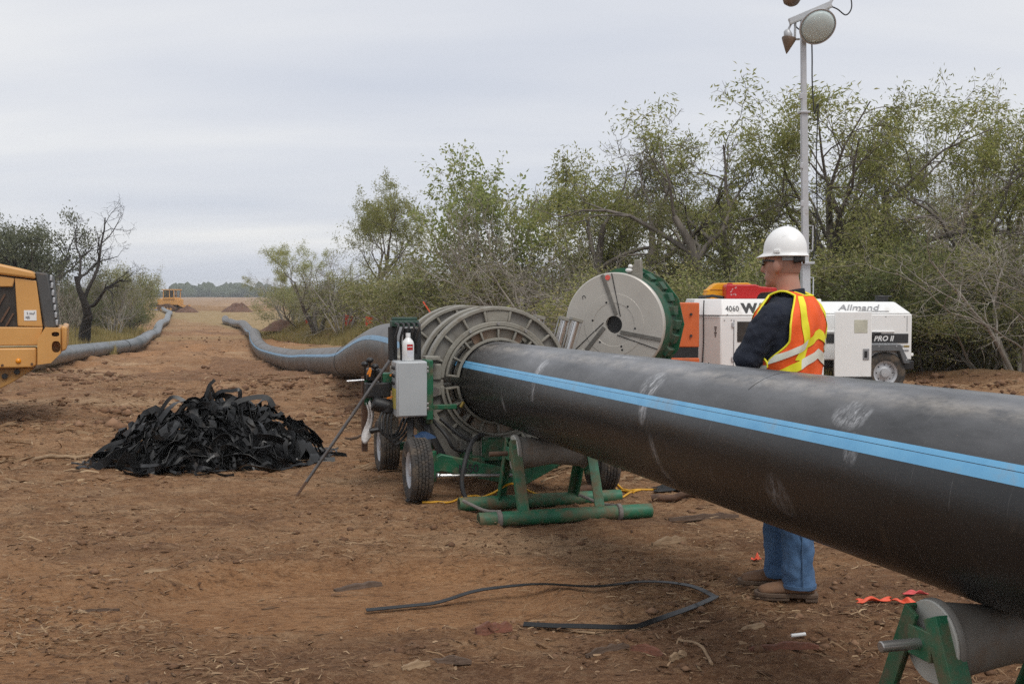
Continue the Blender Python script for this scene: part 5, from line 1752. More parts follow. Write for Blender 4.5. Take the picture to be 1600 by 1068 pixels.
# fender, wheel, tail
mb = MB().prism([(0.48, 0.46), (0.58, 0.46), (0.71, 0.665), (1.13, 0.665), (1.20, 0.47), (1.30, 0.47), (1.15, 0.77), (0.48, 0.77)], (0, -0.14, 0), (1, 0, 0), (0, 0, 1), (0, 0.30, 0))
mb.build('fender', pm('grey_fender', (0.13, 0.135, 0.14), (0.10, 0.105, 0.11), rough=0.55, dirt=0.15), lt, 30, 0.01)
wheel(lt, (0.935, 0.0, 0.32), 0.32, 0.20, M_galv, (0, 1, 0), out=-1, holes=8)
wheel(lt, (0.935, 1.2, 0.32), 0.32, 0.20, M_galv, (0, 1, 0), out=1, holes=8)
MB().box((0.42, 0.6, 0.45), (1.9, 1.0, 0.12)).box((0.90, 0.6, 0.325), (0.06, 1.2, 0.06)).box((-0.9, 0.6, 0.42), (1.0, 0.1, 0.1)).build('trailer_frame', M_black, lt, 40, 0.008)
MB().box((1.40, 0.15, 0.60), (0.06, 0.22, 0.05)).build('corner_lip', M_white, hb, 40, 0.01)
for x_ in (0.62, 1.30):
    MB().box((x_, -0.003, 1.09), (0.006, 0.006, 0.24)).build('panel_gap', M_greyink, hb, 40)
for x_ in (0.66, 0.96, 1.26):
    MB().cyl((x_, -0.006, 1.20), (x_, 0.002, 1.20), 0.008, n=8).build('bolt', M_greyink, hb, 40)
for x_, z_ in ((0.55, 0.74), (0.80, 0.74), (1.08, 0.74), (0.53, 0.52), (1.24, 0.53)):
    MB().cyl((x_, -0.146, z_), (x_, -0.138, z_), 0.010, n=8).build('bolt', M_galv, lt, 40)
MB().box((1.33, 0.10, 0.44), (0.16, 0.26, 0.14)).build('tail_lamp', M_black, lt, 40, 0.012)
MB().box((1.08, 0.5, Z2 + 0.05), (0.18, 0.12, 0.10)).box((1.16, 0.5, Z2 + 0.085), (0.16, 0.10, 0.03)).build('mast_rest', M_black, lt, 40, 0.012)
# open service door standing in front
dr = MB().box((0.285, -0.42, 0.785), (0.58, 0.03, 1.0)).build('service_door', M_white, lt, 40, 0.012)
MB().box((0.40, -0.437, 1.06), (0.205, 0.004, 0.20)).build('sticker', pm('faded_sticker', (0.55, 0.54, 0.44), rough=0.6), dr, 40)
MB().box((0.485, -0.440, 0.635), (0.095, 0.012, 0.17)).build('door_latch', M_greyink, dr, 40, 0.004)
MB().box((0.478, -0.447, 0.635), (0.045, 0.008, 0.10)).build('latch_recess', M_black, dr, 40, 0.003)
MB().box((0.285, -0.40, 0.265), (0.60, 0.10, 0.03)).build('door_sill', M_black, dr, 40)
# mast
base = Vector((-0.10, 0.55, 0.45))


def mastpt(z):
    k = (z - 0.45) / 5.2
    return Vector((-0.125 - 0.105 * k, 0.55, z))


def mast_sec(z0, z1, w, nm='mast_section'):
    a, b = mastpt(z0), mastpt(z1)
    return MB().bar(a, b, w, w, (0, 1, 0)).build(nm, M_galv, lt, 0, 0.008)


m1 = mast_sec(0.40, 2.05, 0.130)
m2 = mast_sec(2.05, 4.45, 0.100)
m3 = mast_sec(4.45, 5.93, 0.080)
for z, w, par in ((2.05, 0.24, m1), (1.15, 0.22, m1), (4.45, 0.16, m2)):
    p = mastpt(z)
    MB().box(tuple(p), (w, w, 0.035)).build('collar', M_galv, par, 0, 0.005)
for z in (1.62, 2.45):
    p = mastpt(z) + Vector((0.085, 0, 0))
    MB().tube([p + Vector((-0.04, 0, -0.2)), p + Vector((0.04, 0, -0.2)), p + Vector((0.04, 0, 0.2)), p + Vector((-0.04, 0, 0.2))], 0.012, 8).build('mast_handle', M_galv, m1, 50)
for z in (3.0, 3.6, 4.7):
    p = mastpt(z) + Vector((-0.06, -0.05, 0))
    MB().box(tuple(p), (0.05, 0.05, 0.09)).build('cable_guide', M_galv, m2, 40, 0.005)
tp = mastpt(5.93)
ca, cb_ = tp + Vector((-0.24, -0.05, -0.06)), tp + Vector((0.40, -0.15, 0.20))
xb = MB().bar(ca, cb_, 0.085, 0.085).build('crossbar', M_galv, lt, 0, 0.005)
MB().bar(ca + Vector((0, -0.03, -0.05)), cb_ + Vector((0, -0.03, -0.05)), 0.05, 0.03).build('crossbar_channel', M_steel, xb, 0, 0.003)
# big lamp facing the viewer
def lamp(c, aim, r, nm, glass):
    aim = Vector(aim).normalized()
    p = MB().lathe([(0.05, -0.30), (0.09, -0.28), (0.14, -0.22), (r * 0.9, -0.06), (r, 0.0), (r * 0.97, 0.0), (r * 0.85, -0.05), (0.12, -0.2), (0.04, -0.25)], c, aim, 36).build(nm, glass[0], lt, 60)
    if glass[1]:
        g_ = MB().lathe([(r * 0.96, 0.005), (r * 0.8, 0.05), (r * 0.5, 0.085), (0.001, 0.10)], c, aim, 36).build('lamp_glass', glass[1], p, 180)
        MB().lathe([(0.02, -0.22), (0.045, -0.16), (0.05, -0.06), (0.03, -0.02), (0.001, 0.0)], c, aim, 16).build('bulb', M_whitep, p, 60)
        MB().lathe([(r * 0.955, -0.012), (r * 1.03, -0.012), (r * 1.03, 0.012), (r * 0.955, 0.012)], c, aim, 36, closed=True).build('lamp_rim', M_galv, p, 40)
    return p


def glassmat():
    m = bpy.data.materials.new('lamp_glass')
    m.use_nodes = True
    b = m.node_tree.nodes['Principled BSDF']
    b.inputs['Base Color'].default_value = (0.70, 0.80, 0.80, 1)
    b.inputs['Roughness'].default_value = 0.12
    b.inputs['Transmission Weight'].default_value = 0.25
    b.inputs['IOR'].default_value = 1.2
    return m


M_refl = pm('lamp_reflector', (0.72, 0.76, 0.75), (0.55, 0.59, 0.58), scale=6, rough=0.35, metal=0.3)
M_lampback = pm('lamp_back', (0.20, 0.14, 0.10), (0.10, 0.065, 0.045), rough=0.5)
c1 = Vector((at(1279, 42, LY + 0.3).x - lx0, 0.3, at(1279, 42, LY + 0.3).z - lgz))
l1 = lamp(c1, (0.06, -0.80, -0.58), 0.285, 'lamp', (M_refl, glassmat()))
MB().tube([cb_ + Vector((-0.05, 0, -0.05)), cb_ + Vector((0.02, 0.1, -0.2)), c1 + Vector((0.02, 0.26, 0.16))], 0.018, 8).build('lamp_yoke', M_galv, l1, 50)
c2 = Vector((at(1234, 62, LY + 0.5).x - lx0, 0.5, at(1234, 62, LY + 0.5).z - lgz))
l2 = MB().lathe([(0.02, -0.02), (0.05, 0.0), (0.07, 0.06), (0.05, 0.14), (0.02, 0.16)], c2 + Vector((0.01, 0, 0.0)), (-0.3, 0, 1), 16).build('lamp', M_galv, lt, 50)
MB().lathe([(0.004, -0.24), (0.03, -0.19), (0.085, -0.07), (0.115, 0.0), (0.11, 0.02), (0.02, 0.03)], c2 + Vector((0, -0.02, -0.0)), (0.16, 0, 1), 24).build('lamp_shell', M_lampback, l2, 60)
mb = MB().bar(ca + Vector((0.04, 0, -0.02)), c2 + Vector((-0.03, 0, 0.1)), 0.04, 0.03).bar(ca + Vector((0.10, 0, -0.02)), c2 + Vector((0.10, 0, 0.02)), 0.04, 0.03).bar(c2 + Vector((0.08, 0, 0.0)), c2 + Vector((0.18, 0, 0.0)), 0.03, 0.03)
mb.build('lamp_yoke', M_galv, l2, 0, 0.004)
l3 = lamp(ca + Vector((0.0, 0.0, 0.52)), (-0.1, 0.3, 0.8), 0.16, 'lamp', (M_lampback, None))
l4 = lamp(cb_ + Vector((0.25, 0.05, 0.45)), (0.3, -0.7, -0.4), 0.285, 'lamp', (M_refl, glassmat()))
MB().bar(cb_ + Vector((-0.02, 0, 0)), cb_ + Vector((0.22, 0.2, 0.4)), 0.04, 0.03).build('lamp_yoke', M_galv, l4, 0)
for k, P_ in enumerate(([cb_ + Vector((-0.05, -0.02, -0.03)), cb_ + Vector((0.10, 0, -0.08)), cb_ + Vector((0.24, 0, -0.17)), cb_ + Vector((0.33, 0, -0.05)), cb_ + Vector((0.30, 0, 0.2))],
                        [ca + Vector((0.08, 0, -0.05)), ca + Vector((0.18, 0, -0.12)), ca + Vector((0.26, 0, 0.02))],
                        [tp + Vector((0.14, 0, -0.2)), tp + Vector((0.17, 0.05, -0.6)), tp + Vector((0.16, 0.0, -1.0)), tp + Vector((0.20, 0, -1.5)), tp + Vector((0.26, 0, -1.35)), tp + Vector((0.24, 0, -2.2)), mastpt(2.6) + Vector((0.2, 0, 0)), mastpt(2.1) + Vector((0.12, 0, 0))])):
    MB().tube(spline(P_, 24), 0.011, 6).build('cable', M_hose, lt, 60)

# ------------------------------------------------------------------ yellow loader at the left edge
WY = 13.2
ws = F / WY
wx = at(0, 500, WY).x
WTH = R(21)
WP = at(105, 500, WY)
wl = empty('wheel_loader', (WP.x, WY, float(gh(wx - 0.5, WY + 0.3))), WTH, 'yellow wheel loader, its rear end reaching in at the left edge', 'loader')


def lw(px, py):
    # where the line of sight meets the loader's near side
    d = at(px, py, 1.0) - Vector((0, 0, EYE))
    ux, uy = math.cos(WTH), math.sin(WTH)
    # t*d.xy = WP.xy + s*u
    det = d.x * -uy + ux * d.y
    t = (WP.x * -uy + ux * WY) / det
    s = (d.x * t - WP.x) / ux
    return (s, EYE + d.z * t - float(gh(wx - 0.5, WY + 0.3)))


DW = 1.5
hood = [lw(-150, 545), lw(60, 541), lw(68, 512), lw(53, 424), lw(30, 419), lw(0, 412), lw(-150, 395)]
# side skin with a real opening: pieces round the window
def plate(pts, y, d, nm, m, par=wl, bev=0.012):
    return MB().prism(pts, (0, y, 0), (1, 0, 0), (0, 0, 1), (0, d, 0)).build(nm, m, par, 25, bev, seg=3)


hc = plate([lw(-150, 541), lw(62, 539), lw(67, 512), lw(56.5, 437), lw(0, 430), lw(-150, 414)], 0.05, DW, 'hood_core', M_darkwin, wl, 0)
plate([lw(-150, 541), lw(61, 539), lw(67, 511), lw(-150, 510)], 0.0, 0.06, 'side_panel', M_cat)
plate([lw(27.5, 509.5), lw(66.5, 510.5), lw(56.5, 438.5), lw(23, 434)], 0.0, 0.06, 'side_panel', M_cat)
plate([lw(-150, 448), lw(20, 448), lw(23, 434.5), lw(0, 431), lw(-150, 413)], 0.0, 0.06, 'side_panel', M_cat)
plate([lw(-150, 509.5), lw(-100, 509.5), lw(-100, 449), lw(-150, 449)], 0.0, 0.06, 'side_panel', M_cat)
mb = MB()
for k, (px, py) in enumerate(((5, 470), (12, 490), (18, 500))):
    p = lw(px, py)
    mb.bar((p[0] - 0.08, 0.03, p[1] - 0.1), (p[0] + 0.02, 0.03, p[1] + 0.08), 0.02, 0.02)
mb.build('engine_pipe', M_rust, hc, 40)
plate([lw(-150, 412), lw(0, 429), lw(56.5, 436), lw(53, 424), lw(30, 418.5), lw(0, 412), lw(-150, 393)], -0.03, DW + 0.12, 'hood_top', M_cat, wl, 0.03)
plate([lw(54.5, 424), lw(75, 427), lw(88, 512), lw(68, 513)], 0.03, DW + 0.0, 'grille_frame', pm('dark_grey_plastic', (0.075, 0.075, 0.075), rough=0.6, dirt=0.2), wl, 0.02)
gr = plate([lw(75.5, 427), lw(80, 430), lw(90, 510), lw(88.5, 511)], 0.10, DW - 0.2, 'grille', M_black, wl, 0)
for k in range(7):
    f_ = k / 6
    p = lw(79 + 9 * f_, 434 + 70 * f_)
    MB().box((p[0], 0.12, p[1]), (0.03, 0.06, 0.07), (0, 0.1, 0)).build('grille_clip', M_galv, gr, 40, 0.008)
# counterweight with real holes
def holed(outline, holes, y, d, nm, m, par):
    bm = bmesh.new()
    loops = [outline] + holes
    es = []
    for lp in loops:
        vs_ = [bm.verts.new((p[0], y, p[1])) for p in lp]
        es += [bm.edges.new((vs_[i], vs_[(i + 1) % len(vs_)])) for i in range(len(vs_))]
    bmesh.ops.triangle_fill(bm, use_beauty=True, use_dissolve=False, edges=es)
    ret = bmesh.ops.extrude_face_region(bm, geom=list(bm.faces))
    bmesh.ops.translate(bm, verts=[v for v in ret['geom'] if isinstance(v, bmesh.types.BMVert)], vec=(0, d, 0))
    bmesh.ops.recalc_face_normals(bm, faces=bm.faces)
    me = bpy.data.meshes.new(nm)
    bm.to_mesh(me)
    bm.free()
    return link_mesh(nm, me, m, par)


def oval(px, py, rx, ry, n=18, pw=2.6):
    o = []
    for k in range(n):
        a = 2 * math.pi * k / n
        c, s = math.cos(a), math.sin(a)
        o.append(lw(px + rx * math.copysign(abs(c) ** (2 / pw), c), py + ry * math.copysign(abs(s) ** (2 / pw), s)))
    return o


cw_out = [lw(59, 569), lw(80, 566), lw(95, 551), lw(95, 512), lw(71, 511), lw(59, 531)]
cw = holed(cw_out, [oval(87, 521.5, 6, 3.6), oval(88, 541, 6.8, 9)], -0.12, 0.22, 'counterweight', M_cat, wl)
b_ = cw.modifiers.new('bevel', 'BEVEL')
b_.width, b_.segments, b_.limit_method, b_.angle_limit = 0.012, 2, 'ANGLE', R(40)
MB().prism([lw(60, 568), lw(95, 553), lw(95, 513), lw(60, 513)], (0, 0.10, 0), (1, 0, 0), (0, 0, 1), (0, DW + 0.1, 0)).build('counterweight_core', M_cat, wl, 30)
plate([lw(95.5, 549), lw(104, 546), lw(105, 510.5), lw(95.5, 509)], -0.02, DW + 0.15, 'bumper', M_cat, wl, 0.02)
plate([lw(-150, 577), lw(50, 574), lw(58, 570), lw(57.5, 543), lw(-150, 545)], -0.04, 0.3, 'lower_skirt', M_cat, wl, 0.02)
p = lw(29, 563.5)
MB().lathe([(0.03, 0), (0.028, 0.012), (0.015, 0.022), (0.001, 0.025)], (p[0], -0.04, p[1]), (0, -1, 0), 20).build('marker_lamp', pm('amber_lens', (0.85, 0.30, 0.01), rough=0.2), wl, 50)
for px, py in ((4, 570), (50, 568)):
    p = lw(px, py)
    MB().cyl((p[0], -0.05, p[1]), (p[0], -0.03, p[1]), 0.015, n=8).build('bolt', M_rust, wl, 40)
M_catdirty = pm('muddy_machine_paint', (0.42, 0.22, 0.06), (0.27, 0.15, 0.055), rough=0.65, dirt=0.6, dirtcol=(0.17, 0.10, 0.06))
plate([lw(-150, 640), lw(-20, 618), lw(20, 597), lw(54, 575.5), lw(-150, 577)], 0.06, DW - 0.2, 'rear_frame', M_catdirty, wl, 0.01)
for px, py in ((7, 588), (26, 581)):
    p = lw(px, py)
    MB().cyl((p[0], 0.03, p[1]), (p[0], 0.07, p[1]), 0.033, n=16).build('frame_bolt', M_black, wl, 40, 0.004)
p = lw(47.3, 492.5)
st = MB().box((p[0], -0.002, p[1]), (0.135, 0.004, 0.122)).build('sticker', M_whitep, wl, 40)
mb = MB()
for dx, dz, w_, h_ in ((0.015, 0.02, 0.05, 0.018), (-0.03, -0.02, 0.045, 0.02), (-0.02, -0.035, 0.03, 0.012), (-0.03, 0.025, 0.012, 0.03), (0.045, 0.03, 0.012, 0.025)):
    mb.box((p[0] + dx, -0.005, p[1] + dz), (w_, 0.003, h_), (0, dx * 8, 0))
mb.build('sticker_print', M_greyink, st, 0)
for x, y in ((-2.05, 0.15), (-2.05, 1.45), (-4.5, 0.15), (-4.5, 1.45)):
    wheel(wl, (x, y, 0.62), 0.64, 0.42, M_cat, (0, 1, 0), out=-1 if y < 1 else 1)
mb = MB().box((-3.6, 0.85, 1.1), (1.7, 1.1, 1.0)).build('front_frame', M_cat, wl, 30, 0.03)
cbn = MB()
for x in (-3.9, -2.75):
    for y in (0.25, 1.4):
        cbn.bar((x, y, 1.5), (x + (0.1 if x < -3 else 0), y, 2.85), 0.08, 0.08)
cbn.box((-3.3, 0.82, 2.9), (1.5, 1.4, 0.12))
cbn.build('cab', M_cat, wl, 30, 0.02)

# ------------------------------------------------------------------ far bulldozer and spoil heaps
dzp = grd(268, 486)
dz = empty('bulldozer', dzp, R(-20), 'small distant yellow bulldozer at the far end of the cleared strip', 'bulldozer', None, (1.12, 1.12, 1.12))
k_ = dzp.y / F
MB().box((-0.1, 0, 1.25), (3.2, 1.3, 0.8)).prism([(-1.9, 0.9), (-0.8, 0.75), (-0.6, 1.75), (-1.9, 1.7)], (0, -0.6, 0), (1, 0, 0), (0, 0, 1), (0, 1.2, 0)).build('hull', M_cat, dz, 30, 0.05)
mb = MB()
for x in (-0.75, 0.25, 0.95):
    for y in (-0.7, 0.7):
        mb.bar((x, y, 1.6), (x, y, 2.85), 0.12, 0.12)
mb.box((0.1, 0, 2.92), (2.1, 1.7, 0.14)).box((0.1, 0, 1.75), (1.9, 1.5, 0.25))
cabd = mb.build('cab', M_cat, dz, 30, 0.03)
for x0, x1 in ((-0.68, 0.18), (0.32, 0.88)):
    MB().box(((x0 + x1) / 2, -0.70, 2.33), (x1 - x0, 0.04, 0.95)).build('window', M_darkwin, cabd, 30)
MB().box((-0.80, 0, 2.33), (0.04, 1.25, 0.95)).build('window', M_darkwin, cabd, 30)
for y in (-0.85, 0.85):
    mb = MB()
    prof = [(-1.35, 0.0), (1.1, 0.0), (1.4, 0.25), (1.35, 0.5), (0.2, 1.0), (-0.2, 1.0), (-1.35, 0.75), (-1.6, 0.4)]
    tr_ = MB().prism(prof, (0, y - 0.25, 0.02), (1, 0, 0), (0, 0, 1), (0, 0.5, 0)).build('track', M_rust, dz, 20, 0.05)
    mb = MB()
    for x in (-0.8, -0.3, 0.2, 0.7):
        mb.cyl((x, y - 0.27, 0.28), (x, y + 0.27, 0.28), 0.18, n=12)
    mb.build('track_roller', M_cat, tr_, 30)
MB().grid(lambda u, v: (-2.35 + 0.25 * (2 * v - 1) ** 2 - 0.12, -1.5 + 3 * u, 0.1 + 1.05 * v), 4, 8).build('blade', M_steel, dz, 180)
MB().bar((-2.2, -1.0, 0.4), (-0.2, -1.05, 0.5), 0.12, 0.2).bar((-2.2, 1.0, 0.4), (-0.2, 1.05, 0.5), 0.12, 0.2).build('push_arm', M_cat, dz, 30)
MB().bar((1.4, -0.4, 0.9), (2.5, -0.4, 0.5), 0.12, 0.15).bar((1.4, 0.4, 0.9), (2.5, 0.4, 0.5), 0.12, 0.15).box((2.5, 0, 0.7), (0.2, 1.4, 0.3)).build('ripper', M_cat, dz, 30)


def mound(px, py, wpx, hpx, seed, label, sy=0.7):
    c = grd(px, py)
    k = c.y / F
    rx, h = wpx * k / 2, hpx * k

    def f(u, v):
        a = 2 * math.pi * u
        r = v
        x, y = rx * r * math.cos(a), rx * sy * r * math.sin(a)
        nn = float(vnoise(np.array(x * 2.2 / rx + seed), np.array(y * 2.2 / rx), seed))
        n2 = float(vnoise(np.array(x * 7 / rx + seed), np.array(y * 7 / rx), seed + 1))
        z = h * ((1 - r ** 1.3) * (1 + 0.35 * nn) + 0.13 * n2 * (1 - r))
        return (x, y, z - 0.05)
    o = MB().grid(f, 44, 16, True).build('spoil_heap', M_mound, None, 0)
    o.location = c
    tag(o, label, 'spoil heap', 'heaps of spoil')
    return o


mound(292, 488, 40, 13, 3, 'dark brown spoil heap right beside the distant bulldozer')
mound(371, 487, 52, 14, 6, 'pointed brown spoil heap in the distance, right of the bulldozer')
mound(446, 516, 80, 17, 9, 'low bank of brown spoil beside the far end of the dusty pipe', 0.5)
mound(398, 478, 30, 5, 13, 'tiny far spoil heap at the edge of the tan field')

# ------------------------------------------------------------------ pile of black shavings
pc = grd(333, 718)
pile = empty('shaving_pile', pc, 0, 'heap of tangled black plastic shavings on the dirt left of the machine', 'pile')
PRX, PRY, PH = 1.0, 0.85, 0.60


def pile_z(x, y):
    r = math.hypot(x / PRX, y / PRY)
    sh = max(0.0, 1 - r)
    ph = math.atan2(y, x)
    z = PH * (sh ** 0.72) * (1 + 0.10 * math.sin(3 * ph + 1)) * (0.93 + 0.10 * math.sin(7 * x + 5 * y))
    # second hump to the right
    z += 0.05 * math.sin(9.0 * x + 2.0) * math.sin(8.0 * y + 1.0) * sh ** 0.4
    return max(z, 0.47 * max(0.0, 1 - math.hypot((x - 0.42) / 0.62, y / 0.6)) ** 0.6)


MB().grid(lambda u, v: (v * PRX * 0.93 * math.cos(6.2832 * u), v * PRY * 0.93 * math.sin(6.2832 * u), max(-0.03, pile_z(v * PRX * math.cos(6.2832 * u), v * PRY * math.sin(6.2832 * u)) * 0.9 - 0.05)), 36, 14, True).build('inner_heap', M_strip, pile, 0)


def ribbon(P, w, th, nrm_fn, mat, name, parent):
    """flat strip with thickness along P"""
    m = len(P)
    vs_, fs = [], []
    for i in range(m):
        t_ = (P[min(i + 1, m - 1)] - P[max(i - 1, 0)]).normalized()
        nn = nrm_fn(i / (m - 1), t_)
        s = t_.cross(nn)
        if s.length < 1e-4:
            s = t_.orthogonal()
        s.normalize()
        nn = s.cross(t_)
        for q in ((-1, -1), (1, -1), (1, 1), (-1, 1)):
            vs_.append(P[i] + s * q[0] * w / 2 + nn * q[1] * th / 2)
    for i in range(m - 1):
        for k in range(4):
            k2 = (k + 1) % 4
            fs.append((i * 4 + k, i * 4 + k2, (i + 1) * 4 + k2, (i + 1) * 4 + k))
    fs += [(3, 2, 1, 0), tuple((m - 1) * 4 + k for k in range(4))]
    mb = MB()
    mb.add(vs_, fs)
    return mb.build(name, mat, parent, 30, fix=False)


rr = random.Random(77)
for k in range(275):
    q = rr.random()
    a = rr.uniform(0, 2 * math.pi) if q > 0.45 else rr.uniform(math.pi * 1.02, math.pi * 1.98)
    r0 = math.sqrt(rr.random()) * 0.98
    p = Vector((PRX * r0 * math.cos(a), PRY * r0 * math.sin(a), 0))
    h_ = rr.uniform(0, 2 * math.pi)
    L = rr.uniform(0.18, 0.80)
    turn = rr.gauss(0, 4.5)
    wav, wph, wf = rr.uniform(0.01, 0.10) * (1.0 if rr.random() < 0.8 else 1.6), rr.uniform(0, 6), rr.uniform(4, 11)
    pts = []
    m = 11
    for i in range(m):
        f_ = i / (m - 1)
        z = max(pile_z(p.x, p.y), 0.0) + 0.012 + wav * (0.5 + 0.5 * math.sin(wph + wf * f_)) + rr.uniform(0, 0.008)
        pts.append(Vector((p.x, p.y, z)))
        h_ += turn * 0.1
        p = p + Vector((math.cos(h_), math.sin(h_), 0)) * (L / (m - 1))
        e_r = math.hypot(p.x / PRX, p.y / PRY)
        if e_r > 1.03:
            h_ += 0.8
    tw0, tw1 = rr.uniform(-1.5, 1.5), rr.gauss(0, 2.4)

    def nf(f_, t_, tw0=tw0, tw1=tw1):
        return Matrix.Rotation(tw0 + tw1 * f_, 3, t_) @ Vector((0.05, 0, 1))
    ribbon(pts, 0.018 + 0.075 * rr.random() ** 1.6, 0.003, nf, M_strip, 'plastic_strip', pile)
# strays round the foot of the heap
for k in range(16):
    a = rr.uniform(0, 2 * math.pi)
    p = Vector((PRX * rr.uniform(0.98, 1.18) * math.cos(a), PRY * rr.uniform(0.98, 1.2) * math.sin(a), 0.012))
    h_, pts = rr.uniform(0, 6.28), []
    tn = rr.gauss(0, 0.35)
    for i in range(10):
        pts.append(Vector((p.x, p.y, 0.015 + 0.02 * abs(math.sin(i * 0.9 + k)))))
        h_ += tn
        p = p + Vector((math.cos(h_), math.sin(h_), 0)) * 0.04
    ribbon(pts, rr.uniform(0.015, 0.04), 0.003, lambda f_, t_: Vector((0.2, -0.3, 1)), M_strip, 'plastic_strip', pile)
# a few strips standing out of the heap
for (P_, w_) in (([(-0.03, -0.05, 0.48), (-0.04, -0.05, 0.60), (-0.02, -0.03, 0.70), (0.03, -0.02, 0.755)], 0.035),
                 ([(-0.02, -0.05, 0.55), (0.08, -0.05, 0.645), (0.20, -0.06, 0.655), (0.27, -0.05, 0.66), (0.27, -0.05, 0.56)], 0.04),
                 ([(-0.55, 0.0, 0.36), (-0.42, 0.0, 0.56), (-0.34, 0.02, 0.585), (-0.2, 0.02, 0.50)], 0.04),
                 ([(0.1, -0.2, 0.45), (0.3, -0.1, 0.57), (0.5, 0.0, 0.59), (0.58, 0.0, 0.50)], 0.055),
                 ([(-1.05, -0.35, 0.02), (-0.9, -0.3, 0.16), (-0.7, -0.25, 0.22), (-0.5, -0.3, 0.25)], 0.045),
                 ([(-0.9, -0.5, 0.02), (-0.3, -0.72, 0.05), (0.1, -0.74, 0.03), (0.4, -0.72, 0.02)], 0.05),
                 ([(0.55, -0.1, 0.35), (0.85, -0.15, 0.12), (1.02, -0.2, 0.03), (1.18, -0.15, 0.02)], 0.055),
                 ([(-0.85, -0.1, 0.18), (-0.78, -0.1, 0.25), (-0.66, -0.1, 0.24), (-0.6, -0.1, 0.3)], 0.03)):
    ribbon(spline([Vector(p) for p in P_], 14), w_, 0.003, lambda f_, t_: Vector((0.1, -0.7, 0.6)), M_strip, 'plastic_strip', pile)

# the long strip lying alone
lsp = [grd(px, py, 0.012) for px, py in ((572, 957), (690, 944.5), (820, 932), (930, 920.5), (1010, 917), (1075, 924), (1113, 936), (1112, 941), (1060, 963), (1000, 980), (910, 978.5), (818, 975.5))]
lsp = spline(lsp, 90)
for p in lsp:
    p.z = float(zvis(np.array(p.x), np.array(p.y)))
_z = [p.z for p in lsp]
for i, p in enumerate(lsp):
    w_ = _z[max(0, i - 9):i + 10]
    p.z = 0.5 * max(w_) + 0.5 * sum(w_) / len(w_) + 0.022
ls = ribbon(lsp, 0.032, 0.004, lambda f_, t_: Vector((0.1 * math.sin(9 * f_), -0.22 + 0.2 * math.sin(5 * f_), 1)), M_strip, 'plastic_strip', None)
tag(ls, 'single long black plastic strip bent in a hairpin on the dirt', 'strip')

# ------------------------------------------------------------------ cords, hoses, small litter
def ground_tube(name, pix, r, mat, label, cat, n=60, lift=0.004, group=None):
    P_ = spline([grd(px, py) for px, py in pix], n)
    for p in P_:
        p.z = float(zvis(np.array(p.x), np.array(p.y))) + r + lift
    o = MB().tube(P_, r, 8).build(name, mat, None, 60)
    return tag(o, label, cat, group)


P_ = [grd(660, 786), grd(700, 785.5), grd(738, 781), Vector(at(768, 771, 8.0)), Vector(at(792, 757, 7.93)), Vector(at(806, 756, 7.9)), Vector(at(830, 768, 8.1)), grd(856, 777), grd(890, 780), grd(930, 780), grd(968, 778), grd(985, 774), grd(1000, 771)]
P_ = spline(P_, 70)
for p in P_:
    p.z = max(p.z, float(zvis(np.array(p.x), np.array(p.y))) + 0.012)
tag(MB().tube(P_, 0.0085, 8).build('extension_cord', M_cord, None, 60), 'yellow extension cord trailing across the base of the roller stand', 'cord', 'yellow cords')
ground_tube('extension_cord', [(952, 754), (965, 762), (985, 768.5), (1005, 769), (1026, 767)], 0.0085, M_cord, 'short loop of yellow cord right of the machine wheel, ending at black cloth', 'cord', 40, group='yellow cords')
ground_tube('extension_cord', [(948, 758), (960, 765), (978, 769), (990, 773)], 0.0085, M_cord, 'second thin yellow cord strand just behind the roller stand', 'cord', 30, group='yellow cords')
ground_tube('ground_hose', [(950, 742), (968, 736), (992, 733), (1010, 736)], 0.03, pm('muddy_hose', (0.12, 0.09, 0.07), rough=0.8), 'muddy hose curving on the dirt behind the right machine wheel', 'hose', 30)
ground_tube('steel_rod', [(1018, 781), (1060, 782.5), (1125, 785)], 0.028, M_rust, 'rusty steel rod lying on the dirt under the pipe', 'rod', 20)
ground_tube('brown_log', [(905, 772), (940, 771), (962, 770)], 0.03, M_rust, 'short brown log lying behind the roller stand', 'log', 16)


def cloth(name, px, py, w, d, h, mat, label, cat, seed, rz=0.0, group=None):
    c = grd(px, py)
    g = random.Random(seed)
    ph = [g.uniform(0, 6) for _ in range(6)]

    def f(u, v):
        x, y = (u - 0.5) * w, (v - 0.5) * d
        x += 0.06 * w * math.sin(9 * v + ph[0])
        y += 0.10 * d * math.sin(7 * u + ph[1])
        z = h * (0.5 + 0.5 * math.sin(ph[2] + 8 * u + 3 * v)) * (0.4 + 0.6 * math.sin(3.14 * u)) * (0.5 + 0.5 * math.sin(ph[3] + 6 * v - 4 * u))
        return (x, y, z + 0.012)
    o = MB().grid(f, 22, 10).build(name, mat, None, 180)
    o.location = (c.x, c.y, float(zvis(np.array(c.x), np.array(c.y))))
    o.rotation_euler = (0, 0, rz)
    s_ = o.modifiers.new('thick', 'SOLIDIFY')
    s_.thickness = 0.003
    return tag(o, label, cat, group)


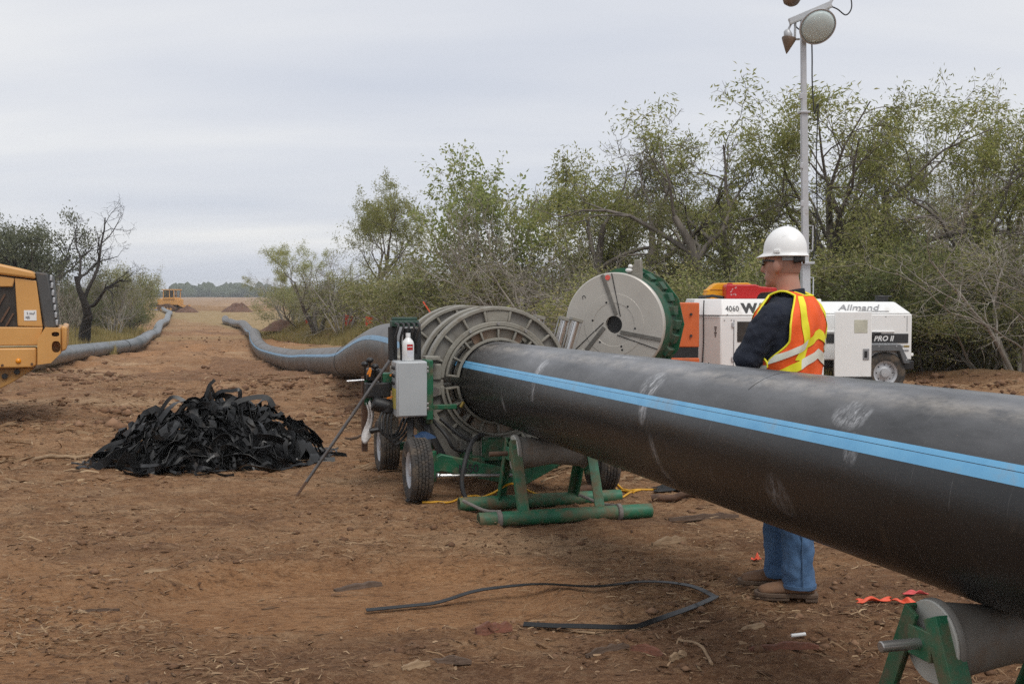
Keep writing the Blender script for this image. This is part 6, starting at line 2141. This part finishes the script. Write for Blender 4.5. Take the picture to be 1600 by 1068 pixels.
GT = 'orange tape scraps on the dirt'
cloth('tape_scrap', 1366, 941, 0.19, 0.035, 0.03, M_flag, 'long scrap of orange tape on the dirt right of the boots', 'tape', 1, 0.25, GT)
cloth('tape_scrap', 1413, 950, 0.12, 0.05, 0.03, M_flag, 'crumpled scrap of orange tape nearest the front roller stand', 'tape', 2, -0.5, GT)
cloth('tape_scrap', 1430, 938, 0.12, 0.02, 0.02, pm('pink_tape', (0.72, 0.10, 0.10), rough=0.6), 'thin pinkish tape scrap beside the crumpled orange one', 'tape', 3, 0.05, GT)
cloth('tape_scrap', 1182, 878, 0.06, 0.035, 0.04, M_flag, 'small orange tape scrap on the dirt left of the jeans', 'tape', 4, 0.9, GT)
cloth('black_cloth', 1062, 768, 0.40, 0.20, 0.06, M_strip, 'crumpled black cloth at the end of the yellow cord under the pipe', 'cloth', 5)
cloth('rubber_scrap', 645, 784, 0.10, 0.12, 0.04, M_hose, 'small black scrap beside the front left machine tyre', 'scrap', 6)
c = grd(1248, 997)
wt = MB().cyl((-0.034, 0, 0.012), (0.034, 0.012, 0.016), 0.0085, n=12).build('white_tube', M_whitep, None, 40, 0.002)
wt.location = (c.x, c.y, float(zvis(np.array(c.x), np.array(c.y))) + 0.004)
tag(wt, 'small white tube lying on the dirt in front of the worker', 'tube')


def splinter(px, py, L, w, h, rz, mat, label, seed, group='wood pieces on the dirt', cat='wood chip'):
    c = grd(px, py)
    g = random.Random(seed)
    n = 9
    vs_, fs = [], []
    for i in range(n):
        f_ = i / (n - 1)
        ww = w * (0.25 + 0.75 * math.sin(math.pi * min(1, 0.12 + f_ * 0.8)) ** 0.7) * g.uniform(0.8, 1.15)
        hh = h * g.uniform(0.7, 1.2) * (0.4 + 0.6 * math.sin(math.pi * (0.1 + 0.8 * f_)))
        y0 = 0.10 * w * g.uniform(-1, 1) + 0.25 * w * math.sin(2.5 * f_)
        for q in ((-0.5, 0), (0.5, 0.05), (0.32, 0.9), (-0.25, 1.0)):
            vs_.append((L * (f_ - 0.5), y0 + q[0] * ww, q[1] * hh - 0.006))
    for i in range(n - 1):
        for k in range(4):
            k2 = (k + 1) % 4
            fs.append((i * 4 + k, i * 4 + k2, (i + 1) * 4 + k2, (i + 1) * 4 + k))
    fs += [(3, 2, 1, 0), tuple((n - 1) * 4 + k for k in range(4))]
    mb = MB()
    mb.add(vs_, fs)
    o = mb.build('wood_piece', mat, None, 0)
    o.location = (c.x, c.y, float(zvis(np.array(c.x), np.array(c.y))) + 0.004)
    o.rotation_euler = (g.uniform(-0.1, 0.1), g.uniform(-0.08, 0.08), rz)
    return tag(o, label, cat, group)


M_woodred = pm('red_bark', (0.20, 0.075, 0.045), (0.11, 0.05, 0.03), scale=30, rough=0.9, bump=0.5, stretch=(0.3, 1, 1))
M_woodtan = pm('split_wood', (0.36, 0.25, 0.15), (0.22, 0.14, 0.08), scale=25, rough=0.9, bump=0.4, stretch=(0.15, 1, 1))
M_woodbrn = pm('brown_bark', (0.13, 0.085, 0.06), (0.07, 0.045, 0.03), scale=25, rough=0.95, bump=0.6, stretch=(0.2, 1, 1))
splinter(772, 998, 0.17, 0.075, 0.05, 0.35, M_woodred, 'reddish bark chunk below the end of the long black strip', 1)
splinter(650, 1045, 0.13, 0.035, 0.03, 0.5, M_woodtan, 'pale split wood chip at the bottom left of the strip', 2)
splinter(1010, 1022, 0.15, 0.05, 0.035, -0.7, M_woodred, 'reddish split wood below the hairpin of the strip', 3)
splinter(950, 1024, 0.24, 0.03, 0.03, 0.6, M_woodbrn, 'long brown bark strip below the hairpin strip', 4)
splinter(1060, 1030, 0.10, 0.03, 0.03, 0.7, M_woodtan, 'pale wood sliver right of the reddish split wood', 5)
splinter(1175, 990, 0.16, 0.045, 0.02, 0.55, M_woodtan, 'flat pale wood chip left of the white tube', 6)
splinter(1225, 1020, 0.30, 0.05, 0.03, -0.05, M_woodred, 'long reddish bark slab below the white tube', 7)
splinter(1045, 850, 0.26, 0.06, 0.05, 0.5, M_woodtan, 'pale torn root on the dirt right of the roller stand', 8)
splinter(1100, 815, 0.5, 0.05, 0.04, 0.15, M_woodbrn, 'brown bark ridge under the middle of the pipe', 9)
splinter(150, 955, 0.24, 0.018, 0.02, -0.15, M_woodbrn, 'thin curved stick in the left foreground', 10, cat='stick')
splinter(700, 1035, 0.2, 0.05, 0.03, 0.1, M_woodbrn, 'brown bark flake under the reddish bark chunk', 11)
splinter(245, 893, 0.14, 0.03, 0.02, 0.4, M_woodtan, 'pale wood sliver at the edge of the scraped hollow', 12)
splinter(560, 920, 0.28, 0.07, 0.03, 0.5, M_woodbrn, 'grey-brown bark flake left of the long black strip', 13)
splinter(1400, 1010, 0.16, 0.05, 0.04, 2.2, M_woodbrn, 'dark bark lump behind the front roller stand', 14)
ground_tube('dead_branch', [(540, 690), (575, 680), (608, 672)], 0.014, M_woodbrn, 'thin dead branch on the dirt left of the machine', 'branch', 20)
ground_tube('dead_branch', [(52, 724), (100, 716), (140, 713)], 0.018, M_woodtan, 'pale dead branch on the dirt left of the black heap', 'branch', 20)
ground_tube('dead_branch', [(820, 975), (870, 982), (930, 985)], 0.006, M_woodtan, 'thin pale twig along the lower arm of the black strip', 'branch', 20)
ground_tube('dead_branch', [(1060, 1000), (1085, 1010), (1105, 1030), (1112, 1050)], 0.007, M_woodtan, 'thin curved twig in the foreground below the worker', 'branch', 20)

# survey flags and stake
def flag(px, py, hpx, label):
    c = grd(px, py)
    k = c.y / F
    e = empty('survey_flag', c, 0.2, label, 'flag', 'orange survey flags by the grass')
    h = hpx * k
    MB().cyl((0, 0, -0.05), (0, 0, h), 0.008, n=6).build('wire', M_steel, e, 40)
    MB().grid(lambda u, v: (0.004 + 0.24 * h * 2 * u * (0.5 + 0.5 * v), 0.03 * math.sin(5 * u + 2 * v), h * (0.15 + 0.85 * v) - 0.1 * u), 8, 6).build('flag_sheet', M_flag, e, 180)


flag(477, 514, 14, 'orange survey flag farthest left, beside the low spoil bank')
flag(539, 519, 27, 'orange survey flag in the grass below the tall open tree')
flag(571, 521, 28, 'orange survey flag nearest the cactus')
sb, stp = at(690, 515, 27), at(661, 471, 27)
sb2 = sb + (sb - stp) * 1.3
stk = MB().bar(sb2, stp, 0.045, 0.03).build('survey_stake', M_flag, None, 0, 0.004)
tag(stk, 'orange painted stake leaning behind the clamp rings', 'stake')

# prickly pear
cp0 = grd(600, 516)
pp = empty('prickly_pear', cp0, 0, 'small dark green prickly pear cactus in the grass behind the bottle', 'cactus', None, (1.3, 1.3, 1.5))
M_pad = pm('cactus_pad', (0.06, 0.085, 0.035), (0.04, 0.06, 0.028), rough=0.6)
rr = random.Random(8)
for k in range(12):
    x, z = rr.uniform(-0.65, 0.75), rr.uniform(0.12, 0.55)
    o = MB().ball((0, 0, 0), (0.15, 0.04, 0.19), 12, 8).build('pad', M_pad, pp, 60)
    o.location = (x, rr.uniform(-0.2, 0.2), z)
    o.rotation_euler = (rr.uniform(-0.3, 0.3), rr.uniform(-0.7, 0.7), rr.uniform(-0.8, 0.8))

# ------------------------------------------------------------------ the worker
wp = grd(1228, 926)
WRZ = R(54)
wk = empty('person', (wp.x - 0.022, wp.y, wp.z), 0.0, 'worker in white hard hat and orange safety vest, arms crossed, behind the black pipe', 'person')
M_skin = pm('skin', (0.47, 0.25, 0.175), (0.40, 0.19, 0.135), scale=14, rough=0.5, bump=0.05, bscale=200)
M_navy = pm('navy_cloth', (0.0115, 0.0165, 0.032), (0.008, 0.011, 0.021), scale=6, rough=0.9, bump=0.25, bscale=300)
M_denim = pm('denim', (0.085, 0.165, 0.30), (0.045, 0.10, 0.20), scale=9, rough=0.9, bump=0.3, bscale=250)
M_vest = pm('orange_vest', (0.92, 0.125, 0.015), (0.84, 0.10, 0.012), scale=5, rough=0.7, bump=0.15, bscale=60)
M_lime = pm('yellow_tape', (0.86, 0.80, 0.03), (0.80, 0.72, 0.02), scale=8, rough=0.6)
M_silver = pm('silver_tape', (0.80, 0.80, 0.72), (0.72, 0.74, 0.62), scale=30, rough=0.4)
M_boot = pm('boot_leather', (0.20, 0.105, 0.055), (0.13, 0.07, 0.04), scale=12, rough=0.75, bump=0.2, dirt=0.3)
M_sole = pm('boot_sole', (0.13, 0.085, 0.055), (0.09, 0.06, 0.042), rough=0.85)
M_hat = pm('white_hard_hat', (0.86, 0.86, 0.85), (0.82, 0.82, 0.81), scale=10, rough=0.3, dirt=0.05, dirtcol=(0.35, 0.33, 0.30), dscale=18)

HR = Matrix.Rotation(R(47), 4, 'Z')      # the head turns further away
BR = Matrix.Rotation(WRZ, 4, 'Z')      # body frame: x right, y forward, z up
# torso cross sections: z, half width, half depth, centre y
SEC = [(0.86, 0.175, 0.125, 0.0), (0.95, 0.19, 0.135, 0.0), (1.05, 0.195, 0.135, 0.0), (1.15, 0.205, 0.138, -0.005), (1.25, 0.22, 0.143, -0.01), (1.33, 0.232, 0.145, -0.015),
       (1.40, 0.232, 0.138, -0.022), (1.46, 0.212, 0.122, -0.03), (1.50, 0.175, 0.104, -0.035), (1.535, 0.128, 0.084, -0.034), (1.565, 0.082, 0.070, -0.028), (1.60, 0.066, 0.066, -0.02)]
SA = np.array(SEC)


def torso(th, z, off=0.0):
    w = np.interp(z, SA[:, 0], SA[:, 1]) + off
    d = np.interp(z, SA[:, 0], SA[:, 2]) + off
    c = np.interp(z, SA[:, 0], SA[:, 3])
    ct, st_ = math.cos(th), math.sin(th)
    e = 2 / 2.5
    return Vector((w * math.copysign(abs(ct) ** e, ct), c + d * math.copysign(abs(st_) ** e, st_), z))


def torso_mb(mb, z0, z1, n=30, off=0.0):
    b = []
    zs = np.linspace(z0, z1, n)
    vs_ = [torso(2 * math.pi * k / 40, z, off) for z in zs for k in range(40)]
    fs = [(j * 40 + k, j * 40 + (k + 1) % 40, (j + 1) * 40 + (k + 1) % 40, (j + 1) * 40 + k) for j in range(n - 1) for k in range(40)]
    fs += [tuple(reversed(range(40))), tuple(range((n - 1) * 40, n * 40))]
    return mb.add(vs_, fs)


def remesh(o, vox, smooth_it=4, disp=None):
    m = o.modifiers.new('remesh', 'REMESH')
    m.mode = 'VOXEL'
    m.voxel_size = vox
    m.use_smooth_shade = True
    if smooth_it:
        s = o.modifiers.new('smooth', 'SMOOTH')
        s.factor = 0.5
        s.iterations = smooth_it
    if disp:
        tx = bpy.data.textures.new(o.name + '_folds', 'CLOUDS')
        tx.noise_scale = disp[1]
        tx.noise_depth = 2
        d = o.modifiers.new('folds', 'DISPLACE')
        d.texture = tx
        d.strength = disp[0]
        d.mid_level = 0.5
        d.texture_coords = 'LOCAL'
    return o


LS, LE, LW_ = Vector((-0.19, -0.025, 1.45)), Vector((-0.25, 0.085, 1.235)), Vector((-0.01, 0.17, 1.265))
RS, RE, RW = Vector((0.205, -0.02, 1.455)), Vector((0.27, 0.13, 1.215)), Vector((0.05, 0.185, 1.20))
# legs first: the feet point left in the picture
FT = R(82)                                # the feet point left in the picture
FR_ = Matrix.Rotation(FT, 4, 'Z')
legs = MB()
torso2 = MB(BR)
LEG = []
for s, ox_, oy_ in ((-1, 0.035, 0.0), (1, -0.03, 0.045)):
    hip = BR @ Vector((s * 0.095, 0, 0.92))
    knee = BR @ Vector((s * 0.105, 0.02, 0.50))
    ank = (FR_ @ Vector((s * 0.10, -0.04, 0.06)))
    ank = Vector((ank.x + ox_, ank.y + oy_, 0.055))
    knee = Vector((ank.x - 0.012, ank.y + 0.005, 0.50))
    LEG.append((s, hip, knee, ank))
    legs.tube([hip + Vector((0, 0, 0.05)), hip * 0.6 + knee * 0.4, knee, knee * 0.55 + ank * 0.45, ank * 0.8 + knee * 0.2, ank], [0.105, 0.105, 0.086, 0.080, 0.081, 0.086], 22)
# body: one continuous figure under the clothes
mb = MB(BR)
torso_mb(mb, 0.88, 1.49, 24, -0.035)
mb.tube([(0, -0.03, 1.50), (0, -0.022, 1.58), (0, -0.006, 1.66)], [0.068, 0.060, 0.060], 20)
HC = Vector((0, 0.012, 1.715))
mb.M = HR
mb.ball(HC, (0.077, 0.095, 0.115), 28, 20)
mb.ball(HC + Vector((0, 0.035, -0.065)), (0.055, 0.062, 0.062), 20, 14)          # jaw
mb.tube([HC + Vector((0, 0.09, 0.01)), HC + Vector((0, 0.112, -0.02)), HC + Vector((0, 0.121, -0.034)), HC + Vector((0, 0.098, -0.045))], [0.010, 0.013, 0.015, 0.010], 12)
mb.ball(HC + Vector((0, 0.092, -0.075)), (0.024, 0.014, 0.010), 12, 8)            # lips
mb.ball(HC + Vector((0, 0.083, -0.108)), (0.024, 0.018, 0.018), 12, 8)            # chin
for s in (-1, 1):
    mb.M = HR
    mb.ball(HC + Vector((s * 0.084, -0.010, -0.018)), (0.013, 0.022, 0.035), 12, 10)
    mb.ball(HC + Vector((s * 0.076, -0.004, -0.045)), (0.009, 0.012, 0.012), 10, 8)
    mb.ball(HC + Vector((s * 0.03, 0.088, 0.012)), (0.022, 0.012, 0.010), 10, 8)
    mb.M = BR
    s_l, hip, knee, ank = LEG[0] if s < 0 else LEG[1]
    IB = BR.inverted()
    mb.tube([IB @ hip, IB @ knee, IB @ (ank + Vector((0, 0, 0.04)))], [0.082, 0.055, 0.036], 14)
    toe = FR_ @ Vector((0, 0.15, 0))
    mb.tube([IB @ (ank + Vector((0, 0, 0.02))), IB @ Vector((ank.x + toe.x, ank.y + toe.y, 0.05))], [0.028, 0.02], 10)
for S_, E_, W_, s in ((LS, LE, LW_, 1), (RS, RE, RW, -1)):
    mb.tube([S_, E_], [0.058, 0.045], 14)
    mb.tube([E_, W_], [0.045, 0.03], 14)
    d = (W_ - E_).normalized()
    side = d.cross(Vector((0, 1, 0))).normalized()
    pm_ = W_ + d * 0.055
    mb.tube([W_, W_ + d * 0.045, W_ + d * 0.09], [0.03, 0.036, 0.034], 12)
    for q in range(4):
        o_ = side * (q - 1.5) * 0.019
        Lf = (0.066, 0.078, 0.073, 0.058)[q]
        b0 = W_ + d * 0.085 + o_
        mb.tube([b0, b0 + d * Lf * 0.5 - Vector((0, 0.008, 0)), b0 + d * Lf * 0.8 - Vector((0, 0.026, 0)), b0 + d * Lf * 0.85 - Vector((0, 0.042, 0))], [0.0092, 0.0088, 0.008, 0.007], 10)
    tb_ = W_ + d * 0.03 + side * -0.03
    mb.tube([tb_, tb_ + d * 0.03 - side * 0.022, tb_ + d * 0.06 - side * 0.03], [0.013, 0.011, 0.009], 10)
body_ = mb.build('body', M_skin, wk, 0)
remesh(body_, 0.0065, 3)
# short cropped hair behind and at the sides
mb = MB(HR)
mb.grid(lambda u, v: HC + Vector(((0.0775) * math.cos(R(185 + 170 * u)) * math.cos(R(-26 + 66 * v)), 0.0965 * math.sin(R(185 + 170 * u)) * math.cos(R(-26 + 66 * v)), 0.117 * math.sin(R(-26 + 66 * v)))), 24, 12)
mb.build('hair', pm('cropped_hair', (0.36, 0.185, 0.13), (0.27, 0.14, 0.10), scale=150, rough=0.8), wk, 180)
# shirt
mb = MB(BR)
torso_mb(mb, 0.92, 1.545, 30, 0.0)
for S_, E_, W_ in ((LS, LE, LW_), (RS, RE, RW)):
    mid_ = (S_ + E_) / 2 + Vector((math.copysign(0.012, S_.x), 0, 0))
    mb.ball(S_ + Vector((0, 0, -0.01)), 0.074, 18, 12)
    mb.tube([S_ * 0.93 + Vector((0, 0, 0.1)), S_, mid_, E_], [0.05, 0.075, 0.078, 0.072], 18)
    mb.ball(E_, (0.078, 0.078, 0.07), 18, 12)
    mb.tube([E_, (E_ + W_) / 2, W_ - (W_ - E_).normalized() * 0.01], [0.072, 0.062, 0.046], 18)
shirt = mb.build('shirt', M_navy, wk, 0)
remesh(shirt, 0.009, 3, (0.024, 0.095))
tx = bpy.data.textures.new('sleeve_creases', 'CLOUDS')
tx.noise_scale = 0.032
tx.noise_depth = 1
d2_ = shirt.modifiers.new('creases', 'DISPLACE')
d2_.texture, d2_.strength, d2_.mid_level, d2_.texture_coords = tx, 0.012, 0.5, 'LOCAL'
mb = MB(BR)
mb.grid(lambda u, v: Vector((0.076 * math.cos(2 * math.pi * u) * (1 + 0.10 * (1 - v)), -0.026 + 0.074 * math.sin(2 * math.pi * u) * (1 + 0.10 * (1 - v)), 1.528 + 0.040 * v - 0.018 * math.sin(2 * math.pi * u) * 1.0)), 32, 5, True)
col_ = mb.build('collar', M_navy, wk, 180)
s_ = col_.modifiers.new('thick', 'SOLIDIFY')
s_.thickness = 0.006
# vest: two panels wrapped on the torso
OV = 0.020


def arm_open(z):
    """half angle left out for the arm hole"""
    t = max(0.0, min(1.0, (z - 1.21) / 0.12))
    t = t * t * (3 - 2 * t)
    return R(33) * t + R(4) * max(0.0, (z - 1.4) / 0.13)


def vest_pt(side, s, z, off=OV):
    c = -math.pi / 2 if side == 'back' else math.pi / 2
    h = math.pi / 2 - arm_open(z)
    wob = 0.004 * math.sin(17 * s + 23 * z) + 0.003 * math.sin(31 * z - 9 * s)
    return torso(c + s * h, z, off + wob)


VZ0, VZ1 = 0.98, 1.548
vest = MB(BR)
for side in ('back', 'front'):
    vest.grid(lambda u, v: vest_pt(side, 2 * u - 1, VZ0 + (VZ1 - VZ0) * v), 26, 34)


def strap_pt(q, u, v):
    a, b = vest_pt('back', q * u, VZ1), vest_pt('front', -q * u, VZ1)
    p = a.lerp(b, v)
    p.z += 0.022 * math.sin(math.pi * v)
    return p


for q in (-1, 1):
    vest.grid(lambda u, v: strap_pt(q, 0.4 + 0.6 * u, v), 8, 10)
vs_o = vest.build('safety_vest', M_vest, wk, 180, fix=False)
s_ = vs_o.modifiers.new('thick', 'SOLIDIFY')
s_.thickness = 0.004
s_.offset = 0
sg = lambda t, a, b: a + (b - a) * t
# bound edges round the arm holes, neck and side
mb = MB(BR)
for side in ('back', 'front'):
    for q in (-1, 1):
        mb.tube([vest_pt(side, q, z, OV + 0.001) for z in np.linspace(1.19, VZ1, 30)], 0.0055, 8)
    mb.tube([vest_pt(side, q, VZ1, OV + 0.001) for q in np.linspace(-0.4, 0.4, 10)], 0.0055, 8)
for q in (-1, 1):
    for u_ in (0.4, 1.0):
        mb.tube([strap_pt(q, u_, v_) for v_ in np.linspace(0, 1, 10)], 0.0055, 8)
mb.build('edge_binding', M_lime, vs_o, 60)


def vband(fn0, fn1, side, nu, nv, mat, off=0.0065):
    """strip on the vest between two (s, z) curves"""
    b = MB(BR)
    b.grid(lambda u, v: vest_pt(side, fn0(v)[0] * (1 - u) + fn1(v)[0] * u, fn0(v)[1] * (1 - u) + fn1(v)[1] * u, OV + off), nu, nv)
    o = b.build('reflective_stripe', mat, vs_o, 180, fix=False)
    return o


for q in (-1, 1):
    vband(lambda v: (q * (0.86 - 0.34 * math.sin(v * 1.57) if True else 0), 1.546 - 0.32 * v), lambda v: (q * (0.56 - 0.26 * math.sin(v * 1.57)), 1.546 - 0.32 * v), 'back', 7, 30, M_lime, 0.005)
    vband(lambda v: (q * 0.75, 1.546 - 0.40 * v), lambda v: (q * 0.5, 1.546 - 0.40 * v), 'front', 5, 20, M_lime)
    # chevron bands on the back, rising to the spine
    for z0, (ma, mb_) in ((1.205, (M_silver, M_lime)), (1.105, (M_lime, M_silver))):
        vband(lambda v: (q * (1 - 0.62 * v), z0 + 0.075 * v), lambda v: (q * (1 - 0.62 * v), z0 + 0.05 + 0.075 * v), 'back', 3, 12, ma)
        vband(lambda v: (q * (0.38 - 0.38 * v), z0 + 0.075 + 0.05 * v), lambda v: (q * (0.38 - 0.38 * v), z0 + 0.125 + 0.05 * v), 'back', 3, 10, mb_)
    vband(lambda v: (q * (1 - 0.5 * v), 1.15), lambda v: (q * (1 - 0.5 * v), 1.20), 'front', 3, 10, M_silver)
    vband(lambda v: (q * (0.5 - 0.45 * v), 1.15), lambda v: (q * (0.5 - 0.45 * v), 1.20), 'front', 3, 10, M_lime)
# keys clipped at the vest front
kb = BR @ Vector((-0.215, 0.125, 1.165))
mb = MB()
mb.box(tuple(kb), (0.03, 0.02, 0.05), (0.2, 0.3, 0.5)).box(tuple(kb + Vector((-0.015, -0.01, 0.035))), (0.025, 0.015, 0.03), (0.4, 0.5, 0.1)).tube(spline([kb + Vector((0, 0, 0.03)), kb + Vector((0.02, 0, 0.06)), kb + Vector((0.01, 0, 0.08))], 8), 0.004, 6)
mb.build('key_ring', M_brass, wk, 40, 0.003)
# hard hat
HB = HC + Vector((0, -0.012, 0.035))
mb = MB(HR)


def hat(u, v):
    a = 2 * math.pi * u
    if v < 0.82:
        e = v / 0.82 * math.pi / 2
        r, z = math.sin(e), math.cos(e)
        ridge = 0.010 * math.exp(-(r * math.cos(a) / 0.32) ** 2) * (0.4 + 0.6 * z)
        return HB + Vector((0.099 * r * math.cos(a), 0.114 * r * math.sin(a), 0.016 + 0.128 * (z ** 0.82 if z > 0 else 0) + ridge))
    f = (v - 0.82) / 0.18
    br = 0.009 + 0.026 * max(0, math.sin(a)) ** 2.5
    return HB + Vector(((0.099 + f * br) * math.cos(a), (0.114 + f * (br + 0.008 * max(0, math.sin(a)))) * math.sin(a), 0.016 - 0.016 * f - 0.006 * f * max(0, math.sin(a))))


mb.grid(hat, 56, 34, True)
ht = mb.build('hard_hat', M_hat, wk, 180)
s_ = ht.modifiers.new('thick', 'SOLIDIFY')
s_.thickness = 0.004
mb = MB(HR)
mb.box(tuple(HB + Vector((-0.099, -0.01, 0.022))), (0.016, 0.035, 0.020))
mb.build('slot_boss', M_hat, ht, 40, 0.004)
mb = MB(HR)
mb.grid(lambda u, v: HC + Vector((0.083 * math.cos(R(200 + 140 * u)), -0.002 + 0.106 * math.sin(R(200 + 140 * u)), 0.012 + 0.034 * v)), 20, 3)
o = mb.build('hat_strap', pm('grey_strap', (0.30, 0.30, 0.31), rough=0.6), ht, 180)
mb = MB(HR)
mb.grid(lambda u, v: HC + Vector((0.087 * math.cos(R(232 + 76 * u)), -0.004 + 0.112 * math.sin(R(232 + 76 * u)), -0.004 + 0.046 * v + 0.008 * math.sin(3.14 * u))), 14, 5)
o = mb.build('strap_ratchet', M_black, ht, 180)
s_ = o.modifiers.new('thick', 'SOLIDIFY')
s_.thickness = 0.010
# glasses
mb = MB(HR)
for s in (-1, 1):
    mb.grid(lambda u, v: HC + Vector((s * (0.008 + 0.062 * u), 0.108 - 0.034 * u * u, 0.020 - 0.034 * v * (1 - 0.3 * u))), 8, 4)
    mb.tube([HC + Vector((s * 0.068, 0.074, 0.014)), HC + Vector((s * 0.082, 0.03, 0.012)), HC + Vector((s * 0.086, -0.012, 0.006))], 0.0048, 6)
o = mb.build('safety_glasses', M_black, wk, 60, fix=False)
# jeans
torso_mb(legs if False else torso2, 0.86, 1.02, 8, 0.006)
legs.v += []
b0 = len(legs.v)
legs.v += torso2.v
legs.f += [tuple(i + b0 for i in f) for f in torso2.f]
jeans = legs.build('jeans', M_denim, wk, 0)
remesh(jeans, 0.010, 3, (0.026, 0.07))
mb = MB()
for s, hip, knee, ank in LEG:
    a = ank + Vector((0, 0, 0.012))
    mb.lathe([(0.083, -0.006), (0.089, -0.005), (0.089, 0.012), (0.083, 0.013)], a, (0, 0, 1), 26, closed=True)
    mb.tube([p + Vector((0.0, -0.087 if s < 0 else 0.087, 0)) for p in (ank + Vector((0, 0, 0.02)), ank * 0.7 + knee * 0.3, knee)], 0.0035, 6)
mb.build('jeans_seam', pm('denim_seam', (0.06, 0.12, 0.22), rough=0.9), wk, 60)
# boots
for s, hip, knee, ank in LEG:
    M4 = Matrix.Translation(Vector((ank.x, ank.y, 0))) @ FR_
    prof = [(-0.085, 0.034, 0.105), (-0.06, 0.041, 0.125), (0.0, 0.044, 0.125), (0.04, 0.045, 0.105), (0.09, 0.050, 0.088), (0.14, 0.052, 0.078), (0.18, 0.046, 0.068), (0.205, 0.032, 0.052)]
    mb = MB(M4)
    vs_, fs = [], []
    for y, w, h in prof:
        for k in range(14):
            a = math.pi * k / 13
            vs_.append((w * math.cos(a) * (1.0 if math.sin(a) < 0.5 else 0.96), y, 0.026 + (h - 0.026) * max(0.0, math.sin(a)) ** 0.75))
    for i in range(len(prof) - 1):
        for k in range(13):
            fs.append((i * 14 + k, i * 14 + k + 1, (i + 1) * 14 + k + 1, (i + 1) * 14 + k))
        fs.append((i * 14 + 13, i * 14, (i + 1) * 14, (i + 1) * 14 + 13))
    fs += [tuple(reversed(range(14))), tuple(range((len(prof) - 1) * 14, len(prof) * 14))]
    mb.add(vs_, fs)
    bt = mb.build('boot', M_boot, wk, 60)
    sm = bt.modifiers.new('sub', 'SUBSURF')
    sm.levels = sm.render_levels = 1
    mb = MB(M4)
    ol = [(0.038, -0.095), (0.047, -0.05), (0.046, 0.02), (0.056, 0.10), (0.055, 0.16), (0.042, 0.205), (0.02, 0.222), (-0.02, 0.222), (-0.042, 0.205), (-0.055, 0.16), (-0.056, 0.10), (-0.046, 0.02), (-0.047, -0.05), (-0.038, -0.095)]
    mb.prism(ol, (0, 0, 0.012), (1, 0, 0), (0, 1, 0), (0, 0, 0.022))
    mb.prism([(0.036, -0.093), (0.044, -0.03), (-0.044, -0.03), (-0.036, -0.093)], (0, 0, -0.008), (1, 0, 0), (0, 1, 0), (0, 0, 0.02))
    mb.prism([(0.05, 0.05), (0.052, 0.16), (0.03, 0.215), (-0.03, 0.215), (-0.052, 0.16), (-0.05, 0.05)], (0, 0, -0.004), (1, 0, 0), (0, 1, 0), (0, 0, 0.016))
    mb.build('sole', M_sole, bt, 40, 0.004)

# ------------------------------------------------------------------ air
HZ = bpy.data.materials.new('haze_air')
HZ.use_nodes = True
ht_ = HZ.node_tree
ht_.nodes.clear()
ho = N(ht_, 'ShaderNodeOutputMaterial')
pv = N(ht_, 'ShaderNodeVolumePrincipled')
pv.inputs['Color'].default_value = (0.92, 0.965, 1.0, 1)
pv.inputs['Density'].default_value = 0.00042
pv.inputs['Anisotropy'].default_value = 0.0
ht_.links.new(pv.outputs[0], ho.inputs['Volume'])
hzb = MB().box((0, 480, 5.6), (1700, 1100, 17.6)).build('haze', HZ, None, 0)
tag(hzb, 'thin pale haze in the air over the far field', 'haze', None, 'stuff')
